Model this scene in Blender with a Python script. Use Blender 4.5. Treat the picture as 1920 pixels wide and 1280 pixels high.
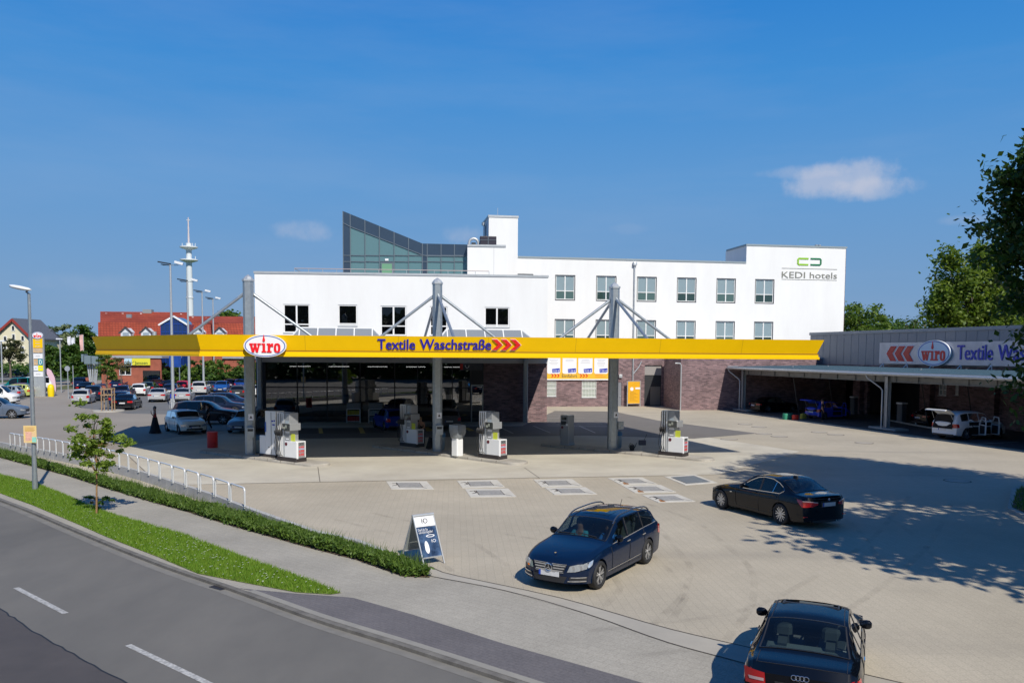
import bpy, bmesh, math, random
import numpy as np
from mathutils import Vector, Matrix
from math import radians as R, sin, cos, pi, sqrt, atan2, tan

for o in list(bpy.data.objects):
	bpy.data.objects.remove(o)
SC = bpy.context.scene
COL = SC.collection

# ------------------------------------------------------------------ camera
FPX, CX, CY, CAMH = 1560.0, 960.0, 765.0, 5.4      # focal length and centre in photo pixels, eye height
PITCH, ROLL = math.atan(104 / 1560.0), R(0.36)
_f = Vector((0, cos(PITCH), -sin(PITCH)))
_u0 = Vector((0, sin(PITCH), cos(PITCH)))
_r0 = Vector((1, 0, 0))
CR = _r0 * cos(ROLL) + _u0 * sin(ROLL)
CU = _u0 * cos(ROLL) - _r0 * sin(ROLL)
CF = _f
cam_d = bpy.data.cameras.new('camera')
cam = bpy.data.objects.new('camera', cam_d)
COL.objects.link(cam)
m = Matrix.Identity(4)
for i, v in enumerate((CR, CU, -CF)):
	for j in range(3):
		m[j][i] = v[j]
m[2][3] = CAMH
cam.matrix_world = m
cam_d.sensor_fit = 'HORIZONTAL'
cam_d.sensor_width = 36
cam_d.lens = 36 * FPX / 1920
cam_d.shift_y = (CY - 640) / 1920
cam_d.clip_start = 0.1
cam_d.clip_end = 6000
SC.camera = cam

# ------------------------------------------------------------------ sky, sun, exposure
SUN_AZ = atan2(0.42, -0.907)       # the sun stands behind the camera, to its right
SUN_EL = R(43)
W = bpy.data.worlds.new('World')
SC.world = W
W.use_nodes = True
nt = W.node_tree
bg = nt.nodes['Background']
sky = nt.nodes.new('ShaderNodeTexSky')
sky.sky_type = 'NISHITA'
sky.sun_disc = False
sky.sun_elevation = SUN_EL
sky.sun_rotation = SUN_AZ
sky.altitude = 0
sky.air_density = 1.0
sky.dust_density = 0.6
sky.ozone_density = 3.0
bg.inputs['Strength'].default_value = 0.10
hs = nt.nodes.new('ShaderNodeHueSaturation')
hs.inputs['Saturation'].default_value = 1.18
hs.inputs['Hue'].default_value = 0.5
nt.links.new(sky.outputs[0], hs.inputs['Color'])

def sky_dir(px, py):
	return (CF + CR * ((px - CX) / FPX) + CU * ((CY - py) / FPX)).normalized()

def build_clouds(last):
	"""small fair-weather clouds low in the sky: fixed directions, noise edges"""
	N, L = nt.nodes, nt.links
	geo = N.new('ShaderNodeTexCoord')
	for (px, py, wx, wy, dens, sc) in [(1575, 335, 110, 34, .5, 11), (1632, 354, 88, 19, .4, 14), (1500, 322, 80, 12, .25, 10),
                                   (562, 432, 62, 20, .26, 12), (872, 440, 50, 18, .2, 12), (150, 528, 80, 20, .07, 8),
                                   (1815, 412, 40, 10, .14, 14), (1180, 430, 40, 10, .06, 14)]:
		d = sky_dir(px, py)
		r = d.cross(Vector((0, 0, 1))).normalized()
		u = r.cross(d).normalized()
		nz = N.new('ShaderNodeTexNoise')
		nz.inputs['Scale'].default_value = sc * 1.6
		nz.inputs['Detail'].default_value = 7
		nz.inputs['Roughness'].default_value = .62
		L.new(geo.outputs['Generated'], nz.inputs['Vector'])
		nv = N.new('ShaderNodeMath'); nv.operation = 'SUBTRACT'; nv.inputs[1].default_value = .5
		L.new(nz.outputs['Fac'], nv.inputs[0])

		def comp(axis, size, off):
			dp = N.new('ShaderNodeVectorMath'); dp.operation = 'DOT_PRODUCT'
			dp.inputs[1].default_value = axis
			L.new(geo.outputs['Generated'], dp.inputs[0])
			a = N.new('ShaderNodeMath'); a.operation = 'MULTIPLY'; a.inputs[1].default_value = FPX / size
			L.new(dp.outputs['Value'], a.inputs[0])
			b = N.new('ShaderNodeMath'); b.operation = 'POWER'; b.inputs[1].default_value = 2
			L.new(a.outputs[0], b.inputs[0])
			return b
		a, b = comp(r, wx, 0), comp(u, wy, 0)
		s = N.new('ShaderNodeMath'); s.operation = 'ADD'
		L.new(a.outputs[0], s.inputs[0]); L.new(b.outputs[0], s.inputs[1])
		k = N.new('ShaderNodeMath'); k.operation = 'MULTIPLY_ADD'; k.inputs[1].default_value = -4.2
		L.new(nv.outputs[0], k.inputs[0]); L.new(s.outputs[0], k.inputs[2])
		mr = N.new('ShaderNodeMapRange'); mr.interpolation_type = 'SMOOTHSTEP'
		mr.inputs['From Min'].default_value = 1.2; mr.inputs['From Max'].default_value = -.3
		mr.inputs['To Min'].default_value = 0; mr.inputs['To Max'].default_value = dens
		L.new(k.outputs[0], mr.inputs['Value'])
		fr = N.new('ShaderNodeVectorMath'); fr.operation = 'DOT_PRODUCT'; fr.inputs[1].default_value = d
		L.new(geo.outputs['Generated'], fr.inputs[0])
		gt = N.new('ShaderNodeMath'); gt.operation = 'GREATER_THAN'; gt.inputs[1].default_value = .5
		L.new(fr.outputs['Value'], gt.inputs[0])
		mu = N.new('ShaderNodeMath'); mu.operation = 'MULTIPLY'
		L.new(mr.outputs[0], mu.inputs[0]); L.new(gt.outputs[0], mu.inputs[1])
		mx = N.new('ShaderNodeMix'); mx.data_type = 'RGBA'
		L.new(mu.outputs[0], mx.inputs['Factor'])
		L.new(last, mx.inputs[6])
		mx.inputs[7].default_value = (6.2, 6.2, 7.0, 1)
		last = mx.outputs[2]
	return last

# clear summer blue by height above the horizon, blended with the physical sky
_tc = nt.nodes.new('ShaderNodeTexCoord'); _sx = nt.nodes.new('ShaderNodeSeparateXYZ')
nt.links.new(_tc.outputs['Generated'], _sx.inputs[0])
_cr = nt.nodes.new('ShaderNodeValToRGB'); nt.links.new(_sx.outputs[2], _cr.inputs[0])
_stops = [(0.0, (.185, .32, .54)), (.07, (.17, .325, .57)), (.19, (.120, .32, .64)), (.30, (.052, .27, .66)), (.40, (.022, .215, .64)), (.62, (.012, .13, .45)), (1.0, (.008, .08, .32))]
_el = _cr.color_ramp.elements
_el[0].position = 0; _el[1].position = 1
for _p, _c in _stops[1:-1]:
	_el.new(_p)
for _e, (_p, _c) in zip(_el, _stops):
	_e.position = _p; _e.color = (*_c, 1)
_vm = nt.nodes.new('ShaderNodeVectorMath'); _vm.operation = 'SCALE'; _vm.inputs['Scale'].default_value = 10
nt.links.new(_cr.outputs[0], _vm.inputs[0])
_mx = nt.nodes.new('ShaderNodeMix'); _mx.data_type = 'RGBA'; _mx.inputs['Factor'].default_value = .93
nt.links.new(hs.outputs[0], _mx.inputs[6]); nt.links.new(_vm.outputs[0], _mx.inputs[7])
_mp = nt.nodes.new('ShaderNodeMapping'); _mp.inputs['Scale'].default_value = (1.6, 1.6, 9); _mp.inputs['Rotation'].default_value = (.12, .2, 0)
_nz = nt.nodes.new('ShaderNodeTexNoise'); _nz.inputs['Scale'].default_value = 1.4; _nz.inputs['Detail'].default_value = 8; _nz.inputs['Roughness'].default_value = .6
nt.links.new(_tc.outputs['Generated'], _mp.inputs[0]); nt.links.new(_mp.outputs[0], _nz.inputs['Vector'])
_mr = nt.nodes.new('ShaderNodeMapRange'); _mr.inputs['From Min'].default_value = .45; _mr.inputs['From Max'].default_value = .75; _mr.inputs['To Max'].default_value = .12
nt.links.new(_nz.outputs['Fac'], _mr.inputs['Value'])
_hz = nt.nodes.new('ShaderNodeMix'); _hz.data_type = 'RGBA'; _hz.inputs[7].default_value = (4.2, 5.0, 6.6, 1)
nt.links.new(_mr.outputs[0], _hz.inputs['Factor']); nt.links.new(_mx.outputs[2], _hz.inputs[6])
nt.links.new(build_clouds(_hz.outputs[2]), bg.inputs['Color'])

sd = bpy.data.lights.new('sun', 'SUN')
sd.energy = 4.7
sd.angle = R(0.55)
sd.color = (1.0, 0.945, 0.84)
sun = bpy.data.objects.new('sun', sd)
COL.objects.link(sun)
SUNV = Vector((sin(SUN_AZ) * cos(SUN_EL), cos(SUN_AZ) * cos(SUN_EL), sin(SUN_EL)))
sun.rotation_euler = SUNV.to_track_quat('Z', 'Y').to_euler()
sun.location = SUNV * 60

SC.view_settings.view_transform = 'Standard'
SC.view_settings.look = 'None'
SC.view_settings.exposure = 0.0
SC.view_settings.gamma = 1
SC.render.engine = 'CYCLES'
SC.cycles.max_bounces = 7
SC.cycles.transparent_max_bounces = 12
SC.cycles.use_denoising = True

# ------------------------------------------------------------------ measuring helpers

def ray(px, py):
	return CF + CR * ((px - CX) / FPX) + CU * ((CY - py) / FPX)

def G(px, py, z=0.0):
	"""point of the level z that the photo shows at this pixel"""
	d = ray(px, py)
	t = (z - CAMH) / d.z
	return Vector((d.x * t, d.y * t, z))

def AT(px, py, Y):
	d = ray(px, py)
	t = Y / d.y
	return Vector((d.x * t, Y, CAMH + d.z * t))

class Fr:
	"""a vertical local frame: u along a facade, v behind it, z up"""

	def __init__(s, x, y, ang, z=0.0):
		s.o = Vector((x, y, z)); s.a = ang
		s.U = Vector((cos(ang), sin(ang), 0)); s.V = Vector((-sin(ang), cos(ang), 0))

	def w(s, u, v, z=0.0):
		return s.o + s.U * u + s.V * v + Vector((0, 0, z))

	def hit(s, px, py, v=0.0):
		"""(u, z) where the pixel's ray meets the plane at depth v"""
		d = ray(px, py)
		o = s.o + s.V * v
		den = d.dot(s.V)
		t = (o - Vector((0, 0, CAMH))).dot(s.V) / den
		p = Vector((0, 0, CAMH)) + d * t
		return (p - o).dot(s.U), p.z - s.o.z

	def loc(s, p):
		q = Vector(p) - s.o
		return q.dot(s.U), q.dot(s.V), q.z

XS, YS = 1.059, .960

def lerp(a, b, t):
	return a + (b - a) * t

def interp(x, pts):
	if x <= pts[0][0]:
		return pts[0][1]
	for (x0, y0), (x1, y1) in zip(pts, pts[1:]):
		if x <= x1:
			return y0 + (y1 - y0) * (x - x0) / (x1 - x0)
	return pts[-1][1]

def spline(x, pts):
	"""monotone-ish smooth interpolation"""
	n = len(pts)
	if x <= pts[0][0]:
		return pts[0][1]
	if x >= pts[-1][0]:
		return pts[-1][1]
	for i in range(n - 1):
		if x <= pts[i + 1][0]:
			break

	def sl(k):
		if k <= 0 or k >= n - 1:
			j = min(max(k, 0), n - 2)
			return (pts[j + 1][1] - pts[j][1]) / (pts[j + 1][0] - pts[j][0])
		a = (pts[k][1] - pts[k - 1][1]) / (pts[k][0] - pts[k - 1][0])
		b = (pts[k + 1][1] - pts[k][1]) / (pts[k + 1][0] - pts[k][0])
		return 0 if a * b <= 0 else 2 * a * b / (a + b)
	x0, y0 = pts[i]; x1, y1 = pts[i + 1]
	h = x1 - x0; t = (x - x0) / h
	m0, m1 = sl(i) * h, sl(i + 1) * h
	return (2 * t**3 - 3 * t**2 + 1) * y0 + (t**3 - 2 * t**2 + t) * m0 + (-2 * t**3 + 3 * t**2) * y1 + (t**3 - t**2) * m1

# ------------------------------------------------------------------ materials
_M = {}

def lin(c):
	return tuple(((v / 255) / 12.92 if v / 255 <= .04045 else ((v / 255 + .055) / 1.055) ** 2.4) for v in c)

def mat(name, col, rough=.6, metal=0.0, var=0.0, scale=3.0, stretch=None, bump=0.0, bscale=40.0, spec=None, coat=0.0, emit=None, emis=0.0, col2=None, detail=6.0):
	if name in _M:
		return _M[name]
	M = bpy.data.materials.new(name); M.use_nodes = True
	n, l = M.node_tree.nodes, M.node_tree.links
	b = n['Principled BSDF']
	b.inputs['Base Color'].default_value = (*col, 1)
	b.inputs['Roughness'].default_value = rough
	b.inputs['Metallic'].default_value = metal
	if spec is not None:
		b.inputs['Specular IOR Level'].default_value = spec
	if coat:
		b.inputs['Coat Weight'].default_value = coat
		b.inputs['Coat Roughness'].default_value = .03
	if emit:
		b.inputs['Emission Color'].default_value = (*emit, 1)
		b.inputs['Emission Strength'].default_value = emis
	tc = n.new('ShaderNodeTexCoord')
	if var or col2:
		nz = n.new('ShaderNodeTexNoise')
		nz.inputs['Scale'].default_value = scale; nz.inputs['Detail'].default_value = detail
		nz.inputs['Roughness'].default_value = .65
		if stretch:
			mp = n.new('ShaderNodeMapping'); mp.inputs['Scale'].default_value = stretch
			l.new(tc.outputs['Object'], mp.inputs['Vector']); l.new(mp.outputs[0], nz.inputs['Vector'])
		else:
			l.new(tc.outputs['Object'], nz.inputs['Vector'])
		mr = n.new('ShaderNodeMapRange')
		mr.inputs['From Min'].default_value = .32; mr.inputs['From Max'].default_value = .68
		l.new(nz.outputs['Fac'], mr.inputs['Value'])
		mx = n.new('ShaderNodeMix'); mx.data_type = 'RGBA'
		l.new(mr.outputs[0], mx.inputs['Factor'])
		c2 = col2 if col2 else tuple(v * (1 - var) for v in col)
		c1 = col if col2 else tuple(min(1, v * (1 + var)) for v in col)
		mx.inputs[6].default_value = (*c1, 1); mx.inputs[7].default_value = (*c2, 1)
		l.new(mx.outputs[2], b.inputs['Base Color'])
	if bump:
		nb = n.new('ShaderNodeTexNoise'); nb.inputs['Scale'].default_value = bscale; nb.inputs['Detail'].default_value = 4
		l.new(tc.outputs['Object'], nb.inputs['Vector'])
		bp = n.new('ShaderNodeBump'); bp.inputs['Strength'].default_value = bump; bp.inputs['Distance'].default_value = .02
		l.new(nb.outputs['Fac'], bp.inputs['Height'])
		l.new(bp.outputs[0], b.inputs['Normal'])
	_M[name] = M
	return M

def brick_mat(name, c1, c2, mortar, bw, bh, msize, rough=.8, rot=0.0, var=.25, vscale=.35, bump=.3, wall=False, offset=.5, stain=None, spec=.3):
	"""bricks or paving blocks; wall=True lays courses along z"""
	if name in _M:
		return _M[name]
	M = bpy.data.materials.new(name); M.use_nodes = True
	n, l = M.node_tree.nodes, M.node_tree.links
	b = n['Principled BSDF']; b.inputs['Roughness'].default_value = rough
	b.inputs['Specular IOR Level'].default_value = spec
	tc = n.new('ShaderNodeTexCoord')
	mp = n.new('ShaderNodeMapping')
	if wall:
		sx = n.new('ShaderNodeSeparateXYZ'); cb = n.new('ShaderNodeCombineXYZ'); ad = n.new('ShaderNodeMath'); ad.operation = 'ADD'
		l.new(tc.outputs['Object'], sx.inputs[0])
		l.new(sx.outputs[0], ad.inputs[0]); l.new(sx.outputs[1], ad.inputs[1])
		l.new(ad.outputs[0], cb.inputs[0]); l.new(sx.outputs[2], cb.inputs[1])
		l.new(cb.outputs[0], mp.inputs['Vector'])
	else:
		l.new(tc.outputs['Object'], mp.inputs['Vector'])
		mp.inputs['Rotation'].default_value = (0, 0, rot)
	br = n.new('ShaderNodeTexBrick')
	br.inputs['Scale'].default_value = 1
	br.inputs['Brick Width'].default_value = bw; br.inputs['Row Height'].default_value = bh
	br.inputs['Mortar Size'].default_value = msize; br.inputs['Mortar Smooth'].default_value = .3
	br.inputs['Color1'].default_value = (*c1, 1); br.inputs['Color2'].default_value = (*c2, 1); br.inputs['Mortar'].default_value = (*mortar, 1)
	br.offset = offset
	l.new(mp.outputs[0], br.inputs['Vector'])
	nz = n.new('ShaderNodeTexNoise'); nz.inputs['Scale'].default_value = vscale; nz.inputs['Detail'].default_value = 8; nz.inputs['Roughness'].default_value = .6
	l.new(tc.outputs['Object'], nz.inputs['Vector'])
	mr = n.new('ShaderNodeMapRange'); mr.inputs['From Min'].default_value = .3; mr.inputs['From Max'].default_value = .7
	mr.inputs['To Min'].default_value = 1 - var; mr.inputs['To Max'].default_value = 1 + var * .6
	l.new(nz.outputs['Fac'], mr.inputs['Value'])
	ml = n.new('ShaderNodeVectorMath'); ml.operation = 'SCALE'
	l.new(br.outputs['Color'], ml.inputs[0]); l.new(mr.outputs[0], ml.inputs['Scale'])
	out = ml.outputs[0]
	fn = n.new('ShaderNodeTexNoise'); fn.inputs['Scale'].default_value = 30 if not wall else 12; fn.inputs['Detail'].default_value = 5
	l.new(tc.outputs['Object'], fn.inputs['Vector'])
	fr = n.new('ShaderNodeMapRange'); fr.inputs['From Min'].default_value = .3; fr.inputs['From Max'].default_value = .7
	fr.inputs['To Min'].default_value = .86; fr.inputs['To Max'].default_value = 1.14
	l.new(fn.outputs['Fac'], fr.inputs['Value'])
	m2 = n.new('ShaderNodeVectorMath'); m2.operation = 'SCALE'
	l.new(out, m2.inputs[0]); l.new(fr.outputs[0], m2.inputs['Scale']); out = m2.outputs[0]
	if stain:
		# tyre scuffs and drips: stretched noise
		sm = n.new('ShaderNodeMapping'); sm.inputs['Rotation'].default_value = (0, 0, stain[0]); sm.inputs['Scale'].default_value = (stain[1], stain[2], 1)
		l.new(tc.outputs['Object'], sm.inputs['Vector'])
		sn = n.new('ShaderNodeTexNoise'); sn.inputs['Scale'].default_value = 1; sn.inputs['Detail'].default_value = 6; sn.inputs['Distortion'].default_value = .6
		l.new(sm.outputs[0], sn.inputs['Vector'])
		sr = n.new('ShaderNodeMapRange'); sr.inputs['From Min'].default_value = .56; sr.inputs['From Max'].default_value = .78
		sr.inputs['To Min'].default_value = 0; sr.inputs['To Max'].default_value = stain[3]
		l.new(sn.outputs['Fac'], sr.inputs['Value'])
		sx2 = n.new('ShaderNodeMix'); sx2.data_type = 'RGBA'
		l.new(sr.outputs[0], sx2.inputs['Factor']); l.new(out, sx2.inputs[6]); sx2.inputs[7].default_value = (*stain[4], 1)
		out = sx2.outputs[2]
	l.new(out, b.inputs['Base Color'])
	bp = n.new('ShaderNodeBump'); bp.inputs['Strength'].default_value = bump; bp.inputs['Distance'].default_value = .01; bp.invert = True
	l.new(br.outputs['Fac'], bp.inputs['Height']); l.new(bp.outputs[0], b.inputs['Normal'])
	_M[name] = M
	return M

def glass_mat(name, tint, ior=1.5, base=.04, rough=.0, see=1.0, solid=(.012, .015, .018)):
	"""tinted pane: partly see-through, mirror reflections by Fresnel; see = how much passes"""
	if name in _M:
		return _M[name]
	M = bpy.data.materials.new(name); M.use_nodes = True
	n, l = M.node_tree.nodes, M.node_tree.links
	n.remove(n['Principled BSDF'])
	out = n['Material Output']
	tr = n.new('ShaderNodeBsdfTransparent'); tr.inputs[0].default_value = (*tint, 1)
	df = n.new('ShaderNodeBsdfDiffuse'); df.inputs[0].default_value = (*solid, 1)
	m1 = n.new('ShaderNodeMixShader'); m1.inputs[0].default_value = see
	l.new(df.outputs[0], m1.inputs[1]); l.new(tr.outputs[0], m1.inputs[2])
	gl = n.new('ShaderNodeBsdfGlossy'); gl.inputs['Roughness'].default_value = rough; gl.inputs[0].default_value = (1, 1, 1, 1)
	fr = n.new('ShaderNodeFresnel'); fr.inputs[0].default_value = ior
	m2 = n.new('ShaderNodeMixShader')
	l.new(fr.outputs[0], m2.inputs[0]); l.new(m1.outputs[0], m2.inputs[1]); l.new(gl.outputs[0], m2.inputs[2])
	l.new(m2.outputs[0], out.inputs[0])
	_M[name] = M
	return M

def paint_mat():
	if 'car_paint' in _M:
		return _M['car_paint']
	M = bpy.data.materials.new('car_paint'); M.use_nodes = True
	n, l = M.node_tree.nodes, M.node_tree.links
	b = n['Principled BSDF']
	oi = n.new('ShaderNodeObjectInfo')
	l.new(oi.outputs['Color'], b.inputs['Base Color'])
	b.inputs['Metallic'].default_value = 0
	b.inputs['Roughness'].default_value = .4
	b.inputs['Specular IOR Level'].default_value = .05
	b.inputs['Coat Weight'].default_value = .75
	b.inputs['Coat IOR'].default_value = 1.5
	b.inputs['Coat Roughness'].default_value = .02
	_M['car_paint'] = M
	return M

def leaf_mat(name, c1, c2, trans=.35):
	if name in _M:
		return _M[name]
	M = bpy.data.materials.new(name); M.use_nodes = True
	n, l = M.node_tree.nodes, M.node_tree.links
	b = n['Principled BSDF']; b.inputs['Roughness'].default_value = .55; b.inputs['Specular IOR Level'].default_value = .35
	geo = n.new('ShaderNodeNewGeometry')
	mx = n.new('ShaderNodeMix'); mx.data_type = 'RGBA'
	mx.inputs[6].default_value = (*c1, 1); mx.inputs[7].default_value = (*c2, 1)
	l.new(geo.outputs['Random Per Island'], mx.inputs['Factor'])
	l.new(mx.outputs[2], b.inputs['Base Color'])
	tl = n.new('ShaderNodeBsdfTranslucent')
	br = n.new('ShaderNodeVectorMath'); br.operation = 'MULTIPLY'; br.inputs[1].default_value = (1.25, 1.35, .55)
	l.new(mx.outputs[2], br.inputs[0]); l.new(br.outputs[0], tl.inputs[0])
	ms = n.new('ShaderNodeMixShader'); ms.inputs[0].default_value = trans
	l.new(b.outputs[0], ms.inputs[1]); l.new(tl.outputs[0], ms.inputs[2])
	l.new(ms.outputs[0], n['Material Output'].inputs[0])
	_M[name] = M
	return M

# ------------------------------------------------------------------ mesh helpers
class MB:
	def __init__(s, M=None):
		s.v, s.f, s.M = [], [], M

	def add(s, vs, fs):
		b = len(s.v)
		if s.M is not None:
			vs = [s.M @ Vector(p) for p in vs]
		s.v += [tuple(p) for p in vs]
		s.f += [tuple(b + i for i in f) for f in fs]
		return s

	def box(s, x0, x1, y0, y1, z0, z1):
		return s.add([(x0, y0, z0), (x1, y0, z0), (x1, y1, z0), (x0, y1, z0), (x0, y0, z1), (x1, y0, z1), (x1, y1, z1), (x0, y1, z1)],
                     [(0, 3, 2, 1), (4, 5, 6, 7), (0, 1, 5, 4), (1, 2, 6, 5), (2, 3, 7, 6), (3, 0, 4, 7)])

	def bbox(s, x0, x1, y0, y1, z0, z1, r=.02):
		"""box with chamfered vertical edges and top"""
		r = min(r, (x1 - x0) * .45, (y1 - y0) * .45, (z1 - z0) * .45)
		def ring(i, z):
			a = i
			return [(x0 + r + a, y0 + a, z), (x1 - r - a, y0 + a, z), (x1 - a, y0 + r + a, z), (x1 - a, y1 - r - a, z), (x1 - r - a, y1 - a, z), (x0 + r + a, y1 - a, z), (x0 + a, y1 - r - a, z), (x0 + a, y0 + r + a, z)]
		rr = r * .35
		vs = ring(0, z0) + ring(0, z1 - r) + ring(rr, z1)
		fs = [tuple(reversed(range(8))), tuple(range(16, 24))]
		for k in range(2):
			for i in range(8):
				j = (i + 1) % 8
				fs.append((k * 8 + i, k * 8 + j, k * 8 + 8 + j, k * 8 + 8 + i))
		return s.add(vs, fs)

	def obox(s, p0, p1, w, h, up=(0, 0, 1)):
		"""bar of section w x h from p0 to p1"""
		p0, p1 = Vector(p0), Vector(p1)
		d = (p1 - p0).normalized(); up = Vector(up)
		if abs(d.dot(up)) > .98:
			up = Vector((0, 1, 0))
		a = d.cross(up).normalized(); b = a.cross(d).normalized()
		vs = []
		for p in (p0, p1):
			for i, j in ((-1, -1), (1, -1), (1, 1), (-1, 1)):
				vs.append(p + a * (i * w / 2) + b * (j * h / 2))
		return s.add(vs, [(3, 2, 1, 0), (4, 5, 6, 7), (0, 1, 5, 4), (1, 2, 6, 5), (2, 3, 7, 6), (3, 0, 4, 7)])

	def tube(s, pts, r, n=10, r1=None, cap=True):
		pts = [Vector(p) for p in pts]
		k = len(pts); vs = []
		ref = None
		for i, p in enumerate(pts):
			d = (pts[min(i + 1, k - 1)] - pts[max(i - 1, 0)]).normalized()
			if ref is None:
				ref = Vector((0, 0, 1)) if abs(d.z) < .9 else Vector((1, 0, 0))
			a = d.cross(ref).normalized(); b = a.cross(d).normalized(); ref = b
			rr = r if r1 is None else lerp(r, r1, i / (k - 1))
			for j in range(n):
				t = 2 * pi * j / n
				vs.append(p + a * (rr * cos(t)) + b * (rr * sin(t)))
		fs = []
		for i in range(k - 1):
			for j in range(n):
				j2 = (j + 1) % n
				fs.append((i * n + j, i * n + j2, (i + 1) * n + j2, (i + 1) * n + j))
		if cap:
			fs.append(tuple(range(n))[::-1] if False else tuple(reversed(range(n))))
			fs.append(tuple((k - 1) * n + j for j in range(n)))
		return s.add(vs, fs)

	def lathe(s, prof, n=24, c=(0, 0, 0), axis='z', cap=True):
		vs = []
		for r, h in prof:
			for j in range(n):
				t = 2 * pi * j / n
				if axis == 'z':
					vs.append((c[0] + r * cos(t), c[1] + r * sin(t), c[2] + h))
				elif axis == 'y':
					vs.append((c[0] + r * cos(t), c[1] + h, c[2] - r * sin(t)))
				else:
					vs.append((c[0] + h, c[1] + r * cos(t), c[2] + r * sin(t)))
		fs = []
		for i in range(len(prof) - 1):
			for j in range(n):
				j2 = (j + 1) % n
				fs.append((i * n + j, i * n + j2, (i + 1) * n + j2, (i + 1) * n + j))
		if cap:
			if prof[0][0] > 1e-4:
				fs.append(tuple(reversed(range(n))))
			if prof[-1][0] > 1e-4:
				fs.append(tuple((len(prof) - 1) * n + j for j in range(n)))
		return s.add(vs, fs)

	def prism(s, poly, z0, z1):
		n = len(poly)
		a = sum(poly[i][0] * poly[(i + 1) % n][1] - poly[(i + 1) % n][0] * poly[i][1] for i in range(n))
		if a < 0:
			poly = list(reversed(poly))
		vs = [(p[0], p[1], z0) for p in poly] + [(p[0], p[1], z1) for p in poly]
		fs = [tuple(reversed(range(n))), tuple(range(n, 2 * n))] + [(i, (i + 1) % n, n + (i + 1) % n, n + i) for i in range(n)]
		return s.add(vs, fs)

	def xprism(s, poly, y0, y1):
		"""polygon in the x,z plane, extruded along y"""
		n = len(poly)
		a = sum(poly[i][0] * poly[(i + 1) % n][1] - poly[(i + 1) % n][0] * poly[i][1] for i in range(n))
		if a < 0:
			poly = list(reversed(poly))
		vs = [(p[0], y0, p[1]) for p in poly] + [(p[0], y1, p[1]) for p in poly]
		fs = [tuple(range(n)), tuple(reversed(range(n, 2 * n)))] + [(i, n + i, n + (i + 1) % n, (i + 1) % n) for i in range(n)]
		return s.add(vs, fs)

	def flat(s, pts):
		pts = [Vector(p) for p in pts]
		n = len(pts)
		a = sum(pts[i].x * pts[(i + 1) % n].y - pts[(i + 1) % n].x * pts[i].y for i in range(n))
		if a < 0:
			pts.reverse()
		return s.add(pts, [tuple(range(n))])

	def build(s, name, m, parent=None, smooth=False, color=None):
		me = bpy.data.meshes.new(name)
		me.from_pydata(s.v, [], s.f)
		me.materials.append(m)
		if smooth:
			me.shade_smooth()
			me.set_sharp_from_angle(angle=R(smooth if smooth is not True else 40))
		me.update()
		o = bpy.data.objects.new(name, me)
		COL.objects.link(o)
		if parent is not None:
			o.parent = parent
		if color:
			o.color = (*color, 1)
		return o

def thing(name, label, cat, loc=(0, 0, 0), rz=0.0, group=None):
	o = bpy.data.objects.new(name, None)
	o.empty_display_size = .3
	COL.objects.link(o)
	o.location = loc; o.rotation_euler = (0, 0, rz)
	o['label'] = label; o['category'] = cat
	if group:
		o['group'] = group
	return o

def tag(o, label, cat, group=None):
	o['label'] = label; o['category'] = cat
	if group:
		o['group'] = group
	return o

def struct(o, kind='structure'):
	o['kind'] = kind
	return o

def copy_tree(o, parent=None):
	c = o.copy(); COL.objects.link(c)
	c.parent = parent
	for ch in list(o.children):
		copy_tree(ch, c)
	return c

def dup(o, loc, rz, label, group=None):
	c = copy_tree(o)
	c.location = loc; c.rotation_euler = (0, 0, rz); c['label'] = label
	if group:
		c['group'] = group
	return c

def text_mesh(txt, size, bold=0.0, extrude=.01, italic=0.0, spacing=1.0, sx=1.0):
	"""letters as mesh data in x,z facing -y, origin at the left end of the baseline"""
	cu = bpy.data.curves.new('t', 'FONT')
	cu.body = txt; cu.size = size; cu.offset = bold; cu.extrude = extrude; cu.shear = italic; cu.space_character = spacing
	cu.resolution_u = 3
	ob = bpy.data.objects.new('t', cu); COL.objects.link(ob)
	dg = bpy.context.evaluated_depsgraph_get()
	me = bpy.data.meshes.new_from_object(ob.evaluated_get(dg))
	bpy.data.objects.remove(ob); bpy.data.curves.remove(cu)
	vs = [(v.co.x * sx, -v.co.z, v.co.y) for v in me.vertices]
	fs = [tuple(p.vertices) for p in me.polygons]
	bpy.data.meshes.remove(me)
	return vs, fs

def text_obj(name, txt, size, m, parent, u, v, z, bold=0, extrude=.01, italic=0, fit=None, align='l', color=None, spacing=1.0):
	vs, fs = text_mesh(txt, size, 0, extrude, italic, spacing)
	if bold > .01:      # heavier strokes: three copies side by side, each a hair deeper
		n0 = len(vs); v0, f0 = list(vs), list(fs)
		for j, d in ((1, -1), (2, 1), (3, .0)):
			vs += [(p[0] + d * bold * .9, p[1] + j * .0015, p[2] + (bold * .5 if j == 3 else 0)) for p in v0]; fs += [tuple(i + n0 * j for i in f) for f in f0]
	x0 = min(p[0] for p in vs); x1 = max(p[0] for p in vs)
	k = fit / (x1 - x0) if fit else 1
	if align == 'c':
		off = -(x0 + x1) / 2 * k
	else:
		off = -x0 * k
	mb = MB(); mb.add([(u + p[0] * k + off, v + p[1], z + p[2]) for p in vs], fs)
	return mb.build(name, m, parent)
# ------------------------------------------------------------------ the ground
rng = np.random.default_rng(7)
random.seed(7)

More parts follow.
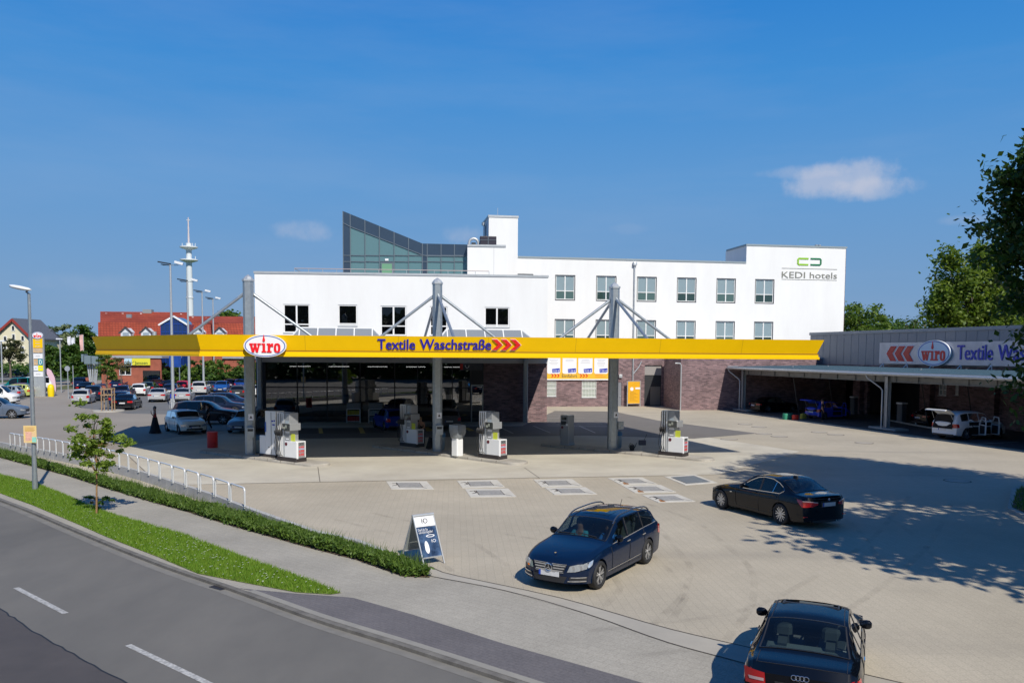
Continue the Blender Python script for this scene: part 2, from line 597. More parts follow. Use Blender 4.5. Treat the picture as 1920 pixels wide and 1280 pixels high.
def sheet(name, pix, z, m, world=None, kind='structure'):
	mb = MB()
	pts = [G(px, py, z) for px, py in pix] if world is None else [Vector((x, y, z)) for x, y in world]
	bm = bmesh.new()
	vs = [bm.verts.new(p) for p in pts]
	bm.faces.new(vs)
	bmesh.ops.triangulate(bm, faces=bm.faces[:])
	bmesh.ops.recalc_face_normals(bm, faces=bm.faces[:])
	for f in bm.faces:
		if f.normal.z < 0:
			f.normal_flip()
	me = bpy.data.meshes.new(name); bm.to_mesh(me); bm.free()
	me.materials.append(m)
	o = bpy.data.objects.new(name, me); COL.objects.link(o)
	o['kind'] = kind
	return o

M_field = mat('field', (.06, .10, .03), .9, var=.4, scale=.02)
sheet('ground', None, -.16, M_field, world=[(-2500, -300), (2500, -300), (2500, 4500), (-2500, 4500)])

M_pave = brick_mat('forecourt_blocks', (.45, .395, .305), (.43, .378, .292), (.39, .345, .268), .40, .20, .010, .85, rot=R(86), var=.14, vscale=.22, bump=.12,
                   stain=(R(35), .05, .5, .35, (.22, .20, .175)))
M_slab = mat('station_concrete', (.57, .53, .44), .8, var=.0, col2=(.43, .39, .32), scale=.28, bump=.1, bscale=60, detail=9)
M_asph = mat('old_asphalt', (.172, .160, .140), .85, col2=(.118, .111, .100), scale=.3, stretch=(1, .45, 1), bump=.25, bscale=160, detail=10)
M_asph2 = mat('new_asphalt', (.085, .074, .070), .8, col2=(.066, .058, .056), scale=.8, bump=.3, bscale=160)
M_lot = mat('lot_surface', (.31, .27, .22), .85, col2=(.265, .23, .19), scale=.12, bump=.1, bscale=80, detail=9)
M_bays = mat('bay_asphalt', (.17, .165, .155), .85, col2=(.13, .127, .122), scale=.3)
M_walk = brick_mat('footway_slabs', (.37, .34, .285), (.35, .322, .27), (.31, .285, .24), .30, .20, .008, .85, rot=R(38), var=.14, vscale=.4, bump=.25,
                   stain=(R(-30), .08, .6, .22, (.25, .24, .22)))
M_kerb = mat('kerb_concrete', (.20, .185, .16), .85, col2=(.11, .10, .088), scale=2.5, bump=.2)
M_kerbl = mat('kerb_light', (.42, .395, .345), .85, col2=(.33, .31, .275), scale=1.5, bump=.15)
M_apron = brick_mat('apron_blocks', (.155, .142, .142), (.142, .131, .133), (.115, .105, .105), .20, .10, .006, .8, rot=R(38), var=.16, vscale=.5, bump=.25)
M_line = mat('line_paint', (.60, .58, .54), .6, col2=(.22, .21, .195), scale=14, detail=10)
M_soil = mat('soil', (.10, .065, .04), .95, var=.3, scale=4)

KERB = [(-330, 826), (-150, 882), (0, 933), (59, 955), (148, 992), (242, 1030), (336, 1065), (430, 1096), (515, 1126), (600, 1156), (772, 1209), (944, 1264), (1100, 1314), (1400, 1408), (1900, 1560)]
HEDGE_LO = [(-330, 806), (0, 858), (129, 893), (203, 917), (273, 938), (352, 960), (430, 985), (508, 1007), (586, 1029), (665, 1049), (755, 1081), (806, 1083)]

def kpts(z=0.0):
	return [G(px, py, z) for px, py in KERB]

def offset_line(pts, d):
	out = []
	for i, p in enumerate(pts):
		a = pts[max(i - 1, 0)]; b = pts[min(i + 1, len(pts) - 1)]
		t = (b - a); t.z = 0; t.normalize()
		nrm = Vector((t.y, -t.x, 0))        # to the right of travel (towards the road)
		out.append(p + nrm * d)
	return out

def refine(pts, n=6):
	xs = list(range(len(pts)))
	out = []
	for i in range((len(pts) - 1) * n + 1):
		t = i / n
		out.append(Vector((spline(t, [(k, p.x) for k, p in enumerate(pts)]), spline(t, [(k, p.y) for k, p in enumerate(pts)]), pts[0].z)))
	return out

K0 = refine(kpts(0.012), 5)

def band(name, line, d0, d1, z0, z1, m, kind='structure'):
	a = offset_line(line, d0); b = offset_line(line, d1)
	mb = MB(); n = len(line)
	vs = [(p.x, p.y, z0) for p in a] + [(p.x, p.y, z1) for p in b]
	mb.add(vs, [(i, i + 1, n + i + 1, n + i) for i in range(n - 1)])
	o = mb.build(name, m)
	for f in o.data.polygons:
		pass
	bm = bmesh.new(); bm.from_mesh(o.data)
	for f in bm.faces:
		if f.normal.z < 0:
			f.normal_flip()
	bm.to_mesh(o.data); bm.free()
	o['kind'] = kind
	return o

ROADZ = -.06
# road: from the kerb out to the lower left
rd = offset_line(K0, .13)
wpts = [(p.x, p.y) for p in rd] + [(40, -60), (-90, -60), (-90, 60)]
sheet('road', None, ROADZ, M_asph, world=wpts)
band('gutter', K0, .131, .36, ROADZ + .004, ROADZ + .004, mat('gutter_stone', (.22, .205, .18), .85, col2=(.17, .16, .14), scale=2))
# kerb with a real step
mb = MB(); kk = K0; a = offset_line(kk, 0); b = offset_line(kk, .13); n = len(kk)
vs = [(p.x, p.y, .014) for p in a] + [(p.x, p.y, .010) for p in b] + [(p.x, p.y, ROADZ - .02) for p in b]
vs = [(p[0], p[1], p[2]) for p in vs]
mb.add(vs, [(i + 1, i, n + i, n + i + 1) for i in range(n - 1)] + [(n + i + 1, n + i, 2 * n + i, 2 * n + i + 1) for i in range(n - 1)])
struct(mb.build('kerb', M_kerb))
# newer asphalt lane, lower left
lane2 = [G(px, py, ROADZ + .004) for px, py in [(-400, 960), (-150, 1060), (0, 1141), (40, 1168), (100, 1206), (160, 1240), (240, 1283), (330, 1335), (700, 1560)]]
lane2 = refine(lane2, 5)
jag = [Vector((p.x + random.uniform(-.03, .03), p.y + random.uniform(-.04, .04), p.z)) for p in lane2]
sheet('road_overlay', None, ROADZ + .005, M_asph2, world=[(p.x, p.y) for p in jag] + [(-5, 0), (-60, -20), (-70, 30)])
mb = MB()
aa = jag; bb = offset_line(jag, -.03)
mb.add([(p.x, p.y, ROADZ + .008) for p in aa] + [(p.x, p.y, ROADZ + .008) for p in bb], [(i, i + 1, len(aa) + i + 1, len(aa) + i) for i in range(len(aa) - 1)])
struct(mb.build('tar_seam', mat('tar', (.02, .02, .022), .6)))
# lane dashes
for i, (a_, b_) in enumerate([((30, 1101), (123, 1149)), ((240, 1208), (397, 1283)), ((-140, 1030), (-70, 1060))]):
	p, q = G(*a_, ROADZ + .006), G(*b_, ROADZ + .006)
	t = (q - p).normalized(); nn = Vector((t.y, -t.x, 0)) * .06
	o = MB().flat([p - nn, q - nn, q + nn, p + nn]).build('lane_marking', M_line)
	struct(o)

# footway between kerb and planting, dark driveway apron, channel
wk = [(p.x, p.y) for p in K0]
hl = [G(px, py) for px, py in HEDGE_LO]
chan = [(800, 1079), (945, 1107), (1100, 1151), (1253, 1205), (1400, 1245), (1700, 1330), (2200, 1480)]
ch = [G(px, py) for px, py in chan]
sheet('footway', None, .008, M_walk, world=wk + [(p.x, p.y) for p in reversed(ch)] + [(p.x, p.y) for p in reversed(hl)])
apron = [(448, 1103), (555, 1113), (640, 1119), (662, 1121), (772, 1152), (944, 1207), (1116, 1255), (1300, 1308), (1700, 1420)]
aw = [G(px, py) for px, py in apron]
ki = [p for p in K0 if p.x > aw[0].x + .3]
kin = offset_line(ki, -.16)
kin = [p for p in kin if p.x < aw[-1].x - .5]
sheet('driveway_apron', None, .014, M_apron, world=[(p.x, p.y) for p in aw] + [(p.x, p.y) for p in reversed(kin)])
band('apron_kerb', [p for p in K0 if p.x > aw[0].x], -.165, 0, .018, .018, mat('apron_kerb_stone', (.30, .28, .24), .85, col2=(.24, .225, .2), scale=2))
# drain channel between footway and forecourt
up = [(806, 1062), (830, 1073), (1050, 1121), (1258, 1180), (1417, 1217), (1700, 1283), (2200, 1400)]
chu = [G(px, py) for px, py in up]
M_chan = mat('channel_stone', (.42, .385, .32), .85, col2=(.35, .32, .27), scale=.9, bump=.2)
sheet('drain_channel', None, .012, M_chan, world=[(p.x, p.y) for p in ch] + [(p.x, p.y) for p in reversed(chu)])
for nm, ln in (('channel_joint', ch), ('channel_joint', chu)):
	l2 = refine([Vector((p.x, p.y, .016)) for p in ln], 4)
	band(nm, l2, -.018, .018, .016, .016, mat('joint', (.07, .06, .05), .9))

# forecourt: everything from the channel back to the buildings
fc = [(p.x, p.y) for p in ch] + [(40, 5), (60, 40), (70, 120), (-10, 130), (-45, 100), (-90, 100), (-90, 70)] + [(p.x, p.y) for p in hl[:-1]]
sheet('forecourt', None, 0, M_pave, world=fc)
lot = [(-330, 805), (0, 829), (100, 847), (170, 862), (230, 838), (330, 819), (480, 800), (485, 700), (250, 712), (120, 713), (60, 716), (-330, 722)]
sheet('parking_lot', lot, .004, M_lot)
sheet('parking_bays', [(-200, 800), (14, 757), (55, 746), (95, 731), (60, 722), (-200, 735)], .008, M_bays)
sheet('parking_bays', [(150, 764), (240, 775), (480, 779), (482, 717), (240, 719), (128, 736)], .008, M_bays)
sheet('concrete_slab', [(300, 909), (820, 898), (1345, 889), (1500, 846), (1300, 815), (1150, 803), (1024, 797), (480, 797), (380, 822), (228, 842)], .006, M_slab)
# slab joints
M_joint = mat('slab_joint', (.16, .14, .12), .9)
for a_, b_ in [((596, 875), (600, 903)), ((983, 876), (1012, 896)), ((300, 909), (1345, 889)), ((228, 842), (300, 909))]:
	p, q = G(*a_, .010), G(*b_, .010)
	t = (q - p).normalized(); nn = Vector((t.y, -t.x, 0)) * .018
	struct(MB().flat([p - nn, q - nn, q + nn, p + nn]).build('slab_joint', M_joint))
# shop kerb strip with yellow marks
M_dkp = brick_mat('dark_blocks', (.17, .14, .12), (.13, .11, .10), (.07, .06, .06), .24, .12, .01, .8, var=.2)
M_tarm = mat('wash_lane_asphalt', (.17, .155, .14), .8, col2=(.14, .128, .115), scale=.5)
sheet('wash_lane', [(480, 803), (980, 798), (1040, 770), (1150, 771), (1235, 788), (1420, 812), (1300, 822), (1100, 816), (560, 822), (480, 822)], .010, M_tarm)
sheet('shop_strip', [(552, 803), (720, 803), (720, 811), (552, 813)], .014, M_dkp)
M_yel = mat('yellow_line', (.62, .45, .12), .7, var=.15, scale=6)
for q in [[(597, 802), (604, 802), (606, 812), (598, 812)], [(671, 801), (680, 801), (685, 812), (676, 812)], [(795, 801), (803, 800), (815, 807), (800, 808)], [(870, 802), (877, 801), (890, 807), (880, 808)]]:
	struct(MB().flat([G(px, py, .018) for px, py in q]).build('bay_marking', M_yel))
# white bay lines by the wash lane and in the shed
for a_, b_ in [((936, 800), (962, 812)), ((1000, 798), (1032, 811)), ((1086, 798), (1116, 811)), ((1025, 797), (1150, 799)),
               ((1455, 785), (1530, 782)), ((1515, 795), (1590, 792)), ((1565, 803), (1660, 799)),
               ((1700, 823), (1770, 819)), ((1810, 833), (1910, 828)), ((1420, 781), (1495, 777))]:
	p, q = G(*a_, .020), G(*b_, .020)
	t = (q - p).normalized(); nn = Vector((t.y, -t.x, 0)) * .06
	struct(MB().flat([p - nn, q - nn, q + nn, p + nn]).build('bay_marking', M_line))
for k in range(7):
	p, q = G(1028, 768 + k * 5.2, .021), G(1045 + k * 17, 768 + k * 5.2 + .4, .021)
	struct(MB().flat([p, q, q + Vector((0, .10, 0)), p + Vector((0, .10, 0))]).build('bay_marking', M_line))
# far roads on the left
sheet('side_road', [(-300, 718), (30, 712), (170, 702), (170, 697), (60, 700), (-300, 704)], -.02, M_bays)
sheet('planting_bed', [(96, 728), (125, 722), (148, 722), (146, 728), (104, 731)], .012, mat('bed_green', (.10, .11, .04), .9, var=.5, scale=2))

# ------------------------------------------------------------------ grass and planting

def in_poly(x, y, P):
	c = np.zeros(len(x), bool); n = len(P); j = n - 1
	for i in range(n):
		xi, yi = P[i]; xj, yj = P[j]
		m_ = ((yi > y) != (yj > y)) & (x < (xj - xi) * (y - yi) / (yj - yi + 1e-12) + xi)
		c ^= m_; j = i
	return c

def sample_poly(P, n):
	P = np.array(P); lo, hi = P.min(0), P.max(0)
	out = np.zeros((0, 2))
	while len(out) < n:
		q = rng.uniform(lo, hi, (n * 3, 2))
		out = np.vstack([out, q[in_poly(q[:, 0], q[:, 1], P)]])
	return out[:n]

def fast_mesh(name, verts, nper, m, parent=None):
	"""verts (k*nper,3): k separate polygons of nper corners"""
	me = bpy.data.meshes.new(name)
	nv = len(verts); k = nv // nper
	me.vertices.add(nv); me.vertices.foreach_set('co', verts.astype(np.float32).ravel())
	me.loops.add(nv); me.loops.foreach_set('vertex_index', np.arange(nv, dtype=np.int32))
	me.polygons.add(k)
	me.polygons.foreach_set('loop_start', np.arange(0, nv, nper, dtype=np.int32))
	me.materials.append(m)
	me.update(calc_edges=True); me.validate()
	o = bpy.data.objects.new(name, me); COL.objects.link(o)
	if parent:
		o.parent = parent
	return o

def blades(P, z0, n, h, w, lean=.5):
	k = len(P)
	a = rng.uniform(0, 2 * pi, k); hh = h * rng.uniform(.45, 1.25, k); ww = w * rng.uniform(.6, 1.4, k)
	la = rng.uniform(0, 2 * pi, k); ll = hh * lean * rng.uniform(0, 1, k)
	b = np.stack([P[:, 0], P[:, 1], np.full(k, z0) if np.isscalar(z0) else z0], 1)
	dx = np.stack([np.cos(a) * ww / 2, np.sin(a) * ww / 2, np.zeros(k)], 1)
	t = b + np.stack([np.cos(la) * ll, np.sin(la) * ll, hh], 1)
	V = np.stack([b - dx, b + dx, t], 1).reshape(-1, 3)
	return V

VERGE_UP = [(-330, 815), (0, 891), (66, 907), (125, 930), (176, 953), (219, 968), (344, 1003), (457, 1046), (547, 1077), (640, 1112)]
VERGE_LO = [(620, 1115), (555, 1111), (469, 1095), (371, 1076), (297, 1045), (200, 1007), (148, 984), (60, 947), (0, 925), (-330, 822)]
vp = [G(px, py) for px, py in VERGE_UP + VERGE_LO]
VP = [(p.x, p.y) for p in vp]
M_turf = mat('turf', (.10, .17, .03), .95, col2=(.16, .19, .04), scale=1.2)
sheet('verge_turf', None, .020, M_turf, world=VP)
vis = [G(px, py) for px, py in [(-60, 878), (0, 891), (66, 907), (125, 930), (176, 953), (219, 968), (344, 1003), (457, 1046), (547, 1077), (640, 1112), (620, 1115), (555, 1111), (469, 1095), (371, 1076), (297, 1045), (200, 1007), (148, 984), (60, 947), (0, 925), (-60, 905)]]
P = sample_poly([(p.x, p.y) for p in vis], 75000)
dens = np.sin(P[:, 0] * 1.7 + np.sin(P[:, 1] * 1.1) * 2) * np.cos(P[:, 1] * 1.9)
P = P[(dens > -.75) | (rng.uniform(0, 1, len(P)) > .5)]
M_grass = leaf_mat('grass_blade', (.13, .27, .02), (.24, .34, .04), .4)
struct(fast_mesh('grass', blades(P, .02, 0, .10, .02, .9), 3, M_grass), 'stuff')
Q = P[rng.integers(0, len(P), 500)]
struct(fast_mesh('verge_flowers', np.repeat(np.stack([Q[:, 0], Q[:, 1], np.full(len(Q), .10)], 1), 4, 0) + np.tile(np.array([[-.018, -.018, 0], [.018, -.018, .008], [.018, .018, .01], [-.018, .018, 0]]), (len(Q), 1)), 4, mat('petals', (.75, .75, .6), .8)), 'stuff')

# retaining wall under the hoops
WALL_H = [(-330, 792), (0, 829), (25, 834), (60, 840), (100, 847), (150, 857), (203, 868), (262, 883), (331, 905), (395, 926), (458, 950), (520, 972), (586, 995), (664, 1012), (740, 1042), (790, 1062)]
WZ = [(-330, .40), (300, .38), (458, .34), (600, .22), (700, .14), (790, .06)]
wt = [G(px, py, interp(px, WZ)) for px, py in WALL_H]
mb = MB()
for i in range(len(wt) - 1):
	p, q = wt[i], wt[i + 1]
	t = (q - p); L_ = Vector((t.x, t.y, 0)).length; t.z = 0; t.normalize(); nn = Vector((-t.y, t.x, 0)) * .16
	if nn.y < 0:
		nn = -nn
	k = max(1, int(round(L_ / 1.0)))
	for j in range(k):
		a = p.lerp(q, j / k); b = p.lerp(q, (j + 1) / k - .012 / k)
		mb.add([(a.x, a.y, -.05), (b.x, b.y, -.05), (b.x + nn.x, b.y + nn.y, -.05), (a.x + nn.x, a.y + nn.y, -.05),
				(a.x, a.y, a.z), (b.x, b.y, b.z), (b.x + nn.x, b.y + nn.y, b.z), (a.x + nn.x, a.y + nn.y, a.z)],
               [(0, 3, 2, 1), (4, 5, 6, 7), (0, 1, 5, 4), (1, 2, 6, 5), (2, 3, 7, 6), (3, 0, 4, 7)])
tag(mb.build('retaining_wall', mat('wall_concrete', (.46, .45, .43), .85, col2=(.34, .335, .325), scale=1.6, bump=.2)),
	'low pale concrete kerb wall of blocks running behind the long planting strip', 'wall')

# planting strip
hb = [G(px, py, .0) for px, py in HEDGE_LO]
hu = [G(px, py, interp(px, WZ) * 0) for px, py in [(-330, 806), (0, 849), (117, 884), (203, 905), (262, 919), (352, 947), (430, 966), (508, 990), (586, 1012), (660, 1030), (740, 1055), (795, 1068)]]
HP = [(p.x, p.y) for p in hb] + [(p.x, p.y) for p in reversed(hu)]
sheet('planting_soil', None, .016, M_soil, world=HP)
P = sample_poly(HP, 21000)
P = P[P[:, 1] < 46]
M_hedge = leaf_mat('hedge_leaf', (.045, .095, .012), (.14, .22, .035), .3)

def leaf_cloud(C, size, nper=1, spread=.0, flat=.5):
	"""quads round the centres C (k,3)"""
	k = len(C)
	nrm = rng.normal(size=(k, 3)); nrm[:, 2] = np.abs(nrm[:, 2]) + flat
	nrm /= np.linalg.norm(nrm, axis=1)[:, None]
	a = np.cross(nrm, rng.normal(size=(k, 3))); a /= np.linalg.norm(a, axis=1)[:, None]
	b = np.cross(nrm, a)
	s = size * rng.uniform(.55, 1.35, k)[:, None]
	a = a * s; b = b * s * .55
	return np.stack([C - a, C - b * .9 + a * .1, C + a, C + b], 1).reshape(-1, 3)

hN = 46000
base = P[rng.integers(0, len(P), hN)] + rng.normal(0, .05, (hN, 2))
hz = .04 + .23 * rng.uniform(0, 1, hN) ** .7 * (1 + .35 * np.sin(base[:, 0] * 2.1) * np.cos(base[:, 1] * 1.7))
struct(fast_mesh('ground_cover', np.vstack([leaf_cloud(np.stack([base[:, 0], base[:, 1], hz], 1), .055, flat=.2)]), 4, M_hedge), 'stuff')
bl = P[rng.integers(0, len(P), 9000)]
struct(fast_mesh('ground_cover', blades(bl, .08, 0, .34, .03, .9), 3, M_hedge), 'stuff')
# ------------------------------------------------------------------ trees

def make_tree(name, label, base, height, crown, n_leaf, leaf, M_leaf, M_bark, r=.2, limbs=9, group=None, seed=1, stem_h=None, gap=.28, cat='tree', droop=0.0, part='crown'):
	"""crown: list of (dx,dy,z,rx,ry,rz) ellipsoids round the stem"""
	rs = np.random.default_rng(seed); rd = random.Random(seed)
	t = thing(name, label, cat, base, 0, group)
	sh = stem_h or height * .72
	mb = MB()
	pts = [Vector((0, 0, -.05))]
	for i in range(1, 6):
		pts.append(Vector((rd.uniform(-.02, .02) * height * .5, rd.uniform(-.02, .02) * height * .5, sh * i / 5)))
	mb.tube(pts, r, 8, r * .3)
	ends = []
	vol = np.array([c[3] * c[4] * c[5] for c in crown]); vol = vol / vol.sum()
	for k in range(limbs):
		c = crown[rd.choices(range(len(crown)), weights=list(vol))[0]]
		ph = rd.uniform(0, 2 * pi); el = rd.uniform(-.5, 1)
		e = Vector((c[0] + c[3] * .75 * cos(ph), c[1] + c[4] * .75 * sin(ph), c[2] + c[5] * .7 * el))
		zb = min(sh * rd.uniform(.35, .95), max(e.z - .1, sh * .25))
		s0 = Vector((0, 0, zb)) if True else None
		# follow the stem
		f = zb / sh * 5; i0 = min(int(f), 4); s0 = pts[i0].lerp(pts[i0 + 1], f - i0)
		mid = s0.lerp(e, .5) + Vector((0, 0, .08 * height * rd.uniform(-.2, 1)))
		mb.tube([s0, s0.lerp(mid, .6), mid, e], r * .36, 5, r * .05, cap=False)
		ends.append((mid, e))
	mb.build('trunk', M_bark, t, smooth=60)
	# clusters of leaves
	ncl = max(14, n_leaf // 60)
	cen = []
	while len(cen) < ncl:
		ci = rs.choice(len(crown), p=vol)
		c = crown[ci]
		d = rs.normal(size=3); d /= np.linalg.norm(d)
		q = rs.uniform(0, 1) ** (1 / 2.2)
		p = np.array([c[0] + c[3] * d[0] * q, c[1] + c[4] * d[1] * q, c[2] + c[5] * d[2] * q])
		# gaps
		g = sin(p[0] * 2.3 / (height * .12) + seed) * cos(p[1] * 2.1 / (height * .12)) * sin(p[2] * 2.7 / (height * .12) + 1)
		if g > 1 - gap * 2 and rs.uniform() < .85:
			continue
		cen.append(p)
	cen = np.array(cen)
	cs = np.mean([min(c[3:6]) for c in crown]) * .26
	idx = rs.integers(0, ncl, n_leaf)
	off = rs.normal(size=(n_leaf, 3)) * cs * np.array([1, 1, .55]) * rs.uniform(.5, 1.1, (ncl, 1))[idx]
	C = cen[idx] + off
	if droop:
		C[:, 2] -= np.abs(rs.normal(0, droop, n_leaf))
	C[:, 2] = np.maximum(C[:, 2], .12)
	o = fast_mesh(part, leaf_cloud(C, leaf, flat=.4), 4, M_leaf, t)
	return t

M_bark = mat('bark', (.14, .11, .08), .9, var=.35, scale=9, bump=.5, bscale=30)
M_barkg = mat('bark_grey', (.20, .18, .15), .9, var=.3, scale=9, bump=.5, bscale=30)
LF_dark = leaf_mat('leaf_dark', (.018, .055, .010), (.055, .11, .022), .3)
LF_mid = leaf_mat('leaf_mid', (.03, .085, .012), (.10, .17, .03), .35)
LF_light = leaf_mat('leaf_light', (.06, .13, .015), (.17, .24, .045), .4)
LF_sap = leaf_mat('leaf_sapling', (.11, .19, .02), (.27, .35, .06), .45)
LF_pale = leaf_mat('leaf_pale', (.13, .17, .08), (.24, .28, .15), .3)
LF_brown = leaf_mat('leaf_brownish', (.10, .11, .03), (.20, .17, .07), .35)
LF_birch = leaf_mat('leaf_birch', (.075, .14, .018), (.22, .28, .05), .45)

# sapling on the verge
b = G(181, 966)
make_tree('sapling', 'slender young tree with a yellow green crown standing on the grass verge', b, 3.9,
          [(.05, 0, 2.15, .95, .8, .55), (-.1, .1, 2.85, .7, .6, .6), (-.3, 0, 3.5, .35, .3, .5), (.85, .1, 2.5, .55, .4, .28), (-.65, -.1, 3.1, .35, .3, .3), (.15, 0, 1.6, .5, .4, .35), (.15, .1, 3.3, .35, .3, .35)],
          3600, .070, LF_sap, mat('young_bark', (.26, .15, .07), .8, var=.3, scale=8), r=.035, limbs=26, seed=5, stem_h=3.2, gap=.42)
make_tree('sucker_shrub', 'low leafy shoots sprouting round the foot of the sapling', G(184, 958), .9,
          [(0, 0, .35, .38, .3, .28), (-.35, .1, .4, .2, .2, .15), (.35, 0, .45, .2, .2, .12)], 420, .05, LF_mid, M_bark, r=.012, limbs=8, seed=6, cat='shrub', stem_h=.5)
# staked trees in the car park
b = G(203, 772)
make_tree('staked_tree', 'pale green young tree tied to a wooden frame between the parked cars', b, 5.0,
          [(0, 0, 3.9, .75, .7, 1.1), (-.2, 0, 4.6, .5, .5, .6), (.3, .1, 3.3, .6, .6, .5)], 2600, .10, LF_light, M_bark, r=.06, limbs=16, seed=9, stem_h=4.2)
b = G(228, 745)
make_tree('staked_tree', 'reddish brown thin young tree just right of the framed tree', b, 4.9,
          [(0, 0, 3.6, .95, .9, 1.0), (.1, 0, 4.3, .6, .6, .6)], 1100, .10, LF_brown, M_bark, r=.05, limbs=14, seed=10, stem_h=4.2)
b = G(19, 716)
make_tree('street_tree', 'open crowned tree in front of the cream gabled house', G(20, 708), 8,
          [(0, 0, 4.9, 2.7, 2.4, 2.0), (.4, 0, 6.4, 1.8, 1.7, 1.4), (-1.8, 0, 4.1, 1.6, 1.5, 1.2), (2.3, 0, 3.8, 1.2, 1.2, 1.0)], 3600, .25, leaf_mat('leaf_olive', (.06, .075, .03), (.16, .16, .07), .3), M_bark, r=.22, limbs=22, seed=12, gap=.4)

# trees beyond the sites, left
far = 'trees behind the car park'
for i, (px, py, D, w_, h_, lf, lab, cat_) in enumerate([
		(96, 705, 140, 4.2, 6.6, LF_mid, 'round dark green tree just right of the tall advertising pylon', 'tree'),
		(134, 700, 130, 5.2, 6.4, LF_mid, 'broad bushy green tree behind the round traffic sign', 'tree'),
		(120, 700, 210, 5.6, 12.2, LF_pale, 'pale silvery tree rising behind the dark street trees', 'tree'),
		(93, 700, 230, 6, 12, LF_dark, 'dark conifer with a ragged top right of the cream house', 'tree'),
		(160, 700, 200, 8, 12.2, LF_mid, 'tall rounded tree behind the banner flags left of the red roof', 'tree'),
		(151, 700, 122, 3.6, 5.2, LF_mid, 'low green tree beside the grey steel lookout frame', 'tree'),
		(437, 700, 330, 14, 22.5, LF_light, 'pale tree top rising over the red roof ridge', 'tree'),
]):
	p = AT(px, 700, D); p.z = 0
	make_tree('street_tree' if D < 160 else 'tall_tree', lab, p, h_, [(0, 0, h_ * .62, w_ * .42, w_ * .4, h_ * .34), (w_ * .15, 0, h_ * .45, w_ * .4, w_ * .4, h_ * .25), (-w_ * .18, 0, h_ * .42, w_ * .36, w_ * .3, h_ * .24), (0, 0, h_ * .8, w_ * .25, w_ * .25, h_ * .2)],
              3800, .17 + D * .0016, lf, M_bark, r=.25, limbs=12, seed=20 + i, group=None, gap=.25)
# hedge-like shrubs along the back of the car park
labs = ['dark green bush behind the car park beside the blue glass gable', 'bright green shrub behind the small silver van', 'leafy shrub under the blue advertising board',
		'yellow green bush behind the red parked car', 'dense dark shrub between the thin lamp posts', 'light green bush behind the floodlight masts', 'rounded shrub in the middle of the back hedge', 'mid green bush near the last floodlight mast',
		'dark shrub at the right end of the back hedge', 'low shrub beside the corner of the petrol canopy column', 'tall leafy bush in front of the low brick outbuilding']
for i, px in enumerate([292, 312, 333, 352, 369, 386, 402, 418, 436, 455, 474]):
	D = 118 + (i % 3) * 5
	p = AT(px, 700, D); p.z = 0
	hh = [4.6, 3.2, 4.8, 3.4, 4.3, 4.9, 3.3, 4.6, 3.6, 4.4, 4.2][i]
	make_tree('back_shrub', labs[i], p, hh, [(0, 0, hh * .5, 1.7, 1.4, hh * .42), (.7, 0, hh * .35, 1.4, 1.2, hh * .32), (-.8, 0, hh * .38, 1.3, 1.2, hh * .3)], 1500, .22,
              [LF_mid, LF_light, LF_mid, LF_light, LF_dark, LF_light, LF_mid, LF_light, LF_mid, LF_mid, LF_light][i], M_bark, r=.08, limbs=6, seed=50 + i, group='shrubs along the back of the car park', cat='shrub')
# trees behind the wash building, right
p = AT(1815, 640, 112); p.z = 0
make_tree('birch_tree', 'tall drooping yellow green birch behind the grey wash building', p, 23,
          [(0, 0, 12, 5.2, 4.5, 8.5), (-3.4, 0, 12.5, 2.6, 2.4, 6.8), (2.4, 0, 16, 3.2, 3, 6.2), (-2.7, 0, 18.8, 1.9, 1.5, 2.6), (1.6, 0, 20.5, 1.7, 1.4, 2.5), (4.8, 0, 10, 3, 3, 6)], 30000, .28, LF_birch, M_barkg, r=.35, limbs=34, seed=71, droop=.7, gap=.4)
for i, (px, D, w_, h_, lf, lab) in enumerate([(1616, 112, 7.0, 13.2, LF_light, 'pale leafed broad tree rising just right of the white hotel wall'),
										(1655, 135, 7.5, 12.2, LF_mid, 'mid green tree top behind the grey roof edge, left of the birch'),
										(1695, 150, 9, 12.8, LF_mid, 'small rounded tree crown half way between hotel and birch'),
										(1735, 150, 10, 12.4, LF_brown, 'brownish green tree crown low against the sky beside the birch'),
										(1592, 130, 5, 10.8, LF_light, 'pale bush top right behind the hotel corner'),
										(1895, 120, 10, 17, LF_light, 'light green tree filling the gap behind the dark near tree')]):
	p = AT(px, 640, D); p.z = 0
	make_tree('tall_tree', lab, p, h_, [(0, 0, h_ * .62, w_ * .46, w_ * .45, h_ * .36), (w_ * .28, 0, h_ * .55, w_ * .33, w_ * .3, h_ * .26), (-w_ * .28, 0, h_ * .6, w_ * .3, w_ * .3, h_ * .27)],
              6200, .25, lf, M_bark, r=.25, limbs=14, seed=80 + i)
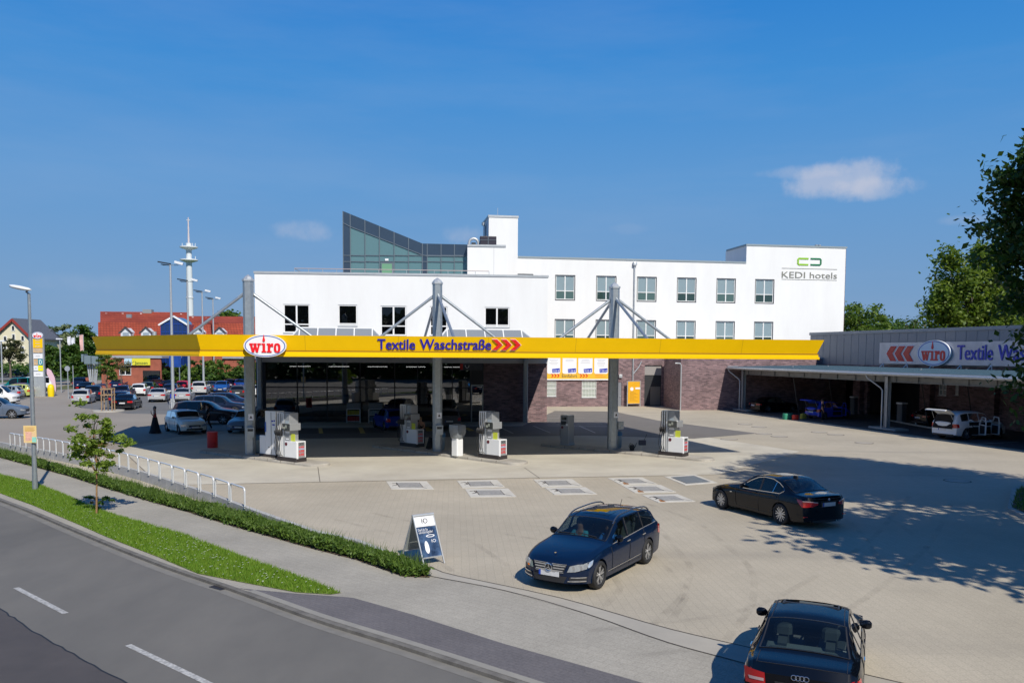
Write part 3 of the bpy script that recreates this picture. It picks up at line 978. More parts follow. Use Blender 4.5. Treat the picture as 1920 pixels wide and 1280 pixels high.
# near trees on the right edge: their shade lies over the forecourt
make_tree('oak_tree', 'tall dark leafed tree at the right edge with ragged branch ends', (19.6 * XS, 30.5 * YS, 0), 16,
          [(.2, 0, 9.6, 3.9, 3.8, 4.8), (-2.6, -.6, 4.6, .7, .9, 2.2), (-2.6, .5, 9.6, 1.9, 2, 1.3), (-2.0, 0, 11.6, 1.8, 2, 1.2), (-.5, 0, 7.0, 2.0, 2.4, 1.5), (2.8, -1, 8.2, 3, 3, 4), (1.6, 0, 12.6, 2, 2.2, 2), (-.6, -.6, 3.9, 1.6, 1.3, 2.2), (.6, 0, 5.6, 1.6, 1.6, 1.2)],
          52000, .14, LF_dark, M_bark, r=.3, limbs=44, seed=101, gap=.4)
make_tree('oak_tree', 'second tall tree outside the right edge shading the forecourt', (22.6, 22, 0), 18.5,
          [(0, 0, 12.5, 5.6, 5.0, 4.5), (-3.4, 0, 13.5, 3, 3.4, 2.8), (2, 2, 9, 4, 4, 3), (0, 0, 16, 3, 3, 2)], 17000, .26, LF_dark, M_bark, r=.35, limbs=24, seed=102, gap=.15)
make_tree('oak_tree', 'third tree outside the right edge nearest the camera', (18.6, 13.4, 0), 15.5,
          [(0, 0, 10.0, 4.8, 4.6, 3.6), (-2.6, 1, 11, 2.8, 3, 2.4), (1.5, -1.5, 8, 3.2, 3, 2.4)], 14000, .25, LF_dark, M_bark, r=.3, limbs=24, seed=103, gap=.25)
# planted island at the right edge
isl = [G(px, py, .12) for px, py in [(1897, 915), (1889, 952), (1925, 968), (2100, 1000), (2300, 960), (2150, 900), (1925, 905)]]
mb = MB(); mb.prism([(p.x, p.y) for p in isl], -.05, .12)
struct(mb.build('island_kerb', M_kerbl))
cx_ = sum(p.x for p in isl) / len(isl); cy_ = sum(p.y for p in isl) / len(isl)
ii = [(cx_ + (p.x - cx_) * .93, cy_ + (p.y - cy_) * .90) for p in isl]
sheet('island_soil', None, .126, M_soil, world=ii)
P = sample_poly(ii, 7000)
struct(fast_mesh('island_grass', blades(P, .126, 0, .16, .03, .9), 3, M_hedge), 'stuff')
# ------------------------------------------------------------------ buildings

def fr2(a, b, z=0.0):
	d = Vector(b) - Vector(a)
	return Fr(a[0], a[1], atan2(d.y, d.x), z)

def th(name, label, cat, fr, group=None):
	return thing(name, label, cat, fr.o, fr.a, group)

M_white = mat('white_render', (.80, .80, .79), .8, col2=(.745, .74, .73), scale=.6, stretch=(1, 1, .25), bump=.05, bscale=50)
M_cap = mat('zinc_cap', (.52, .54, .55), .45, .4, col2=(.44, .46, .47), scale=2)
M_brick = brick_mat('dark_clinker', (.30, .185, .19), (.12, .070, .078), (.19, .165, .165), .36, .11, .013, .65, var=.30, vscale=.6, wall=True, bump=.4, spec=.4)
M_win = mat('window_frame_white', (.78, .78, .77), .5)
M_dark = mat('dark_frame', (.03, .032, .036), .5)
M_gl = glass_mat('window_glass', (.20, .24, .25), see=.9, solid=(.02, .025, .03))
M_glc = mat('curtained_glass', (.22, .30, .33), .12, coat=1, col2=(.12, .18, .20), scale=2.2)
M_galv = mat('galvanised_steel', (.42, .46, .48), .42, .65, col2=(.33, .36, .38), scale=6)
M_galvl = mat('pale_galvanised', (.55, .57, .58), .45, .5, col2=(.46, .48, .50), scale=5)
M_yellow = mat('canopy_yellow', (.88, .53, .0), .5, var=.03, scale=.8, spec=.2)
M_red = mat('sign_red', (.70, .012, .015), .35)
M_blue = mat('sign_blue', (.012, .035, .42), .35)
M_signw = mat('sign_white', (.80, .80, .82), .4)
M_black = mat('rubber_black', (.012, .012, .013), .6)
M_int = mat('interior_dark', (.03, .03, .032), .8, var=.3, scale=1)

SHOP = fr2(G(481, 791), G(1025, 790.5))
SW = SHOP.hit(1025, 790)[0]
ZT = (SHOP.hit(480, 512)[1] + SHOP.hit(1025, 520.5)[1]) / 2
print('SHOP', SHOP.o[:], math.degrees(SHOP.a), SW, 'ztop', SHOP.hit(480, 512)[1], SHOP.hit(1025, 520.5)[1])
ZB = SHOP.hit(760, 680)[1]

shop = th('shop_building', 'white two storey station shop with dark glazed front under the yellow canopy', 'building', SHOP)

def window(parent, u0, u1, z0, z1, v=0.0, split=True, transom=None, m_frame=M_win, m_glass=M_gl, inset=.10, name='window', m_low=None, fw=.07, lab=None, sill=True):
	"""frame, panes and sill as one window part with sub-parts; the wall has a real opening behind"""
	mb = MB(); f = fw; y0, y1 = v + inset - .05, v + inset + .03
	mb.box(u0, u0 + f, y0, y1, z0, z1); mb.box(u1 - f, u1, y0, y1, z0, z1)
	mb.box(u0 + f, u1 - f, y0, y1, z1 - f, z1); mb.box(u0 + f, u1 - f, y0, y1, z0, z0 + f)
	cols = [(u0 + f, u1 - f)]
	if split:
		mid = (u0 + u1) / 2
		mb.box(mid - f * .7, mid + f * .7, y0, y1, z0 + f, z1 - f)
		cols = [(u0 + f, mid - f * .7), (mid + f * .7, u1 - f)]
	if transom is not None:
		zt = lerp(z0, z1, transom)
		for a, b in cols:
			mb.box(a, b, y0, y1, zt - f * .5, zt + f * .5)
	w = mb.build(name, m_frame, parent)
	pn = MB().box(u0 + f * .5, u1 - f * .5, v + inset, v + inset + .012, z0 + f * .5, z1 - f * .5)
	pn.build('pane', m_glass, w)
	if sill:
		MB().box(u0 - .03, u1 + .03, v - .05, v + inset - .052, z0 - .05, z0 + .003).build('sill', M_cap if m_frame is M_win else m_frame, w)
	return w

def wall_with_holes(mb, u0, u1, z0, z1, v, t, holes):
	"""front wall split round rectangular openings (ua,ub,za,zb); thickness t"""
	us = sorted(set([u0, u1] + [h[0] for h in holes] + [h[1] for h in holes]))
	us = [u for u in us if u0 <= u <= u1]
	for a, b in zip(us, us[1:]):
		zs = [(h[2], h[3]) for h in holes if h[0] <= a + 1e-6 and h[1] >= b - 1e-6]
		zs.sort(); z = z0
		for za, zb in zs:
			if za > z + 1e-5:
				mb.box(a, b, v, v + t, z, za)
			z = max(z, zb)
		if z < z1 - 1e-5:
			mb.box(a, b, v, v + t, z, z1)

def px_rect(fr, x0, y0, x1, y1, v=0.0):
	ua, za = fr.hit(x0, y0, v); ub, zb = fr.hit(x1, y1, v)
	return min(ua, ub), max(ua, ub), min(za, zb), max(za, zb)

# --- shop: white upper storey with five windows
swin = [(531, 570, 581, 624), (634, 571, 670, 611), (713.5, 573, 762, 629), (806, 574, 839, 629), (908.6, 575.6, 955, 613.6)]
rects = [px_rect(SHOP, *w_) for w_ in swin]
mb = MB()
wall_with_holes(mb, 0, SW, ZB, ZT, 0, .3, rects)
mb.box(0, .3, .302, 13, 0, ZT); mb.box(SW - .3, SW, .302, 13, ZB, ZT); mb.box(0, SW, 13, 13.3, 0, ZT)
mb.build('upper_wall', M_white, shop)
MB().box(.3, SW - .3, .3, 13, ZT - .35, ZT - .2).build('flat_roof', mat('roof_gravel', (.4, .4, .38), .9), shop)
MB().box(-.06, SW + .06, -.06, .36, ZT, ZT + .16).build('parapet_cap', M_cap, shop)
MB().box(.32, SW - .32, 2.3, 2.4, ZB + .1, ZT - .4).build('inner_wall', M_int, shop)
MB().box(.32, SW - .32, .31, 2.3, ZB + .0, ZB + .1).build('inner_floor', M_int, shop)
for i, r in enumerate(rects):
	window(shop, r[0] + .005, r[1] - .005, r[2] + .005, r[3] - .005, split=i != 1, transom=[.30, .10, .32, .32, .10][i], fw=.085)

# --- shop ground floor: dark glazing, brick pier on the right
ug0 = SHOP.hit(497, 700)[0]; ug1 = SHOP.hit(882, 700)[0]; ud1 = SHOP.hit(907, 700)[0]
mb = MB()
mb.box(ud1, SW, -.004, .30, 0, ZB); mb.box(SW - .3, SW - .002, .302, 13, 0, ZB)
mb.build('brick_wall', M_brick, shop)
M_shopg = glass_mat('shop_glass', (.36, .37, .38), ior=2.3, see=.9, solid=(.008, .009, .011))
mb = MB()
mull = [497, 557, 613, 675, 740, 783, 848, 882]
us = [SHOP.hit(x, 700)[0] for x in mull]
for u in us:
	mb.box(u - .04, u + .04, -.02, .12, .12, ZB)
mb.box(us[0] - .04, us[-1] + .04, -.025, .13, .0, .12)
for a, b in zip(us, us[1:]):
	mb.box(a + .04, b - .04, -.02, .10, 2.62, 2.70)
mb.box(.0, us[0] - .04, 0, .3, 0, ZB)
mb.build('shopfront_frame', M_dark, shop)
for a, b in zip(us, us[1:]):
	MB().box(a + .04, b - .04, .04, .055, .12, 2.62).build('shopfront_pane', M_shopg, shop)
	MB().box(a + .04, b - .04, .04, .055, 2.70, ZB).build('shopfront_pane', M_shopg, shop)
# door
mb = MB(); d0, d1 = us[-1] + .05, ud1 - .02
mb.box(d0, d0 + .09, -.03, .1, 0, 2.9); mb.box(d1 - .09, d1, -.03, .1, 0, 2.9); mb.box(d0 + .09, d1 - .09, -.03, .1, 2.8, 2.9)
dr = mb.build('door', M_galv, shop)
MB().box(d0 + .09, d1 - .09, .03, .045, .0, 2.8).build('pane', M_shopg, dr)
MB().box(d0, d1, .0, .2, 2.902, ZB).build('door_panel', M_dark, shop)
# inside
mb = MB(); mb.box(.3, SW - .3, 6.5, 6.6, 0, ZB); mb.build('shop_back_wall', mat('shop_back', (.16, .15, .15), .8, var=.6, scale=.7), shop)
MB().box(.3, SW - .3, .14, 6.5, 0, .02).build('shop_floor', mat('shop_tiles', (.10, .10, .10), .3), shop)
M_tube = mat('lamp_tube', (.9, .9, .9), .5, emit=(1, .96, .9), emis=5)
for k in range(5):
	u = lerp(us[0] + 1.5, us[-1] - 2, k / 4)
	MB().obox((u, 2.0, ZB - .35), (u + 1.5, 2.6, ZB - .35), .08, .05).build('ceiling_lamp', M_tube, shop)
rs = random.Random(3)
for k in range(9):
	u = lerp(us[0] + .8, us[-1] - .8, k / 8)
	mb = MB(); h = rs.choice([1.1, 1.4, 1.7])
	mb.bbox(u - .6, u + .6, 1.2 + rs.random() * 1.5, 1.7 + rs.random() * 1.3 + .5, .02, h)
	sh = mb.build('shelf_unit', mat('shelf_%d' % (k % 3), [(.30, .28, .26), (.12, .16, .20), (.22, .13, .08)][k % 3], .6, var=.7, scale=4), shop)
# soffit band over the glazing and thin posts
MB().box(us[0] - .1, SW + .02, -.34, -.02, ZB, ZB + .42).build('soffit_band', mat('soffit_grey', (.66, .66, .66), .6), shop)
for x in (488, 985):
	u = SHOP.hit(x, 790, -.55)[0]
	MB().bbox(u - .17, u + .17, -.72, -.38, 0, 5.16, .05).build('porch_post', M_galv, shop)
# bank machine sign
r = px_rect(SHOP, 862, 681, 905, 694, -.1)
mb = MB().box(r[0], r[1], -.16, -.06, r[2], r[3]).build('machine_sign', mat('machine_sign_dark', (.05, .055, .08), .4), shop)
mx = lerp(r[0], r[1], .32)
MB().box(r[0] + .03, r[0] + .25, -.175, -.162, r[2] + .05, r[3] - .05).build('red_panel', M_red, mb)
cb = MB(); q = (r[2] + r[3]) / 2
for s in (-1, 1):
	cb.obox((mx, -.172, q - .12), (mx + s * .14, -.172, q + .02), .05, .05); cb.obox((mx + s * .14, -.172, q + .02), (mx + s * .14, -.172, q + .13), .045, .045)
cb.build('emblem', M_signw, mb)

# --- roof terrace railing
uR0, zR0 = SHOP.hit(552, 503, 4.0); uR1 = SHOP.hit(917, 512, 4.0)[0]
rail = thing('terrace_railing', 'thin steel railing along the roof terrace of the white shop building', 'railing', SHOP.w(0, 4.0, ZT), SHOP.a)
zr = zR0 - ZT
mb = MB(); mb.tube([(uR0, 0, zr), (uR1, 0, zr)], .035, 6); mb.build('top_rail', mat('rail_copperish', (.5, .42, .40), .35, .5), rail)
mb = MB(); nb = 15
for k in range(nb):
	u = lerp(uR0, uR1, k / (nb - 1)); mb.tube([(u, 0, -.3), (u, 0, zr - .03)], .022, 6)
for z in (zr * .33, zr * .66):
	mb.tube([(uR0, 0, z), (uR1, 0, z)], .010, 5)
mb.tube([(uR0, 0, zr), (uR0, 5, zr)], .03, 6)
mb.build('rail_posts', M_galvl, rail)

# --- glazed penthouse
PV = 12.0
pent = thing('penthouse', 'dark framed glass penthouse with a steeply rising roof edge', 'building', SHOP.w(0, PV, 0), SHOP.a)
PF = Fr(*SHOP.w(0, PV).xy, SHOP.a)
M_span = mat('spandrel_blue', (.035, .055, .085), .25, coat=.6, var=.08, scale=.6)
M_teal = glass_mat('teal_glass', (.40, .60, .60), see=.45, solid=(.20, .37, .40), ior=1.5)
M_mul = mat('mullion_grey', (.12, .15, .18), .4)
cols_x = [643.5, 657, 684.5, 711.5, 739, 766, 792, 801, 827, 852, 876]

def ph(x, y):
	return PF.hit(x, y)

def yt(x): return interp(x, [(643.5, 396), (792, 456.5), (876, 458.5)])
def ys(x): return interp(x, [(643.5, 418), (657, 425), (792, 478), (801, 480), (876, 480.5)])

ul, zl = ph(643.5, 396); ur, zrr = ph(876, 458.5); uk, zk = ph(792, 456.5)
zbase = ZT - .3
side_d = 9.0
mb = MB()
# body behind the glass: roof, back and sides
mb.xprism([(ul, zbase), (ur, zbase), (ur, zrr), (uk, zk), (ul, zl)], side_d, side_d + .2)
roofm = MB()
roofm.add([(ul, .0, zl), (uk, .0, zk), (uk, side_d, zk), (ul, side_d, zl - 1.2)], [(0, 1, 2, 3)])
roofm.add([(uk, .0, zk), (ur, .0, zrr), (ur, side_d, zrr), (uk, side_d, zk)], [(0, 1, 2, 3)])
mb.build('back_wall', M_span, pent); roofm.build('roof', M_span, pent)
MB().box(ul, ur, .2, side_d, zbase, zbase + .08).build('floor', mat('terrace_floor', (.3, .33, .32), .8), pent)
MB().box(ul + .5, ur, 4.5, 4.6, zbase + .08, zrr - .5).build('inner_wall', mat('inner_teal', (.32, .45, .47), .8), pent)
mul = MB()
for i, (a, b) in enumerate(zip(cols_x, cols_x[1:])):
	ua, ub = ph(a, 470)[0], ph(b, 470)[0]
	dark_col = i in (0, 6)
	za, zb_ = ph(a, yt(a))[1], ph(b, yt(b))[1]; sa, sb = ph(a, ys(a))[1], ph(b, ys(b))[1]
	if dark_col:
		MB().xprism([(ua, zbase), (ub, zbase), (ub, zb_), (ua, za)], .0, .08).build('dark_panel', M_span, pent)
	else:
		MB().xprism([(ua, sa), (ub, sb), (ub, zb_), (ua, za)], .0, .08).build('dark_panel', M_span, pent)
		MB().xprism([(ua, zbase), (ub, zbase), (ub, sb), (ua, sa)], .03, .05).build('pane', M_teal, pent)
	mul.box(ua - .035, ua + .035, -.06, -.002, zbase, za)
	for yy in (479, 490.5):
		z = ph((a + b) / 2, yy)[1]
		mul.box(ua + .035, ub - .035, -.05, -.003, z - .03, z + .03)
	mul.obox((ua, -.03, sa), (ub, -.03, sb), .06, .06)
mul.build('mullion_grid', M_mul, pent)
# raking side, dark
mb = MB(); mb.add([(ul, 0, zbase), (ul, side_d, zbase), (ul, side_d, zl - 1.2), (ul, 0, zl)], [(0, 3, 2, 1)]); mb.build('side_wall', M_span, pent)
# door in the glass
a = px_rect(PF, 714, 492, 739, 520)
MB().box(a[0], a[1], -.09, -.07, zbase, a[3]).build('door', M_mul, pent)
b_ = px_rect(PF, 716, 494.5, 735, 512)
MB().box(b_[0], b_[1], -.11, -.092, zbase, b_[3]).build('door_pane', mat('door_green', (.16, .33, .20), .2), pent)
b_ = px_rect(PF, 722, 485, 728.5, 489)
MB().box(b_[0], b_[1], -.09, -.07, b_[2], b_[3]).build('exit_lamp', M_signw, pent)
# terrace seats
for k, (x, lab) in enumerate([(575.5, 'dark seat on the roof terrace nearest the railing end'), (689, 'dark folded chair on the terrace left of the glass door'), (767.5, 'low dark bench on the terrace right of the glass door')]):
	t = thing('terrace_chair', lab, 'chair', SHOP.w(SHOP.hit(x, 515, 7)[0], 7, ZT - .2), SHOP.a)
	MB().bbox(-.35, .35, -.25, .25, .45, .52).build('seat', M_dark, t)
	MB().bbox(-.35, .35, .2, .26, .52, .95 if k != 2 else .7).build('backrest', M_dark, t)
	for su in (-1, 1):
		for sv in (-1, 1):
			MB().box(su * .3 - .02, su * .3 + .02, sv * .2 - .02, sv * .2 + .02, 0, .45).build('leg', M_dark, t)

# --- low plant block and lift tower on the roof
BV = 11.0
BF = Fr(*SHOP.w(0, BV).xy, SHOP.a)
r = px_rect(BF, 876.5, 462, 950, 520)
plant = thing('roof_block', 'low white rooftop block joining the glass penthouse to the stair tower', 'building', BF.o, BF.a)
MB().box(r[0], r[1], 0, 5, zbase, r[3]).build('wall', M_white, plant)
MB().box(r[0] - .0, BF.hit(948.5, 463)[0], -.08, 5.05, r[3], r[3] + .18).build('roof_edge', M_cap, plant)
uj = BF.hit(926, 480)[0]
MB().box(uj - .015, uj + .015, -.006, .0, zbase, r[3] - .01).build('panel_joint', mat('joint_grey', (.45, .45, .45), .8), plant)
zac = r[3] + .18
ac = thing('cooling_unit', 'black ribbed cooling unit on the low roof block beside the tower', 'cooling unit', BF.w(BF.hit(915, 450, 1)[0], 1.0, zac), BF.a)
MB().bbox(-.75, .75, -.4, .4, .08, .85, .05).build('housing', mat('unit_black', (.02, .016, .03), .5), ac)
mb = MB(); mb.box(-.74, .74, -.43, -.402, .48, .52); mb.box(-.03, .03, -.43, -.402, .12, .82); mb.build('grille_bar', M_mul, ac)
mb = MB(); [mb.box(u - .05, u + .05, -.3, .3, 0, .08) for u in (-.6, .6)]; mb.build('foot', M_galv, ac)
dc = thing('ventilation_duct', 'curved pale ventilation duct arching beside the black cooling unit', 'duct', BF.w(BF.hit(888, 455, 1)[0], 1.0, zac), BF.a)
mb = MB(); mb.tube([(-.42, 0, 0)] + [(-.42 * cos(t), 0, .25 + .42 * sin(t)) for t in [i * pi / 8 for i in range(9)]] + [(.42, 0, 0)], .12, 8); mb.build('duct_bend', M_galvl, dc, smooth=60)
MB().box(-.2, .2, -.08, .08, 0, .3).build('duct_box', M_dark, dc)

# --- hotel
HOT = Fr(*G(1080, 761.7).xy, R(9.0))
hz1, hz2 = HOT.hit(975, 484.5)[1], HOT.hit(1395, 493)[1]
print('HOTEL z', hz1, hz2, 'tall', HOT.hit(1400, 460)[1], HOT.hit(1585, 465)[1], 'u', HOT.hit(1585, 600)[0])
HZ = (hz1 + hz2) / 2
hz3 = (HOT.hit(1400, 461)[1] + HOT.hit(1584, 465.5)[1]) / 2
hu0 = HOT.hit(930, 600)[0]; hut = HOT.hit(1399.5, 480)[0]; hu1 = HOT.hit(1583, 560)[0]
hotel = th('hotel_building', 'long white hotel block with dark framed windows and a brick ground floor', 'building', HOT)
cx6 = [(1042, 1077.3, 516, 561), (1119, 1154.4, 517.6, 563), (1195.5, 1229.8, 519, 564.5), (1270.6, 1304.3, 521, 566), (1344.7, 1377.8, 522.5, 567), (1417, 1450, 524, 568)]
cy2 = [598, 600, 600.8, 601.8, 602.8, 603.6]
rects = []
for i, (x0, x1, y0, y1) in enumerate(cx6):
	a = px_rect(HOT, x0, y0, x1, y1); rects.append(a)
zt_up = sum(a[3] for a in rects) / 6; zb_up = sum(a[2] for a in rects) / 6
zt_lo = sum(HOT.hit(c[0], y)[1] for c, y in zip(cx6, cy2)) / 6
R6 = [(a[0], a[1], zb_up, zt_up) for a in rects] + [(a[0], a[1], zt_lo - (zt_up - zb_up), zt_lo) for a in rects]
r0 = px_rect(HOT, 969, 514, 998.5, 545)
R6.append(r0)
ZH = 5.25
mb = MB()
wall_with_holes(mb, hu0, hut, ZH, HZ, 0, .3, [r for r in R6 if r[1] < hut])
wall_with_holes(mb, hut, hu1, ZH, hz3, 0, .3, [r for r in R6 if r[0] > hut])
mb.box(hut, hut + .3, .302, 5.0, HZ - .5, hz3)
mb.box(hut, hu1, 5.0, 5.3, HZ - .5, hz3)
mb.box(hu0, hu1, 14, 14.3, 0, HZ - .02)
mb.build('white_wall', M_white, hotel)
MB().box(hu1, hu1 + .06, .02, 14, 0, hz3 - .1).build('brick_end_wall', M_brick, hotel)
MB().box(hu0, hut, .3, 14, HZ - .4, HZ - .2).build('flat_roof', mat('roof_gravel', (.4, .4, .38), .9), hotel)
mb = MB(); mb.box(hu0, hut - .02, -.06, .36, HZ, HZ + .18); mb.box(hut - .06, hu1 + .12, -.06, .36, hz3, hz3 + .18); mb.box(hut - .08, hut + .36, .362, 5.0, hz3, hz3 + .18)
mb.build('parapet_cap', mat('cap_slate', (.30, .35, .37), .45, .3), hotel)
# curtains just behind the panes
M_hlow = [glass_mat('low_glass', (.4, .5, .5), ior=1.55, see=.5, solid=(.16, .27, .25)), glass_mat('low_glass_dark', (.3, .4, .4), ior=1.55, see=.5, solid=(.07, .13, .12))]
M_curt = mat('curtain_voile', (.72, .82, .82), .9, col2=(.55, .68, .70), scale=1.1)
M_hgl = glass_mat('hotel_glass', (.80, .90, .90), ior=1.55, see=.62, solid=(.62, .78, .82))
for i, r in enumerate(R6):
	w = window(hotel, r[0] + .006, r[1] - .006, r[2] + .006, r[3] - .006, transom=.36, m_frame=M_win, m_glass=M_hgl, fw=.075, inset=.12, sill=False)
	fr = MB(); q = .05
	fr.box(r[0] - q, r[0] + .004, -.02, .04, r[2] - q * 1.6, r[3] + q); fr.box(r[1] - .004, r[1] + q, -.02, .04, r[2] - q * 1.6, r[3] + q)
	fr.box(r[0] + .004, r[1] - .004, -.02, .04, r[3] - .004, r[3] + q); fr.box(r[0] + .004, r[1] - .004, -.03, .04, r[2] - q * 1.6, r[2] + .004)
	fr.build('reveal', M_dark, w)
	MB().box(r[0] + .05, r[1] - .05, .105, .117, r[2] + .05, lerp(r[2], r[3], .36) - .03).build('lower_pane', M_hlow[i % 2], w)
	# pleated curtain
	mb = MB(); n = 34; vs = []; fs = []
	a0, a1 = r[0] + .02, r[1] - .02
	gapc = (.46, .54) if i in (0, 6, 10) else None
	for k in range(n + 1):
		u = lerp(a0, a1, k / n); v = .24 + .05 * sin(k * 1.9 + i)
		vs += [(u, v, r[2] - .05), (u, v, r[3] + .05)]
	for k in range(n):
		if gapc and (.30 if i != 10 else .2) < k / n < (.52 if i != 10 else .42):
			continue
		fs.append((2 * k, 2 * k + 2, 2 * k + 3, 2 * k + 1))
	mb.add(vs, fs); mb.build('curtain', M_curt, w)
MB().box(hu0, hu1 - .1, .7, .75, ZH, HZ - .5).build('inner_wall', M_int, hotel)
# brick ground floor
bw = [px_rect(HOT, 1024.5, 714, 1043, 743), px_rect(HOT, 1091, 714, 1118, 745)]
dr_ = px_rect(HOT, 1142, 716, 1165, 762); dr_ = (dr_[0], dr_[1], 0, dr_[3])
rec = px_rect(HOT, 1209, 684, 1240, 760); rec = (rec[0], rec[1], 0, rec[3])
mb = MB(); wall_with_holes(mb, hu0, hu1, 0, ZH, .0, .3, bw + [dr_, rec]); mb.build('brick_wall', M_brick, hotel)
for r in bw:
	w = window(hotel, r[0] + .006, r[1] - .006, r[2] + .006, r[3] - .006, split=False, transom=.55, m_glass=mat('blind_glass', (.45, .50, .44), .2, coat=.6), inset=.08)
	mb = MB(); n = 9
	for k in range(n + 1):
		u = lerp(r[0] + .05, r[1] - .05, k / n); mb.tube([(u, -.03, r[2] + .03), (u, -.03, r[3] - .03)], .018, 5)
	for z in (.25, .5, .78):
		mb.tube([(r[0], -.03, lerp(r[2], r[3], z)), (r[1], -.03, lerp(r[2], r[3], z))], .015, 5)
	mb.build('window_bars', M_win, w)
d = MB().box(dr_[0], dr_[1], .06, .1, 0, dr_[3]).build('door', mat('door_grey', (.20, .205, .23), .5), hotel)
MB().box(dr_[1] - .2, dr_[1] - .1, .0, .055, 1.0, 1.05).build('handle', M_galvl, d)
d = MB().box(rec[0], rec[1], .22, .26, 0, rec[3] - 1.05).build('door', M_dark, hotel)
MB().box(rec[0] + .7, rec[1] - .08, .19, .219, .1, 2.0).build('leaf', mat('door_bronze', (.20, .18, .15), .35), d)
MB().box(rec[0], rec[1], .16, .2, rec[3] - 1.04, rec[3]).build('door_panel', mat('panel_grey', (.30, .28, .27), .6), hotel)
# rain pipe
upx = HOT.hit(1188.5, 560)[0]
mb = MB(); z1 = HOT.hit(1188, 498)[1]
mb.tube([(upx, -.10, z1), (upx, -.10, 3.6), (upx - .0, -.10, .4)], .075, 8); mb.tube([(upx + .02, -.10, 3.3), (upx + .6, -.10, 4.0), (upx + .9, -.1, 4.6)], .06, 8)
mb.bbox(upx - .2, upx + .2, -.3, -.02, z1, z1 + .35, .04); mb.build('rain_pipe', M_galvl, hotel, smooth=50)
u = HOT.hit(1203, 691)[0]
w_ = MB(); a = px_rect(HOT, 1161, 702, 1167, 708, -.2); w_.bbox(a[0], a[1], -.2, -.005, a[2], a[3]); w_.build('wall_lamp', M_galvl, hotel)
mb = MB(); a = HOT.hit(1056.5, 484)[0]; mb.lathe([(.18, 0), (.18, .3), (.05, .5)], 10, (a, 1, HZ - .2)); mb.build('roof_vent', M_dark, hotel)
mb = MB(); a = HOT.hit(1553, 466)[0]
for q in (-.16, .2):
	mb.lathe([(.14, 0), (.14, .62), (.17, .62), (.17, .7)], 10, (a + q, 2.2, hz3 - .1))
mb.build('roof_vent', M_galvl, hotel)
# hotel logo
M_lg1 = mat('logo_green', (.25, .50, .02), .5); M_lg2 = mat('logo_dark_green', (.01, .16, .06), .5); M_lgt = mat('logo_grey', (.20, .20, .17), .6)
hs_ = thing('hotel_lettering', 'green bracket emblem over grey hotel lettering on the tall white wall', 'sign', HOT.o, HOT.a)
a = px_rect(HOT, 1495, 483, 1540, 498.5)
th_ = .17; midu = (a[0] + a[1]) / 2
for s, mm in ((-1, M_lg1), (1, M_lg2)):
	mb = MB(); e = a[0] if s < 0 else a[1]; g = midu + s * .12
	lo, hi = min(e, g), max(e, g)
	ch = .16
	if s < 0:
		mb.xprism([(g, a[3]), (e + ch, a[3]), (e, a[3] - ch), (e, a[2] + ch), (e + ch, a[2]), (g, a[2]), (g, a[2] + th_), (e + th_, a[2] + th_), (e + th_, a[3] - th_), (g, a[3] - th_)], -.05, -.005)
	else:
		mb.xprism([(g, a[3]), (e - ch, a[3]), (e, a[3] - ch), (e, a[2] + ch), (e - ch, a[2]), (g, a[2]), (g, a[2] + th_), (e - th_, a[2] + th_), (e - th_, a[3] - th_), (g, a[3] - th_)], -.05, -.005)
	mb.build('emblem', mm, hs_)
u0_, zb_ = HOT.hit(1465.5, 520.5); u1_ = HOT.hit(1569, 520.5)[0]
text_obj('lettering', 'KEDI hotels', .92, M_lgt, hs_, u0_, -.03, zb_, bold=.006, fit=u1_ - u0_)
for y in (504.0, 524.5):
	z = HOT.hit(1517, y)[1]
	MB().box(u0_, u1_, -.03, -.004, z - .02, z + .02).build('rule', M_lgt, hs_)
# lift tower standing in the hotel front
tw = px_rect(HOT, 916.5, 407, 970.5, 520, -.3)
tower = thing('stair_tower', 'slim white stair tower rising above the hotel roof', 'tower', HOT.o, HOT.a)
MB().box(tw[0], tw[1], -.3, 4.2, HZ - 4, tw[3]).build('wall', M_white, tower)
MB().box(tw[0] - .06, tw[1] + .06, -.36, 4.26, tw[3], tw[3] + .2).build('roof_edge', M_cap, tower)
mb = MB(); mb.tube([(tw[0] - .12, 1.6, HZ + .5), (tw[0] - .12, 1.6, tw[3] - .6), (tw[0] - .4, 1.6, tw[3] - .3)], .09, 8); mb.lathe([(.17, 0), (.17, .3)], 10, (tw[0] - .3, 1.6, tw[3] - .55)); mb.build('rain_pipe', M_galv, tower)
mb = MB(); mb.tube([(tw[0] + 1.2, 2, tw[3]), (tw[0] + 1.2, 2, tw[3] + 1.3)], .02, 5); mb.build('lightning_rod', M_galvl, tower)

# --- brick annex right of the entrance
ANX = Fr(*G(1275, 768.7).xy, R(8.0))
annex = th('brick_annex', 'single storey dark brick annex beside the entrance, half hidden by the wash shelter', 'building', ANX)
MB().box(0, 17, 0, 5.0, 0, 5.0).build('wall', M_brick, annex)
MB().box(-.05, 17.05, -.05, 5.0, 5.0, 5.12).build('roof_edge', M_cap, annex)
mb = MB(); mb.tube([(-.6, -.1, 4.5), (-.12, -.10, 4.48), (.0, -.1, 4.3), (.0, -.10, 0)], .065, 8); mb.build('rain_pipe', M_galvl, annex, smooth=50)

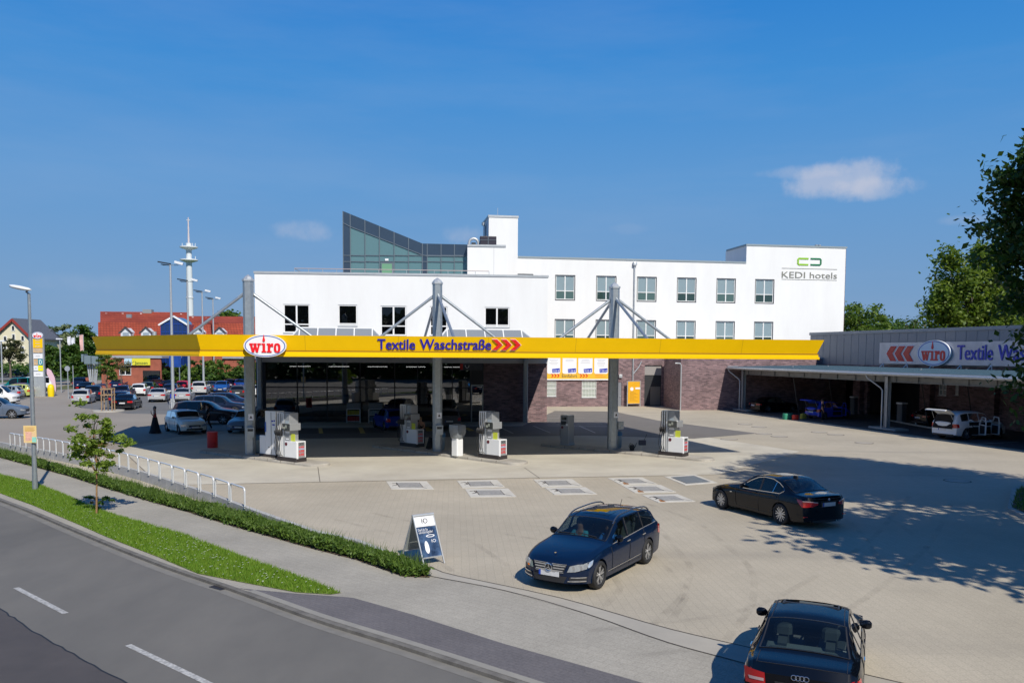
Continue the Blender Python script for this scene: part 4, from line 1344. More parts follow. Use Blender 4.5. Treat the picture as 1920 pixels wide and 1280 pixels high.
# --- price sign on the hotel's ground floor
PR = thing('price_sign', 'yellow wash price sign with four white panels over the barred windows', 'sign', HOT.o, HOT.a)
a = px_rect(HOT, 1025, 668, 1141.5, 712, -.2)
MB().box(a[0], a[1], -.16, -.06, a[2], a[3]).build('board', mat('price_yellow', (.80, .46, .03), .45), PR)
MB().box(a[0] - .02, a[1] + .02, -.18, -.162, a[2] - .02, a[2] + .09).build('lower_trim', M_signw, PR)
prices = ['10,50 €', '11,50 €', '9,50 €', '7,50 €']
for i, (x0, x1) in enumerate([(1026, 1050.5), (1055, 1081), (1084.5, 1111), (1114.5, 1140)]):
	p = px_rect(HOT, x0, 669, x1, 700.5, -.2)
	w = p[1] - p[0]
	pn = MB().xprism([(p[0], p[3]), (p[0], p[2] + .12), (p[0] + .12, p[2]), (p[1] - .12, p[2]), (p[1], p[2] + .12), (p[1], p[3])], -.175, -.161).build('price_panel', M_signw, PR)
	MB().xprism([(p[0] + w * .40, p[2] + .10), (p[1] - w * .04, p[2] + .16), (p[1] - w * .04, p[2] + .56), (p[0] + w * .38, p[2] + .48)], -.183, -.176).build('price_tag', M_blue, pn)
	text_obj('price', prices[i], .30, M_signw, pn, p[0] + w * .44, -.188, p[2] + .18, bold=.004, extrude=.003, fit=w * .48)
	ln = MB(); nn = [4, 2, 3, 5][i]
	for k in range(nn):
		hw = w * random.Random(i * 9 + k).uniform(.22, .34); zc = p[3] - .30 - k * .15
		ln.box((p[0] + p[1]) / 2 - hw, (p[0] + p[1]) / 2 + hw, -.180, -.176, zc, zc + .035)
	ln.build('small_print', mat('print_grey', (.42, .42, .45), .6), pn)

def chevrons(parent, u, z, h, n, step, w, y, m, direction=1, outline=None, t=.02, name='arrow', thick=.42):
	out = []
	for k in range(n):
		a = u + k * step
		def shape(g):
			P = [(0, 0), (w * thick, 0), (w, h / 2), (w * thick, h), (0, h), (w * (1 - thick), h / 2)]
			if direction < 0:
				P = [(w - x, zz) for x, zz in P]
			c = (w / 2, h / 2)
			return [(a + c[0] + (x - c[0]) * g, z + c[1] + (zz - c[1]) * (1 + (g - 1) * .8)) for x, zz in P]
		o = MB().xprism(shape(1), y - t, y).build(name, m, parent)
		if outline:
			MB().xprism(shape(1.16), y + .001, y + .012).build('outline', outline, o)
		out.append(o)
	return out

z = a[2] + .24
u = HOT.hit(1032.5, 705)[0]; u2 = HOT.hit(1049, 705)[0]
chevrons(PR, u, z, .36, 3, (u2 - u) / 3, (u2 - u) / 3 * .92, -.163, M_red)
ua, ub = HOT.hit(1053, 705)[0], HOT.hit(1081.5, 705)[0]
text_obj('lettering', 'Einfahrt', .50, mat('sign_brown', (.12, .09, .06), .5), PR, ua, -.17, z, bold=.006, extrude=.006, fit=ub - ua)
u = HOT.hit(1086, 705)[0]; u2 = HOT.hit(1102, 705)[0]
chevrons(PR, u, z, .36, 3, (u2 - u) / 3, (u2 - u) / 3 * .92, -.163, M_red)
ln = MB(); p0 = HOT.hit(1115, 704)[0]
ln.box(p0, p0 + .8, -.168, -.161, z + .24, z + .30); ln.box(p0, p0 + 1.1, -.168, -.161, z + .05, z + .11); ln.build('small_print', mat('print_orange', (.75, .22, .03), .5), PR)

# standing yellow board
YB = fr2(G(1176, 762.0), G(1200, 761.6))
yb = th('standing_board', 'orange yellow notice board on two metal posts beside the dark entrance', 'sign', YB)
wd = YB.hit(1200, 761)[0]; z0_ = YB.hit(1188, 756)[1]; z1_ = YB.hit(1188, 715)[1]
MB().box(.06, wd - .06, -.02, .02, z0_, z1_).build('panel', mat('board_orange', (.75, .38, .01), .5, var=.06, scale=3), yb)
for u in (0, wd):
	MB().tube([(u, 0, 0), (u, 0, z1_ + .05)], .05, 8).build('post', M_galvl, yb)
mb = MB(); mb.box(.0, wd, -.03, .03, z1_, z1_ + .05); mb.box(.0, wd, -.03, .03, z0_ - .05, z0_); mb.build('rail', M_galvl, yb)
MB().lathe([(.19, 0), (.19, .012)], 14, (wd * .33, -.034, lerp(z0_, z1_, .66)), 'y').build('notice', M_signw, yb)
MB().box(wd * .6, wd * 1.02, -.034, -.022, lerp(z0_, z1_, .65), lerp(z0_, z1_, .73)).build('notice', M_signw, yb)
ln = MB()
for k in range(9):
	zz = lerp(z0_, z1_, .12 + k * .05); ln.box(.25, wd - .3 - .2 * (k % 3), -.026, -.021, zz, zz + .02)
ln.build('small_print', mat('print_brown', (.25, .12, .02), .6), yb)

# ------------------------------------------------------------------ wash shelter
SA = G(1393, 770); SB = G(1662, 805.5)
SH = fr2(SA, SB)          # u runs towards the camera, v away to the right
uc2 = SH.loc(SB)[0]
print('SHED', math.degrees(SH.a), 'bay', uc2, 'eave z', SH.hit(1393, 690)[1], 'wall left', SH.hit(1520, 625, 8.7), SH.hit(1880, 612, 8.7), 'eave', SH.hit(1365, 687, -1.0), SH.hit(1890, 703.5, -1.0))
shed = th('wash_shelter', 'long open shelter with a blue grey metal roof on steel posts', 'shelter', SH)
wu0, wz = SH.hit(1520, 625, 8.7)
UE = uc2 * 3
M_roofm = mat('roof_metal', (.055, .10, .14), .5, var=.12, scale=1.4, spec=.25)
M_beam = mat('steel_beam', (.22, .23, .23), .5, .4, var=.15, scale=2)
E0 = SH.hit(1365, 687, -1.0)[0]; EZ = 4.18; BZ = 4.36
mb = MB()
vs = [(E0, -1, EZ), (UE, -1, EZ), (UE, 8.5, BZ), (E0, 8.5, BZ)]
vs2 = [(x, y, z - .10) for x, y, z in vs]
mb.add(vs + vs2, [(0, 1, 2, 3)[::-1], (4, 5, 6, 7), (0, 4, 5, 1), (1, 5, 6, 2), (2, 6, 7, 3), (3, 7, 4, 0)])
for k in range(int((UE - E0) / .5)):
	u = E0 + .25 + k * .5
	mb.obox((u, -.98, EZ + .012), (u, 8.4, BZ + .010), .04, .03)
mb.build('roof', M_roofm, shed)
mb = MB(); mb.tube([(E0 - .05, -1.09, EZ - .12), (UE, -1.09, EZ - .12)], .085, 8); mb.box(E0, UE, -1.02, -1.004, EZ - .24, EZ + .02); mb.build('gutter', M_galvl, shed)
MB().obox((E0 - .03, -1, EZ - .05), (E0 - .03, 8.5, BZ - .05), .05, .22).build('verge_trim', M_galvl, shed)
mb = MB(); mb.box(0.2, UE, -.10, .10, EZ - .27, EZ - .23); mb.box(.2, UE, -.10, .10, EZ - .71, EZ - .67); mb.box(.2, UE, -.012, .012, EZ - .67, EZ - .27)
for k in range(int(UE / 2.2)):
	mb.box(.9 + k * 2.2, .93 + k * 2.2, -.09, .09, EZ - .67, EZ - .27)
mb.build('girder', M_beam, shed)
mb = MB()
for k in range(int((UE - E0) / 4)):
	u = E0 + 1.5 + k * 4
	mb.obox((u, -.8, EZ - .2), (u, 8.3, BZ - .22), .12, .22)
mb.build('rafter', M_beam, shed)
for k in range(3):
	u = k * uc2
	cb = MB(); cb.box(u - .16, u + .16, -.16, -.145, 0, EZ - .23); cb.box(u - .16, u + .16, .145, .16, 0, EZ - .23); cb.box(u - .012, u + .012, -.145, .145, 0, EZ - .23)
	c = cb.build('post', M_galv, shed)
	MB().box(u - .22, u + .22, -.22, .22, 0, .03).build('base_plate', M_galv, c)
	pb = MB(); pb.tube([(u - 1.1, -1.05, EZ - .2), (u - 1.05, -.95, EZ - .45), (u - .35, -.35, 3.05), (u - .22, -.28, 2.85), (u - .22, -.28, .05)], .055, 8)
	pb.build('downpipe', M_galvl, shed, smooth=60)
for k in range(3):
	u = k * uc2
	mb = MB(); mb.bbox(u - 1.6, u + 1.3, -.35, .9, 0, .15, .1)
	tag(mb.build('post_island', M_kerbl), ['low kerb island at the foot of the left shelter post', 'low kerb island at the foot of the middle shelter post', 'low kerb island at the shelter post outside the right edge'][k], 'kerb')
	bpy.data.objects[-1] if False else None
	o = [x for x in COL.objects if x.name.startswith('post_island')][-1]
	o.location = SH.o; o.rotation_euler = (0, 0, SH.a)
for k in range(2):
	for vv in (8.1,):
		pass
# wash hall behind the shelter
hall = thing('wash_hall', 'grey metal clad wash hall rising behind the shelter roof', 'building', SH.o, SH.a)
M_clad = mat('cladding_grey', (.26, .265, .285), .5, .25, col2=(.23, .235, .255), scale=.5)
HZW = wz
mb = MB(); mb.box(wu0, UE + 10, 8.7, 9.0, 4.50, HZW - .18); mb.box(wu0, wu0 + .3, 9.0, 22, 4.50, HZW - .18)
mb.build('clad_wall', M_clad, hall)
jb = MB()
for k in range(60):
	u = wu0 + 1.05 * k
	jb.box(u, u + .025, 8.688, 8.699, 4.52, HZW - .2)
jb.build('panel_joint', mat('joint_dark', (.16, .165, .18), .6), hall)
MB().box(wu0 - .08, UE + 10.05, 8.60, 9.1, HZW - .18, HZW + .08).build('roof_edge', mat('roof_edge_grey', (.27, .285, .31), .45, .3), hall)
MB().box(wu0, UE + 10, 9.0, 22, HZW - .5, HZW - .3).build('flat_roof', M_clad, hall)
b1 = uc2 * .93
holes = [(-2.5, 4.5, 0, 3.6), (6.5, 13, 0, 3.6)] + [px_rect(SH, 1760, 714, 1774, 742, 8.7), px_rect(SH, 1791, 716, 1797, 741, 8.7)]
mb = MB(); wall_with_holes(mb, wu0, UE + 10, 0, 4.50, 8.7, .3, holes); mb.build('brick_wall', M_brick, hall)
for k, u in enumerate([-4.5, 5.2, 13.8, 20.2, 24.0, 27.8, 31.5]):
	MB().box(u, u + .9, 8.2, 8.695, 0, 4.2).build('pier', M_brick, hall)
for r in holes[2:]:
	window(hall, r[0] + .006, r[1] - .006, r[2] + .006, r[3] - .006, v=8.7, split=True, transom=.4, m_glass=mat('grey_blind', (.30, .36, .38), .3))  # blind and pane in one even grey blue
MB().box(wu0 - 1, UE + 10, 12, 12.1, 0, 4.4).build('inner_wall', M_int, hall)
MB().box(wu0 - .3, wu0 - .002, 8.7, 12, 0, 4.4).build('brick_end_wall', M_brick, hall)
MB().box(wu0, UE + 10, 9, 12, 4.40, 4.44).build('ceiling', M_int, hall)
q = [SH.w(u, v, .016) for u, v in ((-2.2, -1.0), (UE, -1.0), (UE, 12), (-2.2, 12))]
struct(MB().flat(q).build('shaded_bay_floor', mat('bay_floor_shade', (.055, .055, .06), .8, var=.2, scale=.8)))  # dark asphalt, with the shelter's shadow put into its colour too
# sign panel over the shelter
SV = 8.1
SP = Fr(*SH.w(0, SV).xy, SH.a)
ps = px_rect(SP, 1648.5, 643, 1920, 683)
z0s, z1s = SP.hit(1649, 682)[1], SP.hit(1649, 643)[1]
print('sign z', z0s, z1s, SP.hit(1908, 686)[1], SP.hit(1908, 638)[1])
z0s = (z0s + SP.hit(1908, 686)[1]) / 2; z1s = (z1s + SP.hit(1908, 638.2)[1]) / 2
us0 = SP.hit(1649, 660)[0]
sg = thing('wash_sign', 'long silver sign with red arrows and blue lettering on the shelter roof', 'sign', SP.o, SP.a)
MB().box(us0, us0 + 26, 0, .12, z0s, z1s).build('board', mat('sign_silver', (.44, .45, .50), .38, .45, var=.12, scale=.9), sg)
for k in range(9):
	u = us0 + .5 + k * 2.9
	ft = MB(); ft.obox((u, .0, z0s), (u, -.55, z0s - .5), .05, .05); ft.obox((u, .06, z0s), (u, .06, z0s - .35), .06, .06); ft.build('bracket', M_signw, sg)
hA = z1s - z0s
ua, ub = SP.hit(1662.5, 662)[0], SP.hit(1712, 662)[0]
zA = SP.hit(1690, 677)[1]; zB = SP.hit(1690, 648.5)[1]
stp = (ub - ua) / 3.15
chevrons(sg, ua, zA, zB - zA, 3, stp, stp * 1.25, -.012, M_red, direction=-1, outline=M_signw, thick=.58, t=.03)
ua, ub = SP.hit(1795, 662)[0], SP.hit(1862.5, 662)[0]
zb = SP.hit(1830, 674.5)[1]
text_obj('lettering', 'Textile', 1.62, M_blue, sg, ua, -.04, zb, bold=.03, extrude=.012, fit=ub - ua)
ua = SP.hit(1871.5, 662)[0]
text_obj('lettering', 'Waschstraße', 1.62, M_blue, sg, ua, -.04, zb, bold=.03, extrude=.012, fit=(ub - SP.hit(1795, 662)[0]) * 1.95)

# the oval trade mark: white oval, blue ring, slab letters and a drop
def slab_letters(h):
	"""polygons (x,z) for the word in heavy slab type, x-height h"""
	P = []
	x = 0
	# w
	w = 1.75 * h; t = .36 * h
	def bar(xa, xb, z0, z1, wd): P.append([(xa, z1), (xa + wd, z1), (xb + wd, z0), (xb, z0)])
	bar(x + .08 * h, x + .38 * h, 0, h * .86, t); bar(x + .72 * h, x + .46 * h, 0, h * .86, t * .8)
	bar(x + .70 * h, x + 1.0 * h, 0, h * .86, t); bar(x + 1.36 * h, x + 1.06 * h, 0, h * .86, t * .75)
	for a, b in ((0, .58), (.64, 1.14), (1.24, 1.80)):
		P.append([(x + a * h, h), (x + b * h, h), (x + b * h, h * .84), (x + a * h, h * .84)])
	x += 1.88 * h
	# i
	P.append([(x + .16 * h, .86 * h), (x + .56 * h, .86 * h), (x + .56 * h, .15 * h), (x + .16 * h, .15 * h)])
	P.append([(x, h), (x + .56 * h, h), (x + .56 * h, .84 * h), (x, .84 * h)]); P.append([(x, .16 * h), (x + .74 * h, .16 * h), (x + .74 * h, 0), (x, 0)])
	xi = x + .36 * h
	x += .82 * h
	# r
	P.append([(x + .14 * h, .86 * h), (x + .54 * h, .86 * h), (x + .54 * h, .15 * h), (x + .14 * h, .15 * h)])
	P.append([(x, h), (x + .54 * h, h), (x + .54 * h, .84 * h), (x, .84 * h)]); P.append([(x, .16 * h), (x + .74 * h, .16 * h), (x + .74 * h, 0), (x, 0)])
	P.append([(x + .50 * h, .80 * h), (x + .70 * h, h), (x + 1.0 * h, h), (x + 1.0 * h, .62 * h), (x + .70 * h, .66 * h), (x + .50 * h, .50 * h)])
	x += 1.08 * h
	# o as a ring of quads
	cx_, cz, ro, rz, ri, rj = x + .52 * h, h / 2, .52 * h, .52 * h, .14 * h, .34 * h
	n = 20
	for k in range(n):
		a0, a1 = 2 * pi * k / n, 2 * pi * (k + 1) / n
		def sq(r1, r2, a):
			c, s = cos(a), sin(a); e = .75
			return (cx_ + r1 * abs(c) ** e * (1 if c > 0 else -1), cz + r2 * abs(s) ** e * (1 if s > 0 else -1))
		P.append([sq(ro, rz, a0), sq(ro, rz, a1), sq(ri, rj, a1), sq(ri, rj, a0)])
	x += 1.06 * h
	# drop
	D = [(xi + .21 * h * sin(t) * (1 - .0), h * 1.34 - .22 * h * cos(t)) for t in [k * pi * 2 / 14 for k in range(14)] if abs(t - pi) > .8]
	D = []
	for k in range(9):
		t = -.75 * pi + k * (1.5 * pi) / 8
		D.append((xi + .21 * h * sin(t) , h * 1.36 - .21 * h * cos(t)))
	D.append((xi, h * 1.98))
	P.append(D)
	return P, x

def oval_sign(parent, u, z, w, h, y, depth):
	def oval(a, b, n=48): return [(u + a * cos(2 * pi * k / n), z + b * sin(2 * pi * k / n)) for k in range(n)]
	MB().xprism(oval(w / 2, h / 2), y - depth, y).build('oval_face', M_signw, parent, smooth=40)
	n = 48; mb = MB(); o1, o2 = oval(w * .475, h * .465), oval(w * .452, h * .435)
	for k in range(n):
		j = (k + 1) % n
		mb.xprism([o1[k], o1[j], o2[j], o2[k]], y - depth - .012, y - depth - .001)
	mb.build('blue_ring', mat('ring_blue', (.06, .13, .42), .4), parent)
	P, wd = slab_letters(1.0)
	k_ = w * .73 / wd
	mb = MB()
	for i, p in enumerate(P):
		mb.xprism([(u - wd * k_ / 2 + a * k_, z - h * .29 + b * k_ * 1.45) for a, b in p], y - depth - .03 - .0015 * (i % 7), y - depth - .002)
	mb.build('lettering', mat('logo_red', (.80, .012, .02), .35), parent)

uo0, uo1 = SP.hit(1723.5, 661)[0], SP.hit(1785.5, 661)[0]
zo0, zo1 = SP.hit(1755, 686)[1], SP.hit(1755, 637.5)[1]
os_ = thing('oval_sign', 'oval red and white brand sign on the silver board above the shelter', 'sign', SP.o, SP.a)
oval_sign(os_, (uo0 + uo1) / 2, (zo0 + zo1) / 2, uo1 - uo0, zo1 - zo0, -.05, .14)
# ------------------------------------------------------------------ filling station canopy
CA, CB = Vector((-12.8, 38.0, 0)), Vector((14.4, 42.8, 0))
# straighten the front edge on the measured pixels
CA = AT(380, 667.5, 36.5); CA.z = 0
CB = AT(1524, 673.5, 40.9); CB.z = 0
CN = fr2(CA, CB)
CL = (CB - CA).length
zA = CN.hit(380, 667.5)[1]; zBq = CN.hit(1538, 673.8)[1]
print('CANOPY', math.degrees(CN.a), CL, zA, zBq, 'top', CN.hit(380, 627.5)[1], CN.hit(1540, 637)[1])
Z0 = (zA + zBq) / 2; Z1 = (CN.hit(380, 627.5)[1] + CN.hit(1540, 637)[1]) / 2
canopy = th('station_canopy', 'wide flat petrol station canopy edged with a yellow fascia', 'canopy', CN)
wp = [CA, CB, Vector((9.2 * XS, 61.0 * YS, 0)), SHOP.w(SW + .12, -6.8), SHOP.w(SW + .12, -.03), SHOP.w(-.3, -.03), Vector((-22.6 * XS, 55.5 * YS, 0)), AT(187, 666, 44.7)]
wp = [Vector((p.x, p.y, 0)) for p in wp]
lp = [(CN.loc(p)[0], CN.loc(p)[1]) for p in wp]
mb = MB(); mb.prism(lp, Z0 + .02, Z0 + .38); mb.build('roof_deck', mat('soffit_panels', (.40, .41, .42), .5, var=.08, scale=1.5), canopy)
MB().prism([(x * .995 + .05, y * .995 + .1) for x, y in lp], Z0 + .382, Z0 + .40).build('roof_skin', mat('roof_felt', (.30, .30, .30), .9), canopy)

def sweep(poly, prof, segs):
	"""profile (outward, z) swept along the polygon edges listed in segs, mitred"""
	n = len(poly)
	nr = []
	for i in range(n):
		a, b = Vector(poly[i]), Vector(poly[(i + 1) % n]); d = (b - a).normalized()
		nr.append(Vector((d.y, -d.x)))
	mb = MB(); k = len(prof)
	for i in segs:
		vs = []
		for e, j in ((0, i), (1, (i + 1) % n)):
			n0, n1 = nr[(j - 1) % n], nr[j]
			m_ = (n0 + n1) / max(.25, (1 + n0.dot(n1)))
			if m_.length > 1.6:
				m_ = nr[i]
			for o, z in prof:
				p = Vector(poly[j]) + m_ * o
				vs.append((p.x, p.y, z))
		fs = [(a, (a + 1) % k, k + (a + 1) % k, k + a) for a in range(k)] + [tuple(range(k)), tuple(reversed(range(k, 2 * k)))]
		mb.add(vs, fs)
	return mb

hF = Z1 - Z0
prof = [(.34, Z1), (.12, Z0 + hF * .27), (.17, Z0 + hF * .25), (.17, Z0 + hF * .13), (.21, Z0 + hF * .115), (.21, Z0), (0.0, Z0), (0.0, Z0 + .1), (.28, Z1)]
fas = sweep(lp, prof, [0, 1, 2, 6, 7])
fo = fas.build('yellow_fascia', M_yellow, canopy)
bm = bmesh.new(); bm.from_mesh(fo.data); bmesh.ops.recalc_face_normals(bm, faces=bm.faces[:]); bm.to_mesh(fo.data); bm.free()
gr = sweep(lp, [(.135, Z0 + hF * .29), (.178, Z0 + hF * .29), (.178, Z0 + hF * .245), (.135, Z0 + hF * .245)], [0, 7])
gr.build('fascia_groove', mat('groove_brown', (.25, .12, .0), .6), canopy)
# sheet joints in the fascia
mb = MB()
for k in range(1, 7):
	u = CL * k / 7 + .3
	mb.add([(u, -.343, Z1 - .01), (u + .012, -.343, Z1 - .01), (u + .012, -.128, Z0 + hF * .28), (u, -.128, Z0 + hF * .28)], [(0, 3, 2, 1)])
mb.build('fascia_joint', mat('joint_yellow', (.45, .26, .0), .6), canopy)
# columns with stays
colpx = [(470, 851, 466.5, 517, .50), (820, 845, 820, 523, .50), (1148, 842, 1152, 531, .50)]
stays = [[((355, 627), 0), ((584, 630), 0)], [((716.6, 629), 0), ((926, 631), 0), ((797, 630), 5), ((850, 630), -4)], [((1051, 633), 0), ((1254, 635), 0), ((1103, 633), 5), ((1213, 634), -4)]]
colpos = []
for (bx, by, tx, ty, w_), st in zip(colpx, stays):
	p = G(bx, by, .13); colpos.append(p)
	zt = AT(tx, ty, p.y).z
	cb = MB()
	h = w_ / 2; ch = .11
	ring = [(-h + ch, -h), (h - ch, -h), (h, -h + ch), (h, h - ch), (h - ch, h), (-h + ch, h), (-h, h - ch), (-h, -h + ch)]
	u, v, _ = CN.loc(p)
	cb.prism([(u + a, v + b) for a, b in ring], 0, zt - .28)
	c = cb.build('column', M_galv, canopy)
	kb = MB(); kb.prism([(u + a * 1.14, v + b * 1.14) for a, b in ring], zt - .28, zt - .18)
	kb.lathe([(h * 1.1, 0), (h * .75, .12), (.02, .24)], 8, (u, v, zt - .18)); kb.build('column_cap', M_galvl, c)
	for (ex, ey), dv in st:
		# stay foot on the roof deck
		if dv == 0:
			fu, fz = CN.hit(ex, ey, v)
			foot = Vector((fu, v, fz))
		else:
			fu, fz = CN.hit(ex, ey, v + dv); foot = Vector((fu, v + dv, fz))
		top = Vector((u, v, zt - .75))
		d = (foot - top)
		a = top + d.normalized() * .34
		foot = top + d * ((top.z - (Z0 + .4)) / (top.z - foot.z))
		s = MB(); s.tube([a, foot], .075, 10)
		so = s.build('stay', M_galv, canopy, smooth=50)
		f = MB(); f.obox(top + d.normalized() * .12, a + d.normalized() * .25, .05, .17); f.build('stay_fork', M_galvl, so)
# skylights
M_sky = glass_mat('skylight_glass', (.45, .50, .53), see=.35, solid=(.33, .36, .39), ior=1.5)
for (x0, x1, r0, r1, yb_, yr) in [(530, 737, 562, 698, 633, 613.5), (806, 1018, 838, 977, 636, 616.5)]:
	v = CN.loc(SHOP.w(0, -7))[1] + 2.0
	ua, _ = CN.hit(x0, yb_, v); ub, _ = CN.hit(x1, yb_, v); ra, zr1 = CN.hit(r0, yr, v); rb, _ = CN.hit(r1, yr, v)
	zb0 = Z0 + .41
	w2 = 1.5
	sk = MB(); vs = [(ua, v - w2, zb0), (ub, v - w2, zb0), (ub, v + w2, zb0), (ua, v + w2, zb0), (ra, v, zr1), (rb, v, zr1)]
	sk.add(vs, [(0, 1, 5, 4), (1, 2, 5), (2, 3, 4, 5), (3, 0, 4)])
	s = sk.build('skylight', M_sky, canopy)
	fr_ = MB()
	for a, b in ((0, 1), (1, 2), (2, 3), (3, 0), (0, 4), (3, 4), (1, 5), (2, 5), (4, 5)):
		fr_.obox(Vector(vs[a]), Vector(vs[b]), .08, .08)
	for k in range(0, 5):
		f = k / 4
		rp = Vector((lerp(ra, rb, f), v, zr1))
		for sgn in (-1, 1):
			fr_.obox(rp, (rp.x, v + sgn * w2, zb0), .07, .07)
	fr_.build('glazing_bars', M_win, s)

# oval sign and lettering on the fascia
OF = Fr(*CN.w(0, -.30).xy, CN.a)
so = thing('oval_sign', 'oval red and white brand sign on the yellow canopy edge', 'sign', OF.o, OF.a)
a = px_rect(OF, 457.5, 627, 538, 669.5)
oval_sign(so, (a[0] + a[1]) / 2, (a[2] + a[3]) / 2, a[1] - a[0], a[3] - a[2], .0, .16)
LT = thing('canopy_lettering', 'raised blue wash lettering with red arrows on the yellow canopy edge', 'sign', OF.o, OF.a)
M_lblue = mat('letter_blue', (.012, .010, .36), .35); M_lred = mat('letter_red', (.42, .03, .03), .4)
for txt, x0, x1 in (('Textile', 707.5, 779), ('Waschstraße', 787, 921.5)):
	ua, zb = OF.hit(x0, 654.6); ub, _ = OF.hit(x1, 655.2)
	sz = (OF.hit(x0, 635)[1] - zb) * 1.42
	text_obj('lettering', txt, sz, M_lblue, LT, ua, -.035, zb, bold=.018, extrude=.012, fit=ub - ua)
ua, zb = OF.hit(923, 656); ub, _ = OF.hit(976.5, 656); zt = OF.hit(950, 636.5)[1]
stp = (ub - ua) / 3.1
chevrons(LT, ua, zb, zt - zb, 3, stp, stp * 1.1, -.02, mat('arrow_red', (.80, .012, .015), .35), outline=M_signw, t=.05, thick=.45)

def lean(o):
	for v in o.data.vertices:      # lie against the leaning fascia
		v.co.y += .30 - (.12 + .22 * (v.co.z - Z0 - hF * .27) / (hF * .73))
	for c in o.children:
		lean(c)

for o in LT.children:
	lean(o)

# small notices and boxes on the columns
for p, lab, dx in zip(colpos, ['small white warning notice on the left canopy column', 'small white warning notice on the middle canopy column', 'small white warning notice on the right canopy column'], (.08, .08, .12)):
	u, v, _ = CN.loc(p)
	t = thing('column_notice', lab, 'notice', CN.w(u, v - .25, 2.05), CN.a, 'notices on the canopy columns')
	MB().box(-.13 + dx, .13 + dx, -.02, -.002, -.16, .16).build('plate', M_signw, t)
	mb = MB(); mb.xprism([(dx - .07, -.06), (dx + .07, -.06), (dx, .08)], -.026, -.021); mb.build('symbol', mat('notice_dark', (.08, .05, .05), .6), t)
p = colpos[2]; u, v, _ = CN.loc(p)
t = thing('towel_box', 'dark metal box fixed to the right canopy column at chest height', 'box', CN.w(u + .42, v - .05, 1.25), CN.a)
MB().bbox(-.15, .16, -.14, .14, .0, .42).build('housing', M_galv, t)
MB().bbox(.0, .16, -.19, -.141, .05, .2).build('hatch', M_galvl, t)
for i in (0, 1):
	p = colpos[i]; u, v, _ = CN.loc(p)
	t = thing('towel_box', ['grey metal dispenser on the left canopy column beside the tall pumps', 'grey metal dispenser low on the middle canopy column'][i], 'box', CN.w(u + .08, v - .42, 1.05), CN.a)
	MB().bbox(-.2, .2, -.1, .16, .0, .5).build('housing', M_galv, t)
	MB().box(-.13, .13, -.112, -.102, .3, .42).build('hatch', M_dark, t)

# ------------------------------------------------------------------ pump islands
ISL = [[(385, 846), (610, 874)], [(707, 836), (983, 871)], [(1018, 834), (1337, 864)]]
labs = ['long kerbed pump island under the left column', 'long kerbed pump island under the middle column', 'long kerbed pump island under the right column']
M_isl = mat('island_concrete', (.44, .41, .36), .8, col2=(.30, .275, .235), scale=1.1, bump=.15)
idir = []
for i, ((ax, ay), (bx, by)) in enumerate(ISL):
	a, b = G(ax, ay, .0), G(bx, by, .0)
	d = (b - a).normalized(); idir.append(atan2(d.y, d.x))
	L_ = (b - a).length
	t = thing('pump_island', labs[i], 'kerb', a, atan2(d.y, d.x), 'pump islands')
	w2 = .62
	pts = [(0, 0)] + [(.5 - .5 * cos(q), w2 * sin(q)) for q in (pi / 6, pi / 3, pi / 2)]
	pts = [(.5 * (1 - cos(q)), w2 * sin(q)) for q in [k * pi / 10 - pi / 2 for k in range(11)]][::1]
	left = [(.5 * (1 - cos(q)), w2 * sin(q)) for q in [pi / 2 - k * pi / 10 for k in range(11)]]
	right = [(L_ - .5 * (1 - cos(q)), w2 * sin(q)) for q in [-pi / 2 + k * pi / 10 for k in range(11)]]
	base = left + right
	cx_ = L_ / 2
	def sc(P, k): return [(cx_ + (x - cx_) * (1 - k / L_ * 2), y * (1 - k / w2)) for x, y in P]
	mb = MB(); n = len(base)
	rings = [[(x, y, 0) for x, y in base], [(x, y, .10) for x, y in sc(base, .01)], [(x, y, .13) for x, y in sc(base, .05)]]
	vs = sum(rings, []); fs = [tuple(range(2 * n, 3 * n))]
	for k in range(2):
		for j in range(n):
			j2 = (j + 1) % n
			fs.append((k * n + j, k * n + j2, (k + 1) * n + j2, (k + 1) * n + j))
	mb.add(vs, fs)
	o = mb.build('kerb_stone', M_isl, t)
	bm = bmesh.new(); bm.from_mesh(o.data); bmesh.ops.recalc_face_normals(bm, faces=bm.faces[:]); bm.to_mesh(o.data); bm.free()
	jb = MB()
	for k in range(1, int(L_)):
		jb.box(k - .008, k + .008, -w2 - .004, -w2 + .06, .0, .133)
	jb.build('kerb_joint', M_joint, t)

# ------------------------------------------------------------------ fuel pumps
M_pw = mat('pump_white', (.78, .79, .80), .35, coat=.3)
M_pg = mat('pump_grey', (.33, .34, .35), .35, .3)
M_plin = mat('pump_plinth', (.035, .028, .028), .6)
M_hose = mat('hose_black', (.015, .015, .017), .5)
M_scr = mat('pump_screen', (.03, .035, .035), .2, coat=1)
M_lcd = mat('pump_lcd', (.28, .30, .26), .4)
M_ygs = mat('yellow_green_notice', (.55, .60, .05), .5)
M_maroon = mat('maroon_disc', (.12, .01, .02), .4)

